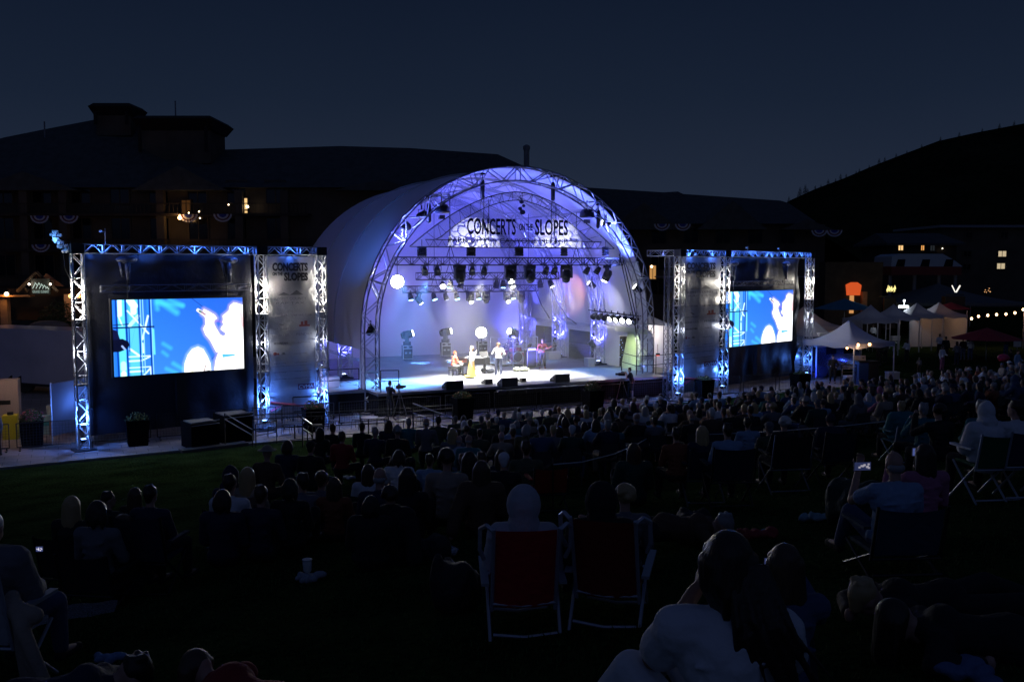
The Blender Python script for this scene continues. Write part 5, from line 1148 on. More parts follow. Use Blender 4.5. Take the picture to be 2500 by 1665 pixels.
# equipment boxes by the trailer
for px, py, w_, h_, c, lab, nm, cat_ in ((-6, 1064, 1.5, 2.35, (.36, .28, .27), 'tall pale equipment cabinet at the picture edge by the trailer', 'equipment_cabinet', 'cabinet'), (18, 1074, .55, 1.0, (.55, .45, .02), 'yellow tank standing before the pale cabinet', 'yellow_tank', 'tank'),
        (108, 1062, .72, .8, (.25, .42, .48), 'white and blue carton low beside the mesh panel', 'carton', 'box'), (128, 1035, .8, .55, (.4, .42, .42), 'white carton with teal stripe stacked higher beside the mesh panel', 'carton', 'box'), (134, 1062, .6, .62, (.35, .2, .1), 'brown cardboard carton against the mesh panel', 'carton', 'box')):
    g_ = G(px, py, 0); z = 0.62 if 'higher' in lab else 0
    if 'higher' in lab: g_ = G(134, 1056, 0)
    t = thing(nm, lab, cat_, g_ + Vector((0, .3, z)), R(20)); MB().box((0, 0, h_ / 2), (w_, .7 if w_ > 1 else .5, h_)).build('body', mat('box ' + lab[:12], c, .6, noise=.1), t)
    if nm != 'yellow_tank': MB().box((0, -.36 if w_ > 1 else -.26, h_ * .6), (w_ * .6, .015, .18)).build('printed_stripe', mat('teal print', (.05, .3, .35), .6) if nm == 'carton' else BLK, t)
    else: MB().tube((0, 0, h_), (0, 0, h_ + .12), .12, n=12).build('cap', BLK, t)
t = thing('mesh_screen_panel', 'corrugated mesh panel standing edge-on beside the near tower leg', 'panel', G(172, 1075, 0), R(76)); m = MB(); n = 26
m.v = [(1.9 * i / n - 1.0, .04 * (1 if i % 2 else -1), z) for z in (.35, 2.45) for i in range(n + 1)]; m.f = [(i, i + 1, n + 2 + i, n + 1 + i) for i in range(n)]; m.build('sheet', mat('perforated metal', (.14, .13, .15), .35, .5), t)
m = MB()
for i in (0, n): m.tube((1.9 * i / n - 1.0, 0, 0), (1.9 * i / n - 1.0, 0, 2.5), .03)
m.build('post', ALU, t)
# ================================================================== PEOPLE
SKIN = mat('skin', (0.42, 0.24, 0.17), 0.55); SKIN2 = mat('tanned skin', (0.30, 0.16, 0.10), 0.55); SKIN3 = mat('pale skin', (0.52, 0.32, 0.25), 0.55)
def cloth(name, c): return mat('cloth ' + name, c, 0.85, bump=0.35, bscale=14)
def hairm(name, c):
    m = mat('hair ' + name, c, 0.42); n = m.node_tree; b = n.nodes['Principled BSDF']; t = n.nodes.new('ShaderNodeTexCoord'); mp = n.nodes.new('ShaderNodeMapping'); mp.inputs['Scale'].default_value = (85, 85, 5); z = n.nodes.new('ShaderNodeTexNoise'); z.inputs['Scale'].default_value = 1; z.inputs['Detail'].default_value = 4
    n.links.new(t.outputs['Object'], mp.inputs[0]); n.links.new(mp.outputs[0], z.inputs['Vector']); bp = n.nodes.new('ShaderNodeBump'); bp.inputs['Strength'].default_value = .7; bp.inputs['Distance'].default_value = .008; n.links.new(z.outputs['Fac'], bp.inputs['Height']); n.links.new(bp.outputs[0], b.inputs['Normal']); return m
HAIRC = {'black': hairm('black', (.010, .008, .007)), 'dark brown': hairm('dark brown', (.028, .016, .010)), 'brown': hairm('brown', (.07, .04, .022)), 'blond': hairm('blond', (.42, .29, .13)),
         'grey': hairm('grey', (.30, .29, .28)), 'white': hairm('white', (.6, .58, .55)), 'red': hairm('red', (.25, .08, .03))}
CLOTHC = {'black': cloth('black', (.010, .010, .012)), 'navy': cloth('navy', (.015, .02, .05)), 'grey': cloth('grey', (.14, .14, .15)), 'light grey': cloth('light grey', (.42, .42, .47)), 'white': cloth('white', (.62, .63, .66)), 'teal': cloth('teal', (.02, .16, .18)), 'light blue': cloth('light blue', (.22, .33, .48)),
          'brown': cloth('brown', (.09, .05, .03)), 'rust': cloth('rust', (.22, .06, .025)), 'beige': cloth('beige', (.32, .26, .20)), 'red': cloth('red', (.28, .02, .02)), 'olive': cloth('olive', (.07, .08, .045)), 'dark green': cloth('dark green', (.012, .05, .04)), 'pink': cloth('pink', (.4, .14, .22)), 'denim': cloth('denim', (.05, .08, .16)),
          'mustard': cloth('mustard', (.5, .33, .08)), 'coral': cloth('coral', (.55, .12, .07))}
V = Vector
def joints(pose, lean=0.0, arms='lap', turn=0.0, h=1.0, spread=.12):
    """pose -> joint positions; the person looks along +y"""
    J = {}
    seat = {'stand': .93, 'chair': .52, 'low': .30, 'ground': .12, 'cross': .12, 'stool': .56}[pose]
    P = V((0, 0, seat)); up = V((0, math.sin(lean), math.cos(lean)))
    J['pelvis'] = P; J['waist'] = P + up * .17; J['chest'] = P + up * .36; J['neck'] = P + up * .50; J['nk2'] = J['neck'] + up * .06 + V((0, .015, 0))
    J['head'] = J['neck'] + V((0, .03, .18))
    for s, q in (('l', -1), ('r', 1)):
        J['sh' + s] = P + up * .445 + V((q * .185, 0, 0)); hp = P + V((q * .09, 0, -.02)); J['hip' + s] = hp
        if pose == 'stand': kn, an = hp + V((q * .03, .02, -.43)), hp + V((q * .05, -.02, -.83))
        elif pose in ('chair', 'stool'): kn = hp + V((q * spread, .43, 0)); an = kn + V((0, .04, -seat + .1))
        elif pose == 'low': kn = hp + V((q * spread, .40, .17)); an = V((kn.x, kn.y + .22, .07))
        elif pose == 'ground': kn = hp + V((q * spread, .38, .30)); an = V((kn.x * .9, kn.y + .10, .06))
        else: kn = hp + V((q * .34, .28, .06)); an = V((-q * .10, .42, .07))
        J['kn' + s] = kn; J['an' + s] = an; J['toe' + s] = an + V((q * .02, .17, -.04 if pose != 'cross' else 0))
        sh = J['sh' + s]
        a = arms if isinstance(arms, str) else arms[0 if q < 0 else 1]
        e, w = {'lap': (V((q * .06, .07, -.27)), V((-q * .04, .28, -.30))), 'down': (V((q * .06, -.03, -.28)), V((q * .08, .04, -.53))), 'back': (V((q * .1, -.14, -.24)), V((q * .14, -.26, -.44))),
                'knees': (V((q * .08, .18, -.2)), V((0, .42, -.18))), 'phone': (V((q * .10, .24, -.14)), V((-q * .02, .38, .12))), 'mic': (V((q * .12, .12, -.22)), V((-q * .06, .22, .02))), 'keys': (V((q * .03, .10, -.27)), V((-q * .02, .36, -.25))),
                'neckg': (V((q * .12, .12, -.22)), V((q * .30, .26, -.06))), 'strum': (V((q * .10, .02, -.26)), V((-q * .08, .20, -.30))), 'hip': (V((q * .14, .02, -.24)), V((q * .03, .16, -.36))), 'sticks': (V((q * .12, .1, -.24)), V((q * .04, .32, -.16))), 'up': (V((q * .14, .10, .10)), V((q * .05, .16, .36))),
                'chin': (V((q * .10, .16, -.20)), V((-q * .08, .14, .06))), 'hair': (V((q * .07, .12, -.16)), V((q * -.09, .16, .09)))}[a]
        J['el' + s] = sh + e; J['wr' + s] = sh + w
    for k in J: J[k] = J[k] * h
    J['h'] = h
    return J
def limbs(mb, J, pts, rs, ext=0.0):
    for (a, b), (r0, r1) in zip(zip(pts, pts[1:]), zip(rs, rs[1:])): mb.cap(J[a], J[b], (r0 + ext) * J['h'], (r1 + ext) * J['h'], 10)
def body_mesh(J, voxel=.022, face=False, hands=False, head=True, turn=0.0, heavy=1.0):
    m = MB(); h = J['h']; w = heavy
    m.ell(J['pelvis'], (.16 * h * w, .12 * h * w, .12 * h)); m.cap(J['pelvis'], J['waist'], .125 * h * w, .115 * h * w); m.ell(J['chest'] + V((0, .0, 0)), (.155 * h * w, .105 * h * w, .17 * h)); m.cap(J['waist'], J['chest'], .115 * h * w, .12 * h * w)
    m.cap(J['shl'], J['shr'], .062 * h, .062 * h); m.cap(J['neck'] - V((0, 0, .03)) * h, J['nk2'], .058 * h, .052 * h); m.cap(J['nk2'], J['head'], .052 * h, .05 * h)
    for s in 'lr':
        limbs(m, J, ('sh' + s, 'el' + s, 'wr' + s), (.052, .042, .030)); limbs(m, J, ('hip' + s, 'kn' + s, 'an' + s), (.088, .06, .042)); m.cap(J['an' + s], J['toe' + s], .042 * h, .034 * h)
        d = (J['wr' + s] - J['el' + s]).normalized(); w_ = J['wr' + s]; q = -1 if s == 'l' else 1
        if hands:
            sd = d.cross(V((0, 0, 1))); sd = sd.normalized() if sd.length > .1 else V((1, 0, 0)); dn = d.cross(sd).normalized()
            c = w_ + d * .05 * h; M = Matrix((sd, d, dn)).transposed(); m.ell(c, (.042 * h, .052 * h, .016 * h), 12, 8, M)
            for i, (o_, L) in enumerate(((-.031, .068), (-.010, .078), (.011, .073), (.031, .058))):
                a = c + (sd * o_ + d * .045) * h; b = a + (d * .6 + dn * .35 * (1 if d.z > 0 else -1) * -1) * L * h * .8; e = b + (d * .1 + dn * -.8 * (1 if d.z > 0 else -1)) * L * h * .55
                m.cap(a, b, .0095 * h, .009 * h, 7).cap(b, e, .009 * h, .008 * h, 7)
            a = c + (sd * -.036 * q * -1 + d * -.01) * h; b = a + (sd * .03 * q + d * .035) * h; m.cap(a, b, .0125 * h, .011 * h, 7).cap(b, b + d * .028 * h, .011 * h, .009 * h, 7)
        else: m.ell(w_ + d * .06 * h, (.034 * h, .034 * h, .05 * h))
    if head:
        c = J['head']; T = Matrix.Rotation(turn, 3, 'Z')
        def q(x, y, z): return c + T @ V((x, y, z)) * h
        m.ell(c + V((0, 0, .02)) * h, (.074 * h, .092 * h, .098 * h), 14, 10, T); m.ell(q(0, .028, -.055), (.056 * h, .062 * h, .06 * h), 12, 8, T)
        if face:
            m.cap(q(0, .088, .0), q(0, .108, -.028), .008 * h, .014 * h, 8); m.cap(q(-.03, .078, .022), q(.03, .078, .022), .012 * h, n=8); m.ell(q(0, .082, -.062), (.022 * h, .010 * h, .007 * h)); m.ell(q(0, .075, -.098), (.022 * h, .016 * h, .016 * h))
        for s in (-1, 1): m.ell(q(s * .076, -.002, -.012), (.010 * h, .018 * h, .030 * h), 8, 6, T)
    return blob(m, voxel, 2, 'body')
def crease(me, amp=.006):
    n = len(me.vertices); co = np.empty(n * 3); me.vertices.foreach_get('co', co); co = co.reshape(n, 3); nr = np.empty(n * 3); me.vertices.foreach_get('normal', nr); nr = nr.reshape(n, 3)
    x, y, z = co.T; w = np.sin(z * 46 + 5 * np.sin(x * 9) + y * 14) * (.5 + .5 * np.sin(x * 13 + 2)) + .6 * np.sin(z * 90 - x * 30 + y * 20) * (.5 + .5 * np.sin(z * 11)) + .5 * np.sin(x * 60 + z * 25)
    me.vertices.foreach_set('co', (co + nr * (w * amp)[:, None]).ravel()); me.update(); return me
def top_mesh(J, voxel=.024, sleeve='long', ext=.016, hem=.0, hood=False, heavy=1.0, loose=0.0, turn=0.0):
    m = MB(); h = J['h']; w = heavy; e = (ext + loose) * h
    m.ell(J['pelvis'] + V((0, 0, .03 * h)), (.165 * h * w + e, .125 * h * w + e, (.10 + hem) * h)); m.cap(J['pelvis'] + V((0, 0, .04)) * h, J['waist'], .128 * h * w + e, .118 * h * w + e); m.ell(J['chest'], (.160 * h * w + e, .110 * h * w + e, .175 * h)); m.cap(J['waist'], J['chest'], .118 * h * w + e, .122 * h * w + e)
    m.cap(J['shl'], J['shr'], .064 * h + e, .064 * h + e); m.cap(J['chest'], J['neck'], .09 * h, .060 * h + e * .5)
    for s in 'lr':
        if sleeve == 'long': limbs(m, J, ('sh' + s, 'el' + s, 'wr' + s), (.056, .046, .034), ext + loose)
        elif sleeve == 'short': mid = J['sh' + s].lerp(J['el' + s], .62); m.cap(J['sh' + s], mid, .058 * h + e, .056 * h + e)
    if hood: m.ell(J['head'] + V((0, -.012, .015)) * h, (.105 * h, .12 * h, .135 * h)); m.cap(J['nk2'] + V((0, -.03, 0)) * h, J['head'], .10 * h, .09 * h)
    if not hood and voxel < .02: # soft folds across the back
        for i in range(5): z = .06 + .075 * i; a = J['pelvis'].lerp(J['neck'], z / .5) + V((-.13, -.112, 0)) * h * w; b = J['pelvis'].lerp(J['neck'], (z + .03 * (-1) ** i) / .5) + V((.13, -.112, 0)) * h * w; m.cap(a, (a + b) / 2 + V((0, -.010, -.012)), .012, .016, 6).cap((a + b) / 2 + V((0, -.010, -.012)), b, .016, .010, 6)
    o_ = blob(m, voxel, 2, 'top'); return crease(o_, .0022) if voxel < .016 else o_
def trousers_mesh(J, voxel=.024, ext=.014, shorts=False, skirt=False, heavy=1.0):
    m = MB(); h = J['h']; w = heavy
    m.ell(J['pelvis'], (.17 * h * w + .01, .13 * h * w + .01, .12 * h))
    if skirt:
        a, b = (J['anl'] + J['anr']) / 2, J['pelvis']
        m.tube(a + V((0, 0, -.02)), b, .27 * h, .13 * h, 18); m.ell(a + V((0, -.08, .02)), (.30 * h, .34 * h, .07 * h)); return blob(m, voxel, 3, 'skirt')
    for s in 'lr':
        if shorts: m.cap(J['hip' + s], J['hip' + s].lerp(J['kn' + s], .85), (.092 + ext) * h, (.075 + ext) * h)
        else: limbs(m, J, ('hip' + s, 'kn' + s), (.092, .066), ext); e = J['kn' + s].lerp(J['an' + s], .92); m.cap(J['kn' + s], e, (.066 + ext) * h, (.046 + ext) * h)
    return blob(m, voxel, 2, 'trousers')
def shoes_mesh(J, voxel=.02, sides='lr'):
    m = MB(); h = J['h']
    for s in sides: m.cap(J['an' + s] + V((0, -.03, -.035)) * h, J['toe' + s] + V((0, .03, -.005)) * h, .047 * h, .042 * h)
    return blob(m, voxel, 1, 'shoes')
def hair_mesh(J, style, voxel=.018, seed=0, turn=0.0):
    m = MB(); h = J['h']; c = J['head']; r = random.Random(seed); T = Matrix.Rotation(turn, 3, 'Z')
    def q(x, y, z): return c + T @ V((x, y, z)) * h
    if style in ('short', 'bald'):
        if style == 'bald': m.ell(q(0, -.035, -.02), (.080 * h, .072 * h, .05 * h), 14, 8, T)
        else:
            m.ell(q(0, -.016, .040), (.083 * h, .094 * h, .090 * h), 14, 10, T); m.cap(q(0, -.05, .02), q(0, -.06, -.05), .066 * h, .045 * h)
            for i in range(10): a = r.random() * 6.28; m.ell(q(math.cos(a) * .05, -.02 + math.sin(a) * .055, .10 + r.random() * .02), (.024 * h,) * 3)
    elif style == 'curly':
        for i in range(46): a, b = r.random() * 6.28, r.random() * 1.9; m.ell(q(math.sin(b) * math.cos(a) * .088, -.03 + math.sin(b) * math.sin(a) * .092 * (1 if math.sin(a) < 0 else .75), .03 + math.cos(b) * .092), (.032 * h,) * 3, 8, 6)
        m.ell(q(0, -.025, .03), (.082 * h, .085 * h, .09 * h))
    elif style in ('long', 'bun', 'bob', 'straight'):
        m.ell(q(0, -.016, .038), (.086 * h, .098 * h, .092 * h), 14, 10, T)
        L = {'long': .34, 'bun': .05, 'bob': .15, 'straight': .46}[style]
        if style != 'bun':
            n = 11 if style in ('bob',) else 15
            for i in range(n):
                a = math.pi * (1.0 + (i + .5) / n) ; x, y = math.cos(a) * .082, math.sin(a) * .078 - .005
                z1 = -L * (.6 + .55 * r.random()); w = r.uniform(-.035, .035)
                p0, p1, p2 = q(x, y, .02), q(x * 1.08 + w * .5, y * 1.05 - .012, z1 * .5), q(x * .95 + w, y * .9 - .028, z1)
                m.cap(p0, p1, .032 * h, .028 * h, 7).cap(p1, p2, .028 * h, .010 * h, 7)
            m.cap(q(0, -.05, .0), q(0, -.07, -L * .6), .066 * h, .03 * h)
        else: m.ell(q(0, -.085, .085), (.045 * h, .045 * h, .042 * h)); m.cap(q(0, -.05, .0), q(0, -.055, -.05), .06 * h, .045 * h)
        for s in (-1, 1): m.cap(q(s * .066, .035, .05), q(s * .074, .02, -.07 if style != 'bun' else 0), .022 * h, .016 * h)
    elif style == 'cap':
        m.ell(q(0, -.008, .052), (.086 * h, .102 * h, .078 * h), 14, 10, T); m.box(q(0, .115, .045), (.13 * h, .12 * h, .014 * h)); m.cap(q(0, -.05, -.01), q(0, -.055, -.05), .06 * h, .045 * h)
    elif style == 'hat':
        m.ell(q(0, -.005, .075), (.088 * h, .10 * h, .085 * h), 14, 10, T); m.lathe([(.17 * h, -.004), (.172 * h, .004), (.09 * h, .016)], 20, q(0, -.005, .06))
    elif style == 'hooded':
        m.ell(q(0, -.012, .01), (.112 * h, .128 * h, .145 * h)); m.cap(q(0, -.04, -.08), q(0, -.02, -.17), .11 * h, .14 * h); m.ell(q(0, -.025, .10), (.06 * h, .07 * h, .07 * h)); m.cap(q(-.07, -.10, -.12), q(.07, -.10, -.12), .05 * h)
    elif style == 'baggy':
        m.ell(q(0, -.012, .01), (.138 * h, .145 * h, .165 * h)); m.cap(q(0, -.04, -.08), q(0, -.02, -.17), .11 * h, .14 * h); m.ell(q(0, -.015, .10), (.06 * h, .07 * h, .07 * h))
    elif style == 'beanie':
        m.ell(q(0, -.01, .05), (.09 * h, .103 * h, .10 * h)); m.lathe([(.088 * h, -.02), (.097 * h, -.01), (.097 * h, .03), (.088 * h, .04)], 18, q(0, -.008, .01))
    return blob(m, voxel, 2, 'hair')
def place_person(parts, loc, rz, label, group=None, scale=1.0):
    """parts: (name, mesh, material); the first is the body"""
    nm, me, mt = parts[0]; b = bpy.data.objects.new('person', me); COL.objects.link(b)
    if not me.materials: me.materials.append(None)
    b.material_slots[0].link = 'OBJECT'; b.material_slots[0].material = mt
    b.location = loc; b.rotation_euler = (0, 0, rz); b.scale = (scale,) * 3; tag(b, label, 'person', group)
    for nm, me, mt in parts[1:]:
        if me is None: continue
        if not me.materials: me.materials.append(None)
        c = bpy.data.objects.new(nm, me); COL.objects.link(c); c.parent = b; c.material_slots[0].link = 'OBJECT'; c.material_slots[0].material = mt
    return b
def eyes(J, turn=0.0):
    m = MB(); h = J['h']; T = Matrix.Rotation(turn, 3, 'Z')
    for s in (-1, 1): m.ell(J['head'] + T @ V((s * .030, .085, .006)) * h, (.011 * h, .006 * h, .006 * h), 8, 6)
    return m.mesh('eyes', smooth=True)
EYE = mat('eye', (.02, .015, .01), .2)
def face_to(p, target): d = V(target) - V(p); return math.atan2(-d.x, d.y)
def person(pose, loc, rz, label, hair='short', hc='brown', top='navy', legs='denim', arms='lap', lean=0.0, sleeve='long', voxel=.022, face=False, hands=False, skin=SKIN, group=None, scale=1.0, hoodtop=False, turn=0.0, heavy=1.0, skirt=False, shoes='black', spread=.12, seed=0, shorts=False, loose=0.0, extra=(), over=None):
    J = joints(pose, lean, arms, 0, 1.0, spread)
    if over: J.update({k: V(v) for k, v in over.items()})
    parts = [('body', body_mesh(J, voxel, face, hands, turn=turn, heavy=heavy), skin)]
    parts.append(('top', top_mesh(J, voxel, sleeve, heavy=heavy, loose=loose), CLOTHC[top]))
    parts.append(('skirt' if skirt else 'shorts' if shorts else 'trousers', trousers_mesh(J, voxel, skirt=skirt, heavy=heavy, shorts=shorts), CLOTHC[legs]))
    for s_ in 'lr': parts.append(('shoe', shoes_mesh(J, .02, s_), CLOTHC.get(shoes, CLOTHC['black'])))
    nm = {'cap': 'cap', 'hat': 'hat', 'hooded': 'hood', 'baggy': 'hood', 'beanie': 'beanie'}.get(hair, 'hair')
    hm = CLOTHC[hc] if nm != 'hair' else HAIRC[hc]
    parts.append((nm, hair_mesh(J, hair, min(voxel, .018), seed, turn), hm))
    if face: parts.append(('eyes', eyes(J, turn), EYE))
    for nm_, mb_, mt_ in extra: parts.append((nm_, mb_, mt_))
    return place_person(parts, loc, rz, label, group, scale)

# ---------------------------------------------------------------- performers
FR = S(1.0, -14, 0)                                   # towards the audience
def on_stage(px, py): u, t = SF(px, py); return S(u, t, ST)
aud = V((0, 0, 0))
pp = on_stage(1108, 917); rzp = TH + math.pi * 1.5 + .15
PR = TH - R(90)                                       # pianist looks along +u
person('stool', pp + V((0, 0, 0)), PR + .15, 'pianist in a coral jacket seated at the black grand piano', 'short', 'red', 'coral', 'grey', 'keys', .12, voxel=.018, face=True, hands=True, skin=SKIN3, hoodtop=False)
st_ = thing('piano_bench', 'black piano bench under the pianist', 'bench', pp + SU * -.05, PR); m = MB(); m.box((0, 0, .44), (.62, .36, .07)).build('seat', BLK, st_)
for a in (-.26, .26):
    for b in (-.13, .13): MB().tube((a, b, 0), (a, b, .41), .022).build('leg', BLK, st_)
MB().box((0, 0, .30), (.56, .3, .03)).build('shelf', BLK, st_)
pn = thing('grand_piano', 'black grand piano with sheet music beside the pianist', 'piano', pp + SU * 1.02 - SB * .05, TH); GB = mat('piano lacquer', (.008, .008, .01), .35, spec=.3)
out = [(-.55, -.72), (.05, -.72), (.55, -.68), (.95, -.45), (1.05, -.1), (.75, .25), (.3, .5), (-.1, .72), (-.55, .75)]
MB().prism(out, (0, 0, .62), (1, 0, 0), (0, 1, 0), (0, 0, 1), .34).build('case', GB, pn)
MB().prism([(x * .98, y * .98) for x, y in out], (0, 0, .965), (1, 0, 0), (0, 1, 0), (0, 0, 1), .025).build('lid', mat('piano lacquer grey', (.012, .012, .015), .45, spec=.2), pn)
MB().box((-.63, 0, .66), (.26, 1.4, .06)).build('keyboard', mat('ivory keys', (.75, .74, .7), .3), pn); MB().box((-.64, -.74, .68), (.3, .06, .2)).box((-.64, .74, .68), (.3, .06, .2)).build('cheek_block', GB, pn)
for x, y in ((-.4, -.6), (-.4, .6), (.75, -.2)): MB().tube((x, y, .62), (x, y, .05), .075, .045, 8).build('leg', GB, pn)
m = MB(); m.box((-.35, -.2, 1.01), (.2, .16, .02), rz=.3).box((-.1, .15, 1.01), (.2, .15, .02), rz=-.2).build('sheet_music', mat('paper', (.35, .35, .35), .7), pn)
MB().tube((-.3, 0, .62), (-.3, 0, .1), .02).box((-.36, 0, .08), (.2, .2, .04)).build('pedal_lyre', GB, pn)
# woman in long gold skirt
w_ = on_stage(1152, 923); person('stand', w_, face_to(w_, S(9, -4, 0)), 'woman singer with long white-blond hair and floor-length gold skirt', 'long', 'blond', 'white', 'mustard', ('down', 'mic'), 0, voxel=.018, face=True, hands=True, skin=SKIN3, skirt=True, scale=1.0, shoes='white')
m_ = on_stage(1217, 918); person('stand', m_, face_to(m_, S(3, 12, 0)), 'man singer in a white jacket and dark trousers seen from behind, arm at the microphone', 'curly', 'brown', 'white', 'navy', ('mic', 'hip'), 0, voxel=.018, face=True, hands=True, skin=SKIN3, scale=1.06, shoes='white')
g_ = on_stage(1324, 899); person('stand', g_, face_to(g_, S(-1, -8, 0)), 'bald guitarist in a red jacket playing beside the amplifier', 'bald', 'grey', 'coral', 'black', ('neckg', 'strum'), 0, voxel=.018, face=True, hands=True, skin=SKIN3, scale=1.02, shoes='red')
gt = thing('bass_guitar', 'pale bass guitar slung on the bald guitarist', 'guitar', g_ + V((0, 0, 1.08)), face_to(g_, S(-1, -8, 0)))
m = MB(); m.ell((.08, .20, 0), (.16, .03, .11), 16, 8).ell((.20, .20, -.02), (.11, .03, .14), 16, 8); m.build('body', mat('sunburst lacquer', (.12, .08, .06), .3), gt, True)
MB().box((-.35, .24, .13), (.75, .03, .05), ry=.30).build('neck', mat('maple neck', (.3, .17, .08), .4), gt); MB().box((-.74, .24, .26), (.16, .03, .08), ry=.3).build('headstock', BLK, gt)
# drummer on riser with kit and clear shield
rc = S(*SF(1278, 890), 0); ru, rt = SF(1268, 893)
rs = thing('drum_riser', 'low pale riser platform under the drum kit', 'riser', S(ru, rt + 1.0, ST), TH); MB().box((0, 0, .12), (2.9, 2.1, .06)).build('deck', mat('riser deck', (.5, .48, .48), .6), rs); MB().box((0, 0, .05), (2.8, 2.0, .1)).build('base', BLK, rs)
DK = S(ru, rt + .75, ST + .16)
kit = thing('drum_kit', 'red and white drum kit behind the clear shield', 'drum kit', DK, TH); DR = mat('red sparkle shell', (.45, .05, .05), .3); HD = mat('drum head', (.75, .75, .75), .5); CY = mat('cymbal brass', (.6, .5, .28), .25, .9); CH = mat('chrome', (.7, .7, .72), .15, 1.0)
MB().tube((.15, -.25, .33), (.15, .2, .33), .33, n=24).build('bass_drum', DR, kit); MB().tube((.15, -.262, .33), (.15, -.252, .33), .29, n=24).build('front_head', mat('black drum head', (.03, .03, .03), .5), kit); m = MB()
for i in range(24): a, b = i * 6.283 / 24, (i + 1) * 6.283 / 24; m.tube((.15 + .32 * math.cos(a), -.26, .33 + .32 * math.sin(a)), (.15 + .32 * math.cos(b), -.26, .33 + .32 * math.sin(b)), .022, n=5)
m.build('hoop', WHT, kit)
for x, y, z, r in ((-.12, .05, .78, .16), (.35, .05, .80, .17), (-.6, .35, .55, .22), (.72, .3, .45, .24), (-.35, .5, .62, .18)):
    o_ = MB().tube((x, y, z - .14), (x, y, z + .1), r, n=18).build('tom_drum', DR, kit); MB().tube((x, y, z + .101), (x, y, z + .108), r * .97, n=18).build('drum_head', HD, o_); MB().tube((x, y, 0), (x, y, z - .14), .015).build('stand', CH, o_)
for x, y, z in ((-.75, 0, 1.15), (.75, .05, 1.2), (-.9, .5, .9), (1.05, .4, 1.1), (.3, .6, 1.25)):
    o_ = MB().lathe([(.02, .01), (.22, -.008), (.22, -.014), (.02, 0)], 20, (x, y, z)).build('cymbal', CY, kit); m = MB(); m.tube((x, y, 0), (x, y, z), .012)
    for k in range(3): a = k * 2.1; m.tube((x, y, .3), (x + .22 * math.cos(a), y + .22 * math.sin(a), 0), .012)
    m.build('stand', CH, o_)
dr = DK + SB * .75 + V((0, 0, 0)); person('stool', dr, math.pi + TH, 'drummer in a black hat behind the drum kit', 'hat', 'black', 'black', 'black', 'sticks', 0, voxel=.02, face=True, hands=True, skin=SKIN3, scale=1.05)
t = thing('drum_throne', 'round black stool under the drummer', 'stool', dr, TH); MB().tube((0, 0, .42), (0, 0, .5), .18, n=16).build('seat', BLK, t); m = MB()
for k in range(3): m.tube((0, 0, .3), (.22 * math.cos(k * 2.1), .22 * math.sin(k * 2.1), 0), .014)
m.tube((0, 0, .2), (0, 0, .42), .02).build('base', CH, t)
sh_ = thing('drum_shield', 'clear upright acrylic shield panels in front of the drum kit', 'shield', S(ru, rt + .1, ST), TH); GLS = mat('clear acrylic', (.7, .75, .8), .08, alpha=.16)
for a, b in (((-1.45, .9), (-1.35, .0)), ((-1.35, .0), (-.45, -.15)), ((-.45, -.15), (.45, -.15)), ((.45, -.15), (1.3, .0)), ((1.3, .0), (1.5, .9))):
    o_ = MB().quad((a[0], a[1], .05), (b[0], b[1], .05), (b[0], b[1], 1.72), (a[0], a[1], 1.72)).build('panel', GLS, sh_); MB().tube((a[0], a[1], .03), (a[0], a[1], 1.74), .022).tube((a[0], a[1], 1.72), (b[0], b[1], 1.72), .012).build('hinge_strip', mat('milky plastic', (.75, .8, .85), .3), o_)
# amp, laptop, stands, bags, cases
t = thing('bass_amplifier', 'tall silver-edged bass amplifier beside the guitarist', 'amplifier', S(*SF(1299, 899), ST), TH); MB().box((0, .25, .55), (.62, .45, .98)).build('cabinet', mat('amp grey green', (.012, .015, .012), .8, spec=.05), t); m = MB()
for x in (-.31, .31): m.box((x, .02, .55), (.018, .03, 1.0))
m.box((0, .02, 1.05), (.64, .03, .018)).build('edge_trim', GREY, t); MB().box((0, .2, 1.12), (.5, .35, .1)).build('head_unit', mat('pale amp head', (.6, .6, .6), .4), t)
t = thing('laptop', 'open black laptop tilted on top of the amplifier end', 'laptop', S(*SF(1293, 897), ST + 1.18), TH + .5); MB().box((0, .1, 0), (.34, .24, .02)).build('base', BLK, t); MB().box((0, .0, .12), (.34, .02, .24), rx=.4).build('lid', BLK, t)
t = thing('water_bottle', 'small clear bottle on the amplifier', 'bottle', S(*SF(1301, 897), ST + 1.18)); MB().lathe([(.035, 0), (.035, .18), (.014, .22), (.014, .26)], 10).build('body', mat('clear plastic', (.8, .85, .9), .1, alpha=.5), t)
for px, py, lab in ((1181, 921, 'thin music stand with dark tray beside the gold-skirted singer'), (1217, 930, 'microphone stand in front of the singing man')):
    t = thing('music_stand' if px == 1181 else 'microphone_stand', lab, 'stand', S(*SF(px, py), ST), TH); m = MB(); m.tube((0, 0, 0), (0, 0, 1.2 if px == 1181 else 1.45), .012)
    for k in range(3): m.tube((0, 0, .2), (.25 * math.cos(k * 2.1), .25 * math.sin(k * 2.1), 0), .01)
    m.build('pole', BLK, t)
    if px == 1181: MB().box((0, 0, 1.25), (.5, .03, .34), rx=-.5).build('tray', BLK, t)
    else: MB().ell((0, .03, 1.5), (.035, .035, .05)).tube((0, .03, 1.45), (0, 0, 1.35), .012).build('microphone', GREY, t)
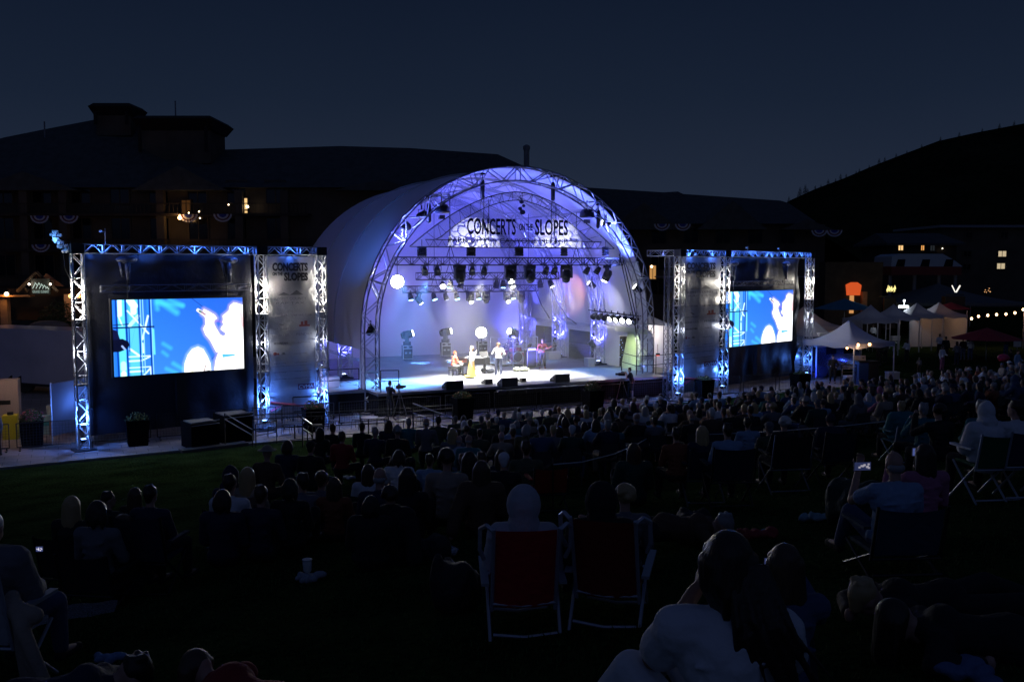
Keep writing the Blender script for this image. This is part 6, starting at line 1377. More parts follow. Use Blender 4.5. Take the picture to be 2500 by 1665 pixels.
for px, py, r, c, lab in ((1183, 909, .20, (.02, .025, .04), 'dark round equipment bag beside the music stand'), (1199, 911, .27, (.02, .025, .04), 'dark oval equipment bag at the singing man feet'), (1263, 907, .24, (.30, .32, .22), 'pale olive bag at the riser edge'), (1282, 907, .32, (.30, .32, .22), 'long pale olive bag beside the riser'), (1256, 880, .12, (.5, .5, .5), 'small pale cushion inside the riser')):
    t = thing('gear_bag', lab, 'bag', S(*SF(px, py), ST), TH); m = MB(); m.ell((0, .1, .12), (r, .16, .14), 14, 8); link('bag_body', blob(m, .03), t, None).data.materials.append(mat('bag ' + lab[:9], c, .8, bump=.5, bscale=9)); MB().path([(-.1, .1, .25), (0, .1, .33), (.1, .1, .25)], .012).build('handle', BLK, t)
def flight_case(px, py, label, w=.62, h=.85, lamp=True, aim=(1, -2)):
    u, t0 = SF(px, py); t = thing('flight_case', label, 'case', S(u, t0 + .3, ST), TH - .15, 'black road cases along the back of the stage')
    MB().box((0, 0, h / 2 + .1), (w, .6, h)).build('case_body', BLK, t); m = MB(); a, b = w / 2, h
    for x in (-a, a): m.box((x, -.305, h / 2 + .1), (.045, .02, h))
    for z in (.1, h + .1, h * .78 + .1): m.box((0, -.306, z), (w + .04, .02, .04))
    m.build('edging', WHT, t); m = MB(); m.box((-.13, -.31, h * .45 + .1), (.14, .015, .1)).box((.13, -.31, h * .45 + .1), (.14, .015, .1)).box((0, -.31, h * .88 + .1), (.16, .015, .08)).build('latch', ALU, t)
    for x in (-.22, .22):
        for y in (-.2, .2): MB().tube((x - .02, y, .05), (x + .02, y, .05), .05, n=10).build('caster', BLK, t)
    if lamp:
        return mover(S(u, t0 + .3, ST + h + .12), S(u + aim[0] * 3, t0 + aim[1] * 2, ST + 2.6), 'upright moving head standing on the road case, ' + label[:40].split(' case')[0] + ' case', LW, 1.6, -1, 'moving heads on road cases', dict(power=700, col=(.85, .95, 1), size=14, blend=.3))
flight_case(998, 880, 'white-edged road case behind the pianist, nearer the banner', aim=(2, -1)); flight_case(1092, 872, 'white-edged road case behind the piano', aim=(2, -1.5)); flight_case(1181, 868, 'road case half hidden behind the singers', lamp=False); flight_case(1258, 872, 'road case behind the drummer', lamp=True, aim=(-2, -1)); flight_case(916, 868, 'road case seen through the front arch leg', lamp=False)
for u, tt, w, h_, lab in ((7.0, 9.0, .9, .5, 'pale foam block by the second side opening'), (6.4, 9.9, .8, .35, 'low pale block beside the foam block'), (6.9, 4.2, .45, .5, 'pale lit box at the foot of the second arch leg')):
    t = thing('foam_block', lab, 'block', S(u, tt, ST), TH); MB().box((0, 0, h_ / 2), (w, .5, h_)).build('block', mat('pale block', (.5, .52, .55), .8), t); MB().box((0, 0, h_ + .01), (w + .02, .52, .02)).build('cover', WHT, t)
# back-stage rack seen in the openings
t = thing('equipment_rack', 'dark rack of gear with tiny lights in the side opening', 'rack', S(9.0, 3.4, ST), TH); m = MB(); m.box((0, 0, .9), (.7, .6, 1.8)).build('frame', BLK, t); m = MB()
for i in range(9): m.ell((-.36, random.uniform(-.25, .25), .4 + i * .15), (.015, .015, .015), 6, 4)
m.build('indicator', lit('tiny indicator', (.3, .5, 1), 5), t)
# stage railings
def railing(pts, h, label, posts=True, bars=(.5,), r=.022, name='railing'):
    t = thing(name, label, 'railing', pts[0], 0); o_ = V(pts[0]); m = MB(); P = [V(p) - o_ for p in pts]
    for z in (h,) + tuple(h * b for b in bars): m.path([p + V((0, 0, z)) for p in P], r)
    m.build('rails', BLK, t); m = MB()
    for a, b in zip(P, P[1:]):
        n = max(1, round((b - a).length / 1.6))
        for i in range(n + 1): q = a.lerp(b, i / n); m.tube(q, q + V((0, 0, h)), r * 1.1)
    m.build('posts', BLK, t); return t
railing([S(-12.1, -.1, ST), S(-8.7, -.1, ST)], 1.05, 'black stage railing on the wing between near tower and shell'); railing([S(-8.0, -1.4, ST), S(-7.2, -1.7, ST)], 1.05, 'short black railing just inside the front arch leg')
railing([S(6.9, -.9, ST), S(8.2, -.9, ST), S(10.3, -.3, ST)], 1.05, 'black railing on the curtain side of the stage'); railing([S(6.9, -.9, ST), S(7.4, 1.4, ST)], 1.05, 'black railing running back beside the gathered curtain')
# outrigger truss leg on the near wing
t = thing('outrigger_truss', 'splayed A-shaped truss leg on the stage wing beside the near tower', 'truss', S(-10.3, 1.8, ST), TH); m = MB(); truss(m, (-.5, 0, 0), (.1, 0, 2.5), .25, .25, up=V((0, 1, 0)), bay=.4, r=.03, rb=.014); truss(m, (.35, 0, 0), (.2, 0, 2.5), .2, .2, up=V((0, 1, 0)), bay=.4, r=.03, rb=.014); truss(m, (.2, 0, 1.95), (2.2, .2, 1.25), .1, .1, bay=.4, r=.025, rb=.01)
m.build('truss', ALU, t); bulb(S(-10.4, 1.0, ST + .5), 40, (.4, .42, 1), .05); MB().box((.6, -.1, .25), (.9, .6, .5)).build('ballast_box', WHT, t)
# camera operators on the plaza
def tripod(loc, h, label, rz):
    t = thing('video_camera', label, 'camera', loc, rz); m = MB()
    for k in range(3): a = k * 2.1 + .4; m.tube((0, 0, h - .15), (.38 * math.cos(a), .38 * math.sin(a), 0), .018)
    m.build('tripod', GREY, t); MB().box((0, 0, h + .05), (.13, .34, .16)).tube((0, .17, h + .05), (0, .34, h + .05), .06, n=12).box((0, -.05, h + .17), (.04, .2, .04)).tube((.08, 0, h + .1), (.08, 0, h + .45), .008).build('camera_body', BLK, t); return t
c_ = G(952, 1018, 0); person('stand', c_, face_to(c_, S(1, 1, 0)), 'camera operator in black with headphones, standing before the stage at the banner end', 'short', 'dark brown', 'black', 'black', ('mic', 'mic'), 0, 'short', .02, hands=True); tripod(c_ + V((.45, .25, 0)), 1.35, 'video camera on tripod used by the operator at the banner end', face_to(c_, S(1, 1, 0)))
c_ = G(1543, 975, 0); person('stand', c_, face_to(c_, S(0, 3, 0)), 'camera operator lit red, bending to a tripod at the curtain end of the stage', 'short', 'dark brown', 'black', 'black', ('mic', 'mic'), .25, 'short', .02, shorts=True, hands=True); tripod(c_ + V((-.55, .1, 0)), 1.3, 'video camera on tripod used by the red-lit operator', face_to(c_, S(0, 3, 0)))
spot(c_ + V((1.2, -1.0, 2.5)), c_ + V((.5, -.2, .3)), 700, (1, .12, .04), 120, .8, .08)
t = thing('red_flood', 'small red flood lamp on the plaza by the curtain-end arch leg', 'floor light', c_ + V((1.2, -1.0, 2.45))); MB().box((0, 0, .08), (.2, .2, .1)).build('housing', BLK, t); MB().box((0, 0, .02), (.16, .16, .02)).build('lens', lit('red lens', (1, .1, .04), 4), t); MB().tube((0, 0, .1), (0, .1, .6), .015).build('bracket', BLK, t)
c_ = G(2032, 935, 0); person('stand', c_, 2.8, 'man in a cap and dark clothes standing beside the blue-lit trailer', 'cap', 'black', 'black', 'black', ('hip', 'lap'), 0, voxel=.024, face=True, skin=SKIN3)
for px, py, top_, legs_, hr, hcl, lab in ((2144, 892, 'black', 'black', 'short', 'dark brown', 'standing figure all in black just past the near peak tent pole'), (2160, 886, 'olive', 'black', 'short', 'brown', 'standing person in olive jacket, back turned, past the near peak tent'), (2213, 884, 'white', 'black', 'long', 'dark brown', 'long-haired woman in a white top under the row of tents'), (2243, 912, 'beige', 'brown', 'short', 'blond', 'small child standing alone on the dark slope'),
                    (2299, 905, 'white', 'pink', 'long', 'black', 'woman in white sweater and pale pink trousers walking on the slope'), (2308, 876, 'black', 'black', 'short', 'black', 'dark figure under the amber wall of the last tent'), (2335, 892, 'grey', 'navy', 'long', 'dark brown', 'person in grey top among the group below the amber tent wall'), (2350, 880, 'black', 'denim', 'short', 'black', 'dark-clothed person in the group below the red parasol'), (2368, 880, 'white', 'denim', 'short', 'brown', 'person in white top at the end of the group near the red parasol'),
                    (2293, 868, 'white', 'black', 'short', 'brown', 'person in white seen behind the group by the amber tent wall'), (2482, 920, 'light blue', 'white', 'short', 'brown', 'person in white trousers under the blank placard'), (2466, 915, 'black', 'black', 'short', 'black', 'dark figure beneath the pink balloon'), (2131, 838, 'white', 'black', 'short', 'brown', 'person in white inside the first tent of the row'), (2455, 870, 'black', 'denim', 'short', 'black', 'distant figure on the dark slope above the balloon')):
    c_ = G(px, py, 0); person('stand', c_, random.uniform(-.8, .8) + (3.1 if px in (2299, 2482) else 0), lab, hr, hcl, top_, legs_, ('lap', 'down'), 0, voxel=.03, scale=.62 if 'child' in lab else 1.0, face=px == 2299)
c_ = G(0, 1113, 0); person('stand', c_ + V((-.1, 0, 0)), 1.4, 'person in a grey top walking out past the flower planter at the picture edge', 'short', 'brown', 'grey', 'black', 'down', 0, voxel=.024)
# warm lamp post at the lodge end of the plaza, lighting the pavers
lp = thing('lamp_post', 'tall lamp post lighting the pavers at the lodge end of the plaza', 'lamp post', G(-60, 1080, 0)); MB().tube((0, 0, 0), (0, 0, 4.2), .06, .045, 10).build('pole', BLK, lp); MB().lathe([(.12, 4.2), (.2, 4.5), (.2, 4.55), (.05, 4.7)], 14).build('shade', BLK, lp); MB().ell((0, 0, 4.25), (.13, .13, .12)).build('globe', lit('warm bulb', (1, .62, .3), 9), lp)
bulb(lp.location + V((0, -.2, 3.9)), 130, (1, .62, .40), .12)
# planters
FOL = mat('planter foliage', (.09, .12, .04), .8); FLW = mat('pink petals', (.65, .12, .18), .7); FLO = mat('orange petals', (.5, .2, .08), .7); PLB = mat('planter box black', (.007, .007, .008), .9, spec=.05, bump=.3, bscale=4)
for i, (px, D, hh, lab, fl) in enumerate(((65, 36.3, .5, 'black planter with bright pink flowers lit by the lamp at the lodge end', 3), (325, 36.5, .35, 'black planter with sparse stems before the black backdrop of the near screen', 0), (760, 39.5, .4, 'black planter with bushy plants against the near sponsor banner', 1), (1128, 42.7, .35, 'black planter with orange flowers in front of the piano end of the stage', 2),
                        (1449, 45.4, .5, 'black planter with tall bushy flowers at the curtain end of the stage', 2), (1721, 49.7, .25, 'black planter below the far sponsor banner', 0), (1958, 52.4, .2, 'black planter hiding the foot of the outer far tower leg', 0))):
    x = (px - 1250) / F * D; t = thing('planter', lab, 'planter', (x, D, 0), TH, 'tall black planters along the plaza'); MB().prism([(-.36, -.36), (.36, -.36), (.36, .36), (-.36, .36)], (0, 0, 0), (1, 0, 0), (0, 1, 0), (0, 0, 1), .05).build('foot', PLB, t)
    m = MB(); vs = []
    for z, r in ((.03, .37), (1.02, .43), (1.02, .38), (.93, .37)): vs += [(-r, -r, z), (r, -r, z), (r, r, z), (-r, r, z)]
    m.add(vs, [(k * 4 + j, k * 4 + (j + 1) % 4, k * 4 + 4 + (j + 1) % 4, k * 4 + 4 + j) for k in range(3) for j in range(4)] + [(3, 2, 1, 0), (12, 13, 14, 15)]); m.build('box', PLB, t)
    b = shrub_mb(420 if fl else 160, (.46, .42, hh), 20 + i, .06); b.v = [(a, c, z + .98) for a, c, z in b.v]; b.build('plant', FOL, t)
    if fl:
        b = shrub_mb(150 if fl == 3 else 70, (.5, .44, hh * .9), 40 + i, .045); b.v = [(a, c, z + 1.04) for a, c, z in b.v]; b.build('flowers', FLW if fl in (3, 1) else FLO, t)
# crowd barriers along the plaza edge
def barrier(p, q, label):
    p, q = V(p), V(q); d = q - p; t = thing('crowd_barrier', label, 'barrier', p, math.atan2(d.y, d.x), 'black mesh crowd barriers along the plaza'); L = d.length - .08; m = MB()
    m.path([(0, 0, .12), (0, 0, 1.05), (L, 0, 1.05), (L, 0, .12), (0, 0, .12)], .022); m.build('frame', BLK, t); m = MB(); n = int(L / .11)
    for i in range(1, n): m.tube((L * i / n, 0, .12), (L * i / n, 0, 1.0), .005, n=4, cap=False)
    for i in range(1, 8): m.tube((0, 0, .12 + .11 * i), (L, 0, .12 + .11 * i), .004, n=4, cap=False)
    m.build('mesh', mat('thin black wire', (.03, .03, .03), .6), t)
    for x in (.1, L - .1): MB().box((x, 0, .015), (.07, .6, .03)).tube((x, 0, 0), (x, 0, .12), .02).build('foot', BLK, t)
fl0, fl1 = V((-21.5, 34.2, 0)), V((17.5, 53.2, 0)); dd = (fl1 - fl0); nfl = 17
wh = ['before the flower planter and cabinet at the lodge end', 'next to the near tower outer leg', 'before the near video screen backdrop, first', 'before the near video screen backdrop, second', 'below the middle leg of the near tower', 'below the near sponsor banner', 'before the stage wing with A-shaped truss', 'before the front arch leg at the banner end', 'before the piano end of the stage', 'below the footlight panels, first', 'below the footlight panels, second', 'below the guitarist end of the stage lip', 'before the tall bushy planter', 'before the front arch leg at the curtain end', 'before the far sponsor banner', 'before the far screen, first', 'before the far screen and outer planter']
for i in range(nfl):
    a, b = fl0 + dd * (i / nfl), fl0 + dd * ((i + .93) / nfl); barrier(a, b, 'black mesh barrier ' + wh[i])
# dark booth platform with handrails
BX = [G(452, 1098, 0), G(640, 1075, 0)]; dv = (BX[1] - BX[0]); ang = math.atan2(dv.y, dv.x)
bt_ = thing('booth_platform', 'black boxed booth platform with metal counters below the near tower', 'booth', BX[0] + V((0, -.2, 0)), ang); m = MB()
m.box((.85, .5, .50), (1.1, 1.2, 1.0)).build('counter_box', PLB, bt_); m = MB(); m.box((2.35, .9, .56), (1.2, 1.2, 1.12)).build('second_box', PLB, bt_)
STL = mat('brushed steel', (.5, .5, .52), .3, .9)
m = MB(); m.box((.85, .5, 1.02), (1.0, .9, .03)).build('counter_top', STL, bt_); MB().box((2.35, .9, 1.14), (1.1, .9, .03)).build('counter_top', STL, bt_)
m = MB(); m.box((1.1, -.3, .06), (2.6, .5, .12)).build('skirt_board', mat('worn grey board', (.12, .11, .11), .8), bt_)
for a, b in (((.3, -.15, 1.06), (1.4, -.15, 1.10)), ((.3, -.15, .94), (1.4, -.15, .96)), ((1.75, .25, 1.16), (2.95, .25, 1.2)), ((1.75, .25, 1.04), (2.95, .25, 1.06))): MB().tube(a, b, .018).build('rail', STL, bt_)
for k, (a, b) in enumerate((((1.55, -.3, 1.35), (2.3, -1.2, .75)), ((1.55, -.3, 1.12), (2.3, -1.2, .52)))): MB().tube(a, b, .022).build('stair_rail', STL, bt_)
for x, y, z in ((1.55, -.3, 1.35), (2.3, -1.2, .75)): MB().tube((x, y, 0), (x, y, z), .022).build('stair_post', BLK, bt_)
MB().path([(2.4, -1.3, 0), (2.4, -1.3, .95), (3.4, -1.0, .95), (3.4, -1.0, 0)], .022).tube((2.4, -1.3, .5), (3.4, -1.0, .5), .02).build('landing_rail', BLK, bt_)
def P0(px, py): p = G(px, py, 0); return V((p.x, p.y, lawn(p.x, p.y)))
railing([P0(620, 1075), P0(760, 1068), P0(880, 1065), P0(1010, 1060), P0(1105, 1052)], 1.05, 'long black terrace railing behind the cafe chairs', bars=(.85, .45), r=.02)
railing([P0(716, 1040), P0(790, 1036)], 1.3, 'high black railing section before the near sponsor banner', bars=(.5,), r=.03)
for px0, py0, px1, py1, lab in ((738, 1020, 762, 1036, 'sloping steel handrail catching light near the near banner'), (1008, 985, 1108, 1022, 'long sloping steel handrail catching blue light before the stage')):
    a, b = G(px0, py0, 1.55 if px0 > 900 else 1.3), G(px1, py1, 1.0 if px0 > 900 else .9); t = thing('handrail', lab, 'handrail', (0, 0, 0)); MB().tube(a, b, .028).tube(a - V((0, 0, .4)), b - V((0, 0, .4)), .028).build('rail', STL, t)
    MB().tube(a, (a.x, a.y, 0), .025).tube(b, (b.x, b.y, 0), .025).tube(a.lerp(b, .5), (a.lerp(b, .5).x, a.lerp(b, .5).y, 0), .025).build('post', BLK, t)
spot(G(1060, 1040, 0) + V((-1, -.5, 4)), G(1060, 1020, 1), 60, (.75, .85, 1), 60, .8, .2)
# ================================================================== AUDIENCE IN ROWS
def proj(P):
    d = V(P) - CAM; c, s = math.cos(PITCH), math.sin(PITCH); dep = d.y * c - d.z * s; up = d.y * s + d.z * c
    return 1250 + F * d.x / dep, 832.5 - F * up / dep
random.seed(11)
PB = []
for k, (arms, lean, heavy) in enumerate((('lap', .0, 1.0), ('lap', .06, 1.12), ('knees', .1, .92), (('chin', 'lap'), .03, 1.05), ('lap', -.06, 1.22))):
    J = joints('chair', lean, arms); HR = {}
    PB.append((J, body_mesh(J, .032, heavy=heavy), top_mesh(J, .034, heavy=heavy, loose=.012), trousers_mesh(J, .034, heavy=heavy), HR))
SHOE = shoes_mesh(joints('chair'), .03)
def trim(s):
    w = s.split()
    return s if len(w) <= 16 else ' '.join(x for x in w if x not in ('with', 'the', 'of'))
HS = {'short': 'short', 'long': 'long', 'bob': 'bob', 'bun': 'tied-up', 'curly': 'curly', 'cap': 'cap', 'bald': 'bald', 'hooded': 'hood', 'hat': 'hat'}
fc = MB(); fc.box((0, .02, .44), (.42, .40, .025)); fc.box((0, -.21, .72), (.42, .02, .26), rx=-.15)
for x in (-.21, .21): fc.tube((x, -.25, .88), (x, .22, 0), .012).tube((x, -.22, 0), (x, .18, .44), .012)
FC = fc.mesh('folding_chair', mat('chair dark metal', (.03, .03, .035), .45, .4))
LMK = [(1150, 'below the piano-end planter'), (1200, 'below the gold skirt'), (1250, 'below the singing man'), (1300, 'below the drum kit'), (1350, 'below the guitarist'), (1410, 'below the last monitor'), (1480, 'below the bushy planter'), (1560, 'below the red-lit operator'), (1620, 'below the side tent'), (1690, 'below the far banner'), (1760, 'below the far-screen planter'),
       (1850, 'below the far screen'), (1930, 'below the far screen edge'), (1990, 'below the outer planter'), (2060, 'below the silver trailer'), (2130, 'below the blue bin'), (2200, 'below the white cooler'), (2280, 'below the tent row'), (2360, 'below the amber wall'), (2440, 'below the string lights'), (2600, 'below the pink balloon')]
used = set(); npers = 0; tops = ['black', 'navy', 'grey', 'white', 'teal', 'light blue', 'brown', 'beige', 'olive', 'dark green', 'red', 'rust', 'denim', 'pink']
tw = [9, 9, 7, 4, 3, 4, 4, 3, 4, 4, 1.5, 2, 5, 1]
hs = ['short', 'long', 'bob', 'bun', 'curly', 'cap', 'bald', 'hooded', 'hat']; hw = [9, 6, 3, 3, 2, 4, 1.6, 1, 1]
hcs = ['dark brown', 'brown', 'grey', 'white', 'blond', 'black', 'red']; hcw = [5, 4, 4, 2.5, 4, 3, .7]
NROW = 12; cand = []
for row in range(NROW):
    d = 8.4 + row * 1.06
    for k in range(90):
        al = 3.0 + k * .60 + (row % 2) * .30; P = LB + LD * al + LN * (d + random.uniform(-.18, .18)) + LD * random.uniform(-.14, .14)
        z = lawn(P.x, P.y); px, py = proj((P.x, P.y, z + 1.28))
        if px < 1090 + row * 1.5 or px > 2515 or (row < 1 and px < 1180): continue
        if random.random() < (.45 if row < 1 else .22): continue
        cand.append((row, P.x, P.y, z, px, py))
NC = len(cand)
random.shuffle(cand); cand = sorted(cand[:262], key=lambda c: c[0])
for row, x, y, z, px, py in cand:
    lm = next(t for m_, t in LMK if px < m_)
    for attempt in range(12):
        h = random.choices(hs, hw)[0]; tp = random.choices(tops, tw)[0]; hc = random.choices(hcs, hcw)[0]
        if h in ('cap', 'hat', 'hooded'):
            hc = random.choice(['white', 'black', 'navy', 'grey', 'beige']) if h != 'hooded' else tp; hd = {'cap': hc + ' cap', 'hat': hc + ' brimmed hat', 'hooded': 'raised hood'}[h]
        elif h == 'bald': hc = 'grey'; hd = 'bald head'
        else: hd = '%s %s hair' % (HS[h], hc)
        lab = 'person with %s, %s top, %s row, %s' % (hd, tp, ORD[row], lm)
        lab = trim(lab)
        if lab not in used: break
    used.add(lab); i = random.randrange(5); J, bm_, tm_, lm_, HR = PB[i]
    if h not in HR: HR[h] = hair_mesh(J, h, .03, i)
    rz = face_to((x, y, 0), S(random.uniform(-2, 2), -1, 0)) + random.gauss(0, .12)
    hm = HAIRC[hc] if h not in ('cap', 'hat', 'hooded') else CLOTHC[hc]
    place_person([('body', bm_, random.choice([SKIN, SKIN, SKIN3, SKIN2])), ('top', tm_, CLOTHC[tp]), ('trousers', lm_, CLOTHC[random.choice(['black', 'denim', 'navy', 'grey', 'beige'])]), ({'cap': 'cap', 'hat': 'hat', 'hooded': 'hood'}.get(h, 'hair'), HR[h], hm)], (x, y, z), rz, lab, 'seated audience rows', random.uniform(.93, 1.06))
    c = link('folding_chair', FC); c.location = (x, y, z); c.rotation_euler = (0, 0, rz); tag(c, trim('folding chair of the %s, %s top, %s row, %s' % (hd, tp, ORD[row], lm)), 'chair', 'folding chairs in the audience rows')

# ================================================================== LAWN PEOPLE, ONE BY ONE
TOPH = {'chair': 1.32, 'low': 1.10, 'ground': .925, 'cross': .925, 'stand': 1.76, 'stool': 1.36}
FR_W = mat('white tube frame', (.40, .42, .47), .35, .3)
FR_G = mat('grey tube frame', (.13, .14, .16), .35, .5)
def camp_chair(loc, rz, label, col, high=1.0, frame=None, back=.50, seat=.42, w=.56, name='camp_chair', rigid=False):
    t = thing(name, label, 'chair', loc, rz); fr = frame or BLK; fabric = cloth('chair ' + label[:14], col); m = MB()
    m.box((0, -.02, seat), (w - .06, .46, .03)).build('seat', fabric, t); n = 8; m = MB(); tilt = .22
    for j in range(7):
        for i in range(n + 1): f = i / n - .5; m.v.append((f * (w - .04), -.25 - .035 * (1 - 4 * f * f) - tilt * back * j / 6, seat + back * j / 6 + (-.02 * (1 - 4 * f * f) if j == 6 else 0)))
    m.f = [(j * (n + 1) + i, j * (n + 1) + i + 1, (j + 1) * (n + 1) + i + 1, (j + 1) * (n + 1) + i) for j in range(6) for i in range(n)]; m.build('backrest', fabric, t, True)
    for s in (-1, 1):
        x = s * w / 2; MB().tube((x, -.24, seat - .05), (x, -.26 - tilt * back, seat + back + .02), .014).build('back_post', fr, t)
        MB().tube((x, -.24, seat + .0), (x, .24, 0), .014).build('leg', fr, t); MB().tube((x, .2, seat), (x, -.30, 0), .014).build('leg', fr, t)
        MB().box((x + s * .02, 0, seat + .20), (.06, .42, .025)).build('armrest', fr if rigid else fabric, t)
    
    for y, z in ((-.25, seat - .04), (-.28, .06)): MB().tube((-w / 2, y, z), (w / 2, y, z), .012).build('cross_bar', fr, t)
    return t
def lawnp(px, py, pose, label, hair='short', hc='dark brown', top='black', legs='black', arms='lap', lean=0.0, chair=None, rz=None, **k):
    hh = TOPH[pose] * k.get('scale', 1.0)
    if hair in ('hooded', 'baggy'): hh += .05
    p, sc = seat_at(px, py, hh, k.pop('dg', None)); k['scale'] = k.get('scale', 1.0) * sc; r_ = face_to(p, S(random.uniform(-1.5, 1.5), 0, 0)) + (rz or 0); D = p.y
    k.setdefault('voxel', .013 if D < 9 else .018 if D < 18 else .026)
    person(pose, p, r_, label, hair, hc, top, legs, arms, lean, **k)
    if chair: camp_chair(p, r_, *chair[:2], **(chair[2] if len(chair) > 2 else {}))
    return p, r_
L_ = lawnp
G1 = 'sitting on the lawn'
L_(325, 1122, 'ground', 'long-haired woman sitting on the grass below the near video screen', 'long', 'brown', 'black', dg=15.5); L_(259, 1146, 'ground', 'person in black beside the long-haired woman below the near screen', 'short', 'black', 'black', turn=-.8, face=True, dg=15)
L_(178, 1209, 'low', 'woman with long sandy backlit hair in a low chair below the planter with bare stems', 'long', 'blond', 'black', lean=-.1, chair=('low black chair under the sandy-haired woman', (.01, .01, .012), dict(seat=.2, back=.5)), dg=11)
L_(239, 1221, 'low', 'woman in a slate grey top between the sandy-haired woman and a child', 'bob', 'dark brown', 'grey', lean=-.08, chair=('low black chair under the woman in slate grey', (.01, .01, .012), dict(seat=.2, back=.4)), dg=9.5)
L_(300, 1231, 'ground', 'child sitting beside the woman in slate grey', 'curly', 'brown', 'black', scale=.85, dg=9.8)
L_(369, 1183, 'chair', 'broad person in navy in a blue camp chair with a pink cloth at its arm', 'short', 'black', 'navy', lean=-.1, heavy=1.3, chair=('wide blue camp chair under the broad person in navy', (.012, .02, .05)), dg=10)
L_(541, 1195, 'ground', 'woman with dark shoulder-length hair, navy jacket, before the man in white', 'bob', 'dark brown', 'navy', loose=.02, dg=11.5); L_(555, 1160, 'ground', 'short-haired man in a white shirt sitting on the grass', 'short', 'dark brown', 'white', lean=.1, dg=12.5)
L_(607, 1099, 'low', 'blond woman in a tan beach chair near the booth platform', 'straight', 'blond', 'beige', lean=-.15, chair=('tan canvas beach chair with a headrest under the blond woman', (.20, .15, .11), dict(seat=.25, back=.62)), dg=14)
L_(560, 1104, 'low', 'person in a navy hood in a plaid low chair by the booth platform', 'hooded', 'navy', 'navy', chair=('low plaid chair under the navy hood', (.04, .03, .05), dict(seat=.22, back=.45)), dg=14)
L_(635, 1162, 'ground', 'boy with short light hair and navy sweater behind the white tote bag', 'short', 'brown', 'navy', scale=.95, dg=11.6); L_(706, 1168, 'ground', 'slim dark-haired child in black beside the boy in navy', 'bob', 'black', 'black', scale=.9, dg=11.8)
L_(727, 1115, 'ground', 'big man in a grey sweater with rounded back, glasses in profile', 'short', 'dark brown', 'grey', lean=.25, heavy=1.25, turn=.7, face=True); L_(778, 1107, 'ground', 'woman with hair tied up leaning beside the grey sweater man', 'bun', 'brown', 'grey', lean=.15); L_(814, 1116, 'ground', 'child in rust top next to the woman with tied-up hair', 'long', 'brown', 'rust', scale=.9)
L_(898, 1080, 'ground', 'woman with long brown hair and white top in a dark green low chair', 'straight', 'brown', 'white', sleeve='short', chair=('dark green low chair under the white-topped woman', (.01, .05, .045), dict(seat=.12, back=.45)))
L_(973, 1070, 'low', 'person in white with a dark bag strap across the back', 'bob', 'dark brown', 'white', sleeve='short', chair=('dark blue low chair under the person with the bag strap', (.01, .02, .04), dict(seat=.18, back=.4)))
L_(1048, 1062, 'ground', 'man in light blue shirt close behind the terrace railing', 'short', 'brown', 'light blue'); L_(1131, 1079, 'ground', 'person in a teal top near the rope end', 'short', 'brown', 'teal')
L_(926, 1141, 'ground', 'bald man in dark jacket with light catching his scalp', 'bald', 'grey', 'navy', heavy=1.15, voxel=.014); L_(994, 1142, 'ground', 'woman with long backlit hair in black right behind the couple on the blanket', 'straight', 'dark brown', 'black')
L_(1090, 1098, 'ground', 'tall woman with curly tied hair, thin beige sweater', 'curly', 'dark brown', 'beige', lean=.06, scale=1.04, dg=12.7); L_(1146, 1102, 'ground', 'person in black with dark long hair between beige sweater and white cap', 'long', 'black', 'black')
L_(1176, 1083, 'ground', 'short-haired man in pale grey T-shirt behind the woman in brown', 'short', 'brown', 'grey', sleeve='short'); L_(1224, 1071, 'ground', 'woman with long hair in navy seen past the pale T-shirt man', 'long', 'brown', 'navy')
L_(1175, 1124, 'ground', 'woman with smooth long hair and wide brown sweater', 'straight', 'brown', 'brown', loose=.03, arms=('back', 'lap'), dg=12); L_(1230, 1107, 'low', 'person in a white cap and dark jacket', 'cap', 'white', 'black', heavy=1.2, lean=.1, dg=12.7)
L_(1285, 1077, 'ground', 'broad man in a grey-green T-shirt beside the orange-red chair', 'short', 'dark brown', 'olive', sleeve='short', heavy=1.2, lean=.05, dg=15.5)
L_(952, 1188, 'ground', 'big dark silhouette of a person with fluffy hair on the blanket', 'curly', 'dark brown', 'black', heavy=1.5, loose=.05, arms=('lap', 'back'), dg=10.3); L_(904, 1210, 'ground', 'companion leaning against the fluffy-haired silhouette', 'bob', 'black', 'black', heavy=1.2, loose=.04, dg=10)
L_(1549, 1082, 'ground', 'woman with long straight hair and dark green sweater beyond the rope', 'straight', 'brown', 'dark green', lean=.04, loose=.02, dg=14); L_(1654, 1086, 'chair', 'person in a rust brown jacket with a phone, legs in grey', 'short', 'black', 'rust', heavy=1.15, lean=.12, dg=13.5)
L_(1715, 1067, 'chair', 'blond woman in a blue camp chair beside the black-haired man', 'long', 'blond', 'navy', chair=('blue camp chair under the blond woman', (.008, .02, .05), dict(frame=FR_G, back=.42)), dg=13.5); L_(1778, 1034, 'chair', 'black-haired man in a blue shirt in a big dark camp chair', 'short', 'black', 'light blue', heavy=1.25, chair=('big dark camp chair under the black-haired man', (.015, .025, .035), dict(back=.46, w=.6)), dg=12.8)
L_(1827, 1020, 'chair', 'man with spiky dark hair and blue shirt looking toward the far screen', 'short', 'black', 'light blue', turn=-.5, face=True, dg=16.5); L_(1916, 1044, 'chair', 'woman with curly white hair above a tall dark camp chair', 'curly', 'white', 'black', chair=('tall dark camp chair with pale leg tubes under the white-haired woman', (.015, .018, .018), dict(back=.50, w=.62, frame=FR_G)), dg=14)
L_(1880, 1030, 'chair', 'person in grey camouflage jacket beside the white-haired woman', 'cap', 'grey', 'olive', heavy=1.1, dg=15); L_(2030, 1012, 'chair', 'person under a dark blanket in a high-backed dark chair', 'beanie', 'navy', 'navy', heavy=1.3, loose=.05, chair=('high-backed dark blue chair under the blanketed person', (.01, .02, .04), dict(back=.5)), dg=15)
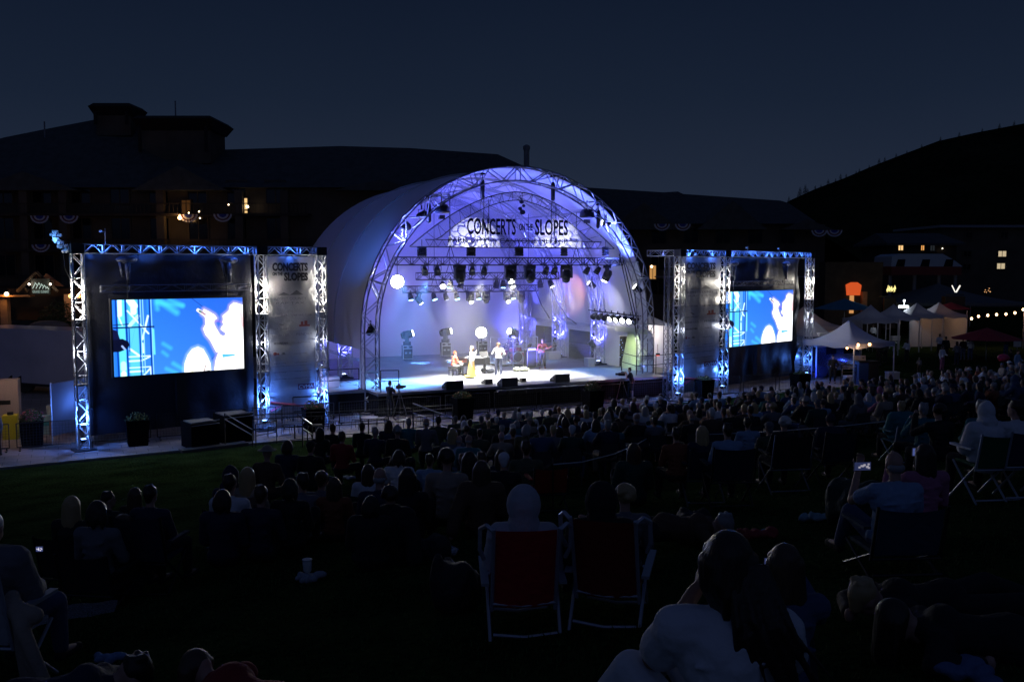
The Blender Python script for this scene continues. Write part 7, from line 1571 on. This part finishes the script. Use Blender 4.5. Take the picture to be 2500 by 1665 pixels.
L_(2201, 1020, 'chair', 'blond person wrapped in a pale teal blanket in a hooped chair', 'short', 'blond', 'teal', heavy=1.35, loose=.06, chair=('low hooped teal chair under the blanket', (.03, .12, .14), dict(back=.3, frame=FR_W)), dg=17); L_(2255, 1040, 'chair', 'person with a light teal jacket raising both hands beside the blanket', 'short', 'grey', 'teal', arms='mic', dg=14)
L_(2293, 1024, 'chair', 'woman with fluffy dark hair behind the large man with a phone', 'curly', 'dark brown', 'black', arms=('phone', 'lap'), dg=12.6); L_(2397, 1008, 'chair', 'grey-haired man in teal before the person in the white hoodie', 'short', 'grey', 'teal', dg=12.5)
L_(2409, 1033, 'chair', 'person in a white hoodie with the hood up in a green chair', 'hooded', 'white', 'white', heavy=1.2, loose=.04, chair=('green lawn chair with white legs under the white hoodie', (.0, .09, .035), dict(frame=FR_W, back=.38, seat=.45, rigid=True)), dg=10.8); L_(2481, 1011, 'chair', 'person with short dark hair and white top in a navy chair at the picture edge', 'short', 'dark brown', 'white', turn=.6, face=True, chair=('navy lawn chair with white legs at the picture edge', (.01, .02, .06), dict(frame=FR_W, back=.38, seat=.45, rigid=True)), dg=10.8)
p, r_ = L_(2183, 1101, 'low', 'large man in a light blue T-shirt filming with a raised phone', 'bald', 'grey', 'light blue', 'denim', ('phone', 'lap'), -.08, sleeve='short', heavy=1.35, hands=True, voxel=.011, skin=SKIN, chair=('low blue chair under the large man filming', (.02, .05, .08), dict(seat=.22, back=.38)), dg=7.3)
def phone(px, py, Y, bright, label, w=.15, h=.075, rz=.1):
    q = AY(px, py, Y); t = thing('phone', label, 'phone', q, rz); MB().box((0, .006, 0), (w, .009, h)).build('case', BLK, t); m = MB(); s_ = w / .15
    m.quad((-w * .46, -.0005, -h * .44), (w * .46, -.0005, -h * .44), (w * .46, -.0005, h * .44), (-w * .46, -.0005, h * .44)).build('screen', lit('phone screen', (.15, .2, .6), bright * .35), t)
    m = MB(); r = random.Random(int(px))
    for i in range(9): a, b = r.uniform(-.38, .30) * w, r.uniform(-.35, .15) * h; m.quad((a, -.002, b), (a + w * .12, -.002, b), (a + w * .12, -.002, b + h * .2), (a, -.002, b + h * .2))
    m.build('screen_picture', lit('phone picture', (.9, .85, 1), bright), t)
phone(2106, 1138, 7.35, .35, 'phone with a dim blue stage picture held up by the large man'); phone(2243, 1103, 8.6, 1.2, 'bright phone screen showing the stage, beside the large man', .13, .08); phone(2429, 957, 44, 1.5, 'tiny lit phone far away in the rows near the picture edge', .16, .2); phone(96, 1340, 6.4, .8, 'small lit phone in the lap beside the white-jacketed man', .05, .04)
p, r_ = L_(2262, 1085, 'low', 'woman with dark long hair close beside the large man, phone in hand', 'long', 'dark brown', 'pink', 'navy', ('phone', 'lap'), 0, dg=8.2)
# red beach chairs
def beach_chair(loc, rz, label, col):
    t = thing('beach_chair', label, 'beach chair', loc, rz); fab = cloth('chair ' + label[:10], col); w = .45; m = MB(); N = 9
    for j in range(11):
        z = .22 + .60 * j / 10; y = -.24 - .20 * j / 10
        for i in range(N + 1): f = i / N - .5; m.v.append((f * (w - .03), y - .03 * (1 - 4 * f * f) + .004 * math.sin(i * 3 + j), z))
    m.f = [(j * (N + 1) + i, j * (N + 1) + i + 1, (j + 1) * (N + 1) + i + 1, (j + 1) * (N + 1) + i) for j in range(10) for i in range(N)]; m.build('backrest', fab, t, True)
    m = MB(); m.v = []
    for j in range(6):
        for i in range(N + 1): f = i / N - .5; m.v.append((f * (w - .05), -.24 + .46 * j / 5, .22 - .02 * math.sin(j * .6) - .02 * (1 - 4 * f * f)))
    m.f = [(j * (N + 1) + i, j * (N + 1) + i + 1, (j + 1) * (N + 1) + i + 1, (j + 1) * (N + 1) + i) for j in range(5) for i in range(N)]; m.build('seat', fab, t, True)
    for s in (-1, 1):
        x = s * w / 2
        MB().tube((x, -.22, .18), (x, -.45, .80), .014).tube((x, -.45, .80), (x + s * .0, -.47, .84), .014).build('back_post', FR_W, t)
        m = MB(); m.path([(x, -.46, .82), (x + s * .05, -.44, .86), (x + s * .09, -.38, .82), (x + s * .09, -.34, .66), (x + s * .06, -.30, .58)], .016); m.build('side_loop', FR_W, t)
        MB().box((x + s * .05, -.06, .42), (.055, .46, .022), rx=.12).build('armrest', FR_W, t)
        MB().tube((x + s * .03, -.02, .42), (x + s * .02, -.40, .0), .013).build('leg', FR_W, t); MB().tube((x + s * .02, -.12, .42), (x, .24, .02), .013).build('leg', FR_W, t)
    for y, z in ((-.245, .24), (-.36, .06), (.22, .03)): MB().path([(-w / 2, y, z), (0, y - .02, z - .015), (w / 2, y, z)], .012).build('cross_bar', FR_W, t)
p, r_ = L_(1278, 1172, 'low', 'person in a pale grey hood in the brighter red beach chair', 'baggy', 'light grey', 'light grey', 'black', 'lap', -.22, loose=.03, voxel=.012, dg=6.6); beach_chair(p + V((-.02, 0, 0)), r_ + .08, 'bright red beach chair with white tube frame under the pale hood', (.50, .012, .02))
p, r_ = L_(1466, 1167, 'low', 'dark hooded person in the dull red beach chair', 'baggy', 'black', 'black', 'black', 'lap', -.18, loose=.03, voxel=.012, dg=6.6); beach_chair(p + V((.10, .05, 0)), r_ - .30, 'dull red beach chair with white frame under the dark hood', (.22, .014, .01))
L_(1527, 1184, 'ground', 'child with messy light hair and pale scarf beside the dark hooded person', 'curly', 'blond', 'grey', scale=.9, dg=8)
# the couple of young women close to the camera
p, sc = seat_at(1785, 1304, .925, 3.6)
person('ground', p, -.06, 'young woman in a white T-shirt with long dark hair, back turned, nearest the camera', 'bob', 'dark brown', 'white', 'white', ('hair', 'knees'), .05, 'short', .0095, hands=True, skin=SKIN2, seed=5, loose=.012, scale=sc,
       over=dict(knl=(-.33, .20, .33), knr=(-.16, .34, .38), anl=(-.50, .26, .09), anr=(-.40, .44, .09), toel=(-.58, .38, .06), toer=(-.48, .56, .06)))
p2, sc = seat_at(1925, 1333, .925, 4.45); person('ground', p2, .06, 'young woman in a dusty blue top with long brown hair beside the white T-shirt', 'straight', 'brown', 'denim', 'black', ('knees', 'phone'), .06, 'long', .012, seed=8, scale=sc)
phone(1877, 1372, p2.y + .25, .6, 'small glowing phone held between the two young women', .05, .05)
# hair ends over the white shirt
J = joints('ground', .05, 'lap'); m = MB(); r = random.Random(3)
for i in range(30):
    x = r.uniform(-.02, .24); c = J['head']; z0 = .02; L1 = r.uniform(.30, .50); a = c + V((x * .5, -.085, z0)); b = c + V((x * .8 + .02, -.15, -L1 * .5)); e = c + V((x * 1.3 + r.uniform(-.03, .08), -.165, -L1)); m.cap(a, b, .013, .012, 6).cap(b, e, .012, .003, 6)
me = blob(m, .0075, 2, 'hair'); me.materials.append(HAIRC['dark brown']); hb = bpy.data.objects.new('hair', me); COL.objects.link(hb); hb.parent = [o for o in bpy.data.objects if o.get('label', '').startswith('young woman in a white T-shirt')][0]
# lying people
def lying(px, py, label, hc, top, style='short', rz=0.0, h=.34, **k):
    p = on_lawn(px, py, h); J = dict(joints('ground', 0, 'lap')); q = lambda x, y, z: V((x, y, z))
    J.update(pelvis=q(0, .55, .11), waist=q(0, .40, .13), chest=q(0, .20, .15), neck=q(0, .07, .18), nk2=q(0, .03, .20), head=q(0, -.06, .22), shl=q(-.18, .13, .17), shr=q(.18, .13, .17), ell=q(-.30, .02, .10), elr=q(.32, .05, .10), wrl=q(-.10, -.10, .10), wrr=q(.26, .30, .1),
             hipl=q(-.09, .60, .1), hipr=q(.09, .60, .1), knl=q(-.14, .98, .17), knr=q(.16, 1.0, .13), anl=q(-.12, 1.32, .06), anr=q(.16, 1.38, .06), toel=q(-.12, 1.48, .1), toer=q(.18, 1.52, .1))
    parts = [('body', body_mesh(J, .015), SKIN), ('top', top_mesh(J, .016), CLOTHC[top]), ('trousers', trousers_mesh(J, .018), CLOTHC['black']), ('hair', hair_mesh(J, style, .015, 3), HAIRC[hc])]
    return place_person(parts, p, rz, label)
lying(2132, 1412, 'person with fair hair lying on one elbow on the dark grass', 'blond', 'black', rz=-1.3); lying(2215, 1466, 'dark-haired girl lying next to the fair-haired person', 'dark brown', 'black', 'long', rz=-1.7)
lying(1753, 1215, 'grey-haired man reclining on the lawn, head propped toward the stage', 'grey', 'brown', rz=1.2, h=.5); lying(500, 1612, 'person with brown hair lying at the bottom edge beside a red jacket', 'brown', 'red', 'long', rz=-2.1, h=.3); lying(300, 1622, 'person lying at the bottom edge under a blue and white jacket', 'black', 'navy', rz=1.9, h=.3)
# man at the picture edge in a white chair
p, r_ = L_(-22, 1250, 'chair', 'man in a pale grey jacket half outside the picture at the lodge side', 'short', 'white', 'grey', 'denim', 'lap', -.05, heavy=1.2, loose=.04, voxel=.014, dg=6.2); p_ = p
t = camp_chair(p, r_, 'white lawn chair with coats hanging from it at the picture edge', (.4, .4, .42), frame=FR_W, rigid=True); t = thing('draped_coat', 'long cream coat draped from the white chair to the grass', 'coat', p + V((.30, -.22, 0)), .3)
m = MB()
for i in range(5): m.cap((.02 * i - .05, -.04 * i, .72 - .04 * i), (.03 + .055 * i, -.07 * i - .03, .03), .05, .035, 8)
m.cap((-.1, 0, .66), (.1, -.12, .62), .07, .06); me = blob(m, .014, 2, 'coat'); me.materials.append(CLOTHC['beige']); link('cloth', me, t)
# clutter on the grass
def lump(px, py, label, name, cat_, col, r=(.25, .18, .06), n=9, rough=.7, seed=1, h=.03, Mt=None):
    p = on_lawn(px, py, h); t = thing(name, label, cat_, p, random.uniform(-.6, .6)); rr = random.Random(seed); m = MB()
    for i in range(n): m.ell((rr.uniform(-1, 1) * r[0] * .7, rr.uniform(-1, 1) * r[1] * .7, r[2] * rr.uniform(.3, .9)), (r[0] * rr.uniform(.25, .6), r[1] * rr.uniform(.25, .6), r[2] * rr.uniform(.4, .9)), 10, 6, Matrix.Rotation(rr.random() * 3, 3, 'Z'))
    me = blob(m, max(.010, min(r) * .22), 2, 'cloth'); me.materials.append(Mt or mat('lump ' + label[:14], col, rough, bump=.8, bscale=9)); link('folds', me, t); return t
FOIL = mat('crinkled plastic', (.5, .55, .65), .12, .6, bump=1.0, bscale=25)
lump(1068, 1267, 'crinkled clear plastic bag glinting on the grass beside the blanket', 'plastic_bag', 'bag', (.4, .4, .5), (.22, .14, .07), Mt=FOIL, seed=2); lump(1100, 1347, 'shiny plastic wrapper beside the pale-hooded person', 'plastic_wrapper', 'wrapper', (.4, .4, .5), (.17, .10, .06), Mt=FOIL, seed=4); lump(822, 1290, 'dark shiny jacket heap by the couple on the blanket', 'jacket_heap', 'jacket', (.03, .03, .04), (.22, .14, .07), rough=.2, seed=5)
lump(853, 1166, 'small bright crumpled items behind the bald man', 'crumpled_wrapper', 'wrapper', (.4, .4, .45), (.24, .12, .06), seed=6); lump(1070, 1228, 'flat pale blue cloth on the grass behind the tall woman', 'folded_cloth', 'cloth', (.35, .4, .55), (.28, .12, .03), seed=7); lump(555, 1340, 'pale sandal-like cloth on the grass behind the navy jacket woman', 'pale_cloth', 'cloth', (.4, .45, .5), (.2, .08, .04), seed=8)
lump(1030, 1300, 'dark rounded blanket bundle beside the fluffy-haired silhouette', 'blanket', 'blanket', (.015, .018, .02), (.42, .30, .22), h=.3, seed=9); lump(1240 - 120, 1370, 'dark backpack leaning by the bright red beach chair', 'backpack', 'backpack', (.02, .015, .018), (.22, .2, .30), h=.4, seed=10); lump(2090, 1180, 'dark green jacket heaped over a small chair beside the large man', 'jacket_heap', 'jacket', (.006, .03, .02), (.36, .26, .34), h=.45, seed=11)
lump(1990, 1265, 'pale blue towel edge under the dark green jacket heap', 'towel', 'towel', (.25, .38, .42), (.26, .10, .07), seed=12); lump(2234, 1285, 'white paper bag on the grass behind the large man', 'paper_bag', 'bag', (.4, .42, .48), (.14, .08, .10), h=.12, seed=13); lump(1850, 1305, 'red fabric bundle on the grass beyond the young women', 'red_bundle', 'bag', (.3, .02, .02), (.22, .12, .07), seed=14)
lump(2345, 1640, 'pale blue cloth at the bottom edge near the lying girl', 'blue_cloth', 'cloth', (.10, .16, .3), (.22, .12, .06), seed=15); lump(265, 1606, 'pale blue sleeve of a jacket lying at the bottom edge', 'jacket_sleeve', 'jacket', (.18, .3, .5), (.14, .06, .05), seed=16); lump(60, 1335, 'translucent bag held by the man at the picture edge', 'clear_bag', 'bag', (.4, .45, .6), (.10, .07, .08), h=.55, seed=17)
lump(1700, 1240, 'dark heap of bags beside the reclining grey-haired man', 'bag_heap', 'bag', (.012, .012, .014), (.3, .22, .25), h=.35, seed=18)
p = on_lawn(644, 1238, .36); t = thing('tote_bag', 'white tote bag with dark handles and a house emblem behind the boy in navy', 'bag', p, .05); MB().box((0, 0, .17), (.44, .14, .33), ry=-.06).build('bag_body', mat('canvas white', (.45, .45, .43), .8, bump=.3, bscale=10), t); m = MB()
m.path([(-.10, -.076, .30), (-.11, -.09, .18), (-.04, -.09, .05), (.04, -.09, .05), (.10, -.09, .18), (.09, -.076, .30)], .009).build('handle', BLK, t); MB().path([(-.045, -.078, .10), (-.045, -.078, .19), (0, -.078, .235), (.045, -.078, .19), (.045, -.078, .10), (-.045, -.078, .10)], .005).path([(.012, -.078, .18), (-.012, -.078, .18), (-.012, -.078, .13), (.012, -.078, .13)], .004).build('emblem', BLK, t)
p = on_lawn(750, 1370, .2); t = thing('plastic_cup', 'clear stemmed plastic cup standing on the grass', 'cup', p); MB().lathe([(.035, 0), (.035, .01), (.008, .02), (.008, .06), (.045, .10), (.052, .22), (.050, .22), (.040, .10)], 16).build('cup_body', mat('clear plastic', (.8, .85, .9), .1, alpha=.5), t, True); MB().lathe([(.053, .215), (.056, .22), (.053, .225)], 16).build('rim', FR_W, t)
lump(752, 1410, 'pair of grey sneakers lying beside the plastic cup', 'sneakers', 'shoes', (.3, .33, .38), (.17, .09, .06), seed=21)
p = on_lawn(160, 1500, .02); t = thing('woven_mat', 'patterned woven mat lying beside the draped coat', 'mat', p, .3); m = MB(); n = 18; m.v = [(x * .05, y * .04, .02 + .01 * math.sin(x) * math.cos(y)) for y in range(-7, 8) for x in range(-9, 10)]; k = 19
m.f = [(j * k + i, j * k + i + 1, (j + 1) * k + i + 1, (j + 1) * k + i) for j in range(14) for i in range(18)]; m.build('weave', mat('woven straw', (.2, .2, .22), .5, noise=.8, nscale=60, bump=1, bscale=60), t)
for px, py, lab, c in ((730, 1258, 'metal bottle lying on the grass beside the dark-haired child', (.6, .6, .65)), (800, 1256, 'dark bottle on the grass behind the bald man', (.1, .1, .12)), (1855, 1296, 'long bright stick lying beyond the young women', (.6, .6, .6))):
    p = on_lawn(px, py, .04); t = thing('bottle' if 'bottle' in lab else 'stick', lab, 'bottle' if 'bottle' in lab else 'stick', p, random.uniform(.3, 1)); MB().tube((-.13, 0, .035), (.09, 0, .035), .035 if 'bottle' in lab else .012, n=12).tube((.09, 0, .035), (.15, 0, .035), .014 if 'bottle' in lab else .01, n=8).build('shaft', mat('metal ' + lab[:8], c, .25, .8), t)
# orange-red empty chair, small red ottoman box, mid lawn
p = on_lawn(1335, 1125, .8); camp_chair(p, .2, 'empty orange-red camp chair at the rope end beside the broad man', (.35, .03, .01), back=.4, seat=.35)
# rope line on posts
RP = [(1350, 1134), (1420, 1128), (1500, 1108), (1560, 1082), (1592, 1063), (1700, 1062), (1790, 1058), (1905, 1052), (2060, 1040), (2200, 1024)]
t = thing('rope_line', 'thin pale rope strung across the lawn behind the audience rows', 'rope', (0, 0, 0)); Q = [on_lawn(a, b, .75) + V((0, 0, .75)) for a, b in RP]; MB().path(Q, .012, 5).build('rope', mat('pale rope', (.5, .5, .5), .7), t)
for i in (0, 4, 6, 9): q = Q[i]; MB().tube((q.x, q.y, q.z - .78), q + V((0, 0, .03)), .014).build('post', BLK, t)
t = thing('rope_line', 'thin pale rope sloping down from the terrace railing end', 'rope', (0, 0, 0)); Q = [on_lawn(a, b, .7) + V((0, 0, .7)) for a, b in ((1076, 1034), (1090, 1062), (1105, 1078))]; MB().path(Q, .014, 5).build('rope', mat('pale rope', (.5, .5, .5), .7), t); MB().tube(Q[-1], Q[-1] - V((0, 0, .7)), .014).build('post', BLK, t)
# cafe terrace: chairs, table, people behind the railing
def cafe_chair(p, rz, label):
    t = thing('cafe_chair', label, 'chair', p, rz, 'black metal cafe chairs on the terrace'); MB().lathe([(.21, .44), (.21, .46)], 16).build('seat', BLK, t); m = MB(); m.path([(.2 * math.cos(a), -.2 * abs(math.sin(a)) - .02, .62 + .22 * math.sin(a)) for a in [math.pi * i / 8 for i in range(9)]], .013)
    m.path([(.12 * math.cos(a), -.2, .66 + .12 * math.sin(a)) for a in [math.pi * i / 6 for i in range(7)]], .01).build('backrest', BLK, t)
    for a, b in ((-.15, -.15), (.15, -.15), (-.15, .15), (.15, .15)): MB().tube((a, b, .44), (a * 1.3, b * 1.3, 0), .011).build('leg', BLK, t)
tl = [('first', 665, 1066), ('second', 700, 1062), ('third', 738, 1056), ('fourth', 775, 1062), ('fifth', 815, 1052), ('sixth', 872, 1048), ('seventh', 930, 1045), ('eighth', 985, 1050), ('ninth', 1030, 1040)]
for w_, px, py in tl: q = P0(px, py); cafe_chair(q, random.uniform(-1.5, 1.5), '%s black cafe chair along the terrace railing from the booth' % w_)
for px, py, hr, hc, tp, lab in ((811, 1004, 'short', 'brown', 'black', 'person in black on the terrace below the stage wing'), (883, 1006, 'short', 'dark brown', 'black', 'person in black on the terrace at the front arch leg'), (948, 1002, 'long', 'brown', 'navy', 'person on the terrace just below the camera operator'), (997, 998, 'short', 'grey', 'teal', 'person in teal on the terrace under the sloping handrail'),
                            (834, 1039, 'short', 'brown', 'red', 'person in dark red close to the terrace railing'), (970, 1040, 'curly', 'grey', 'black', 'person with grey curls behind the terrace railing'), (757, 1058, 'cap', 'black', 'black', 'person in a black cap at the terrace table'), (700, 1052, 'bob', 'dark brown', 'navy', 'person in navy at the booth end of the terrace'), (1040, 1020, 'bald', 'grey', 'grey', 'bald man on the terrace below the piano'), (1105, 1046, 'long', 'blond', 'grey', 'blond woman where terrace and rows meet'), (780, 1016, 'long', 'black', 'black', 'long-haired person in black by the high terrace railing'), (915, 1030, 'short', 'grey', 'navy', 'grey-haired person in navy in the middle of the terrace'), (1070, 1000, 'short', 'dark brown', 'olive', 'person in olive under the piano-end planter'), (650, 1066, 'hat', 'beige', 'brown', 'person in a beige hat beside the booth')):
    lawnp(px, py, 'chair', lab, hr, hc, tp, voxel=.028)
for px, py, lab in ((720, 1075, 'round black cafe table near the booth end of the terrace'), (900, 1062, 'round black cafe table in the middle of the terrace')):
    q = P0(px, py); t = thing('cafe_table', lab, 'table', q); MB().lathe([(.38, .70), (.38, .73)], 20).build('table_top', mat('table steel', (.2, .2, .22), .3, .8), t); MB().tube((0, 0, 0), (0, 0, .7), .03).lathe([(.22, 0), (.2, .03)], 14).build('pedestal', BLK, t)
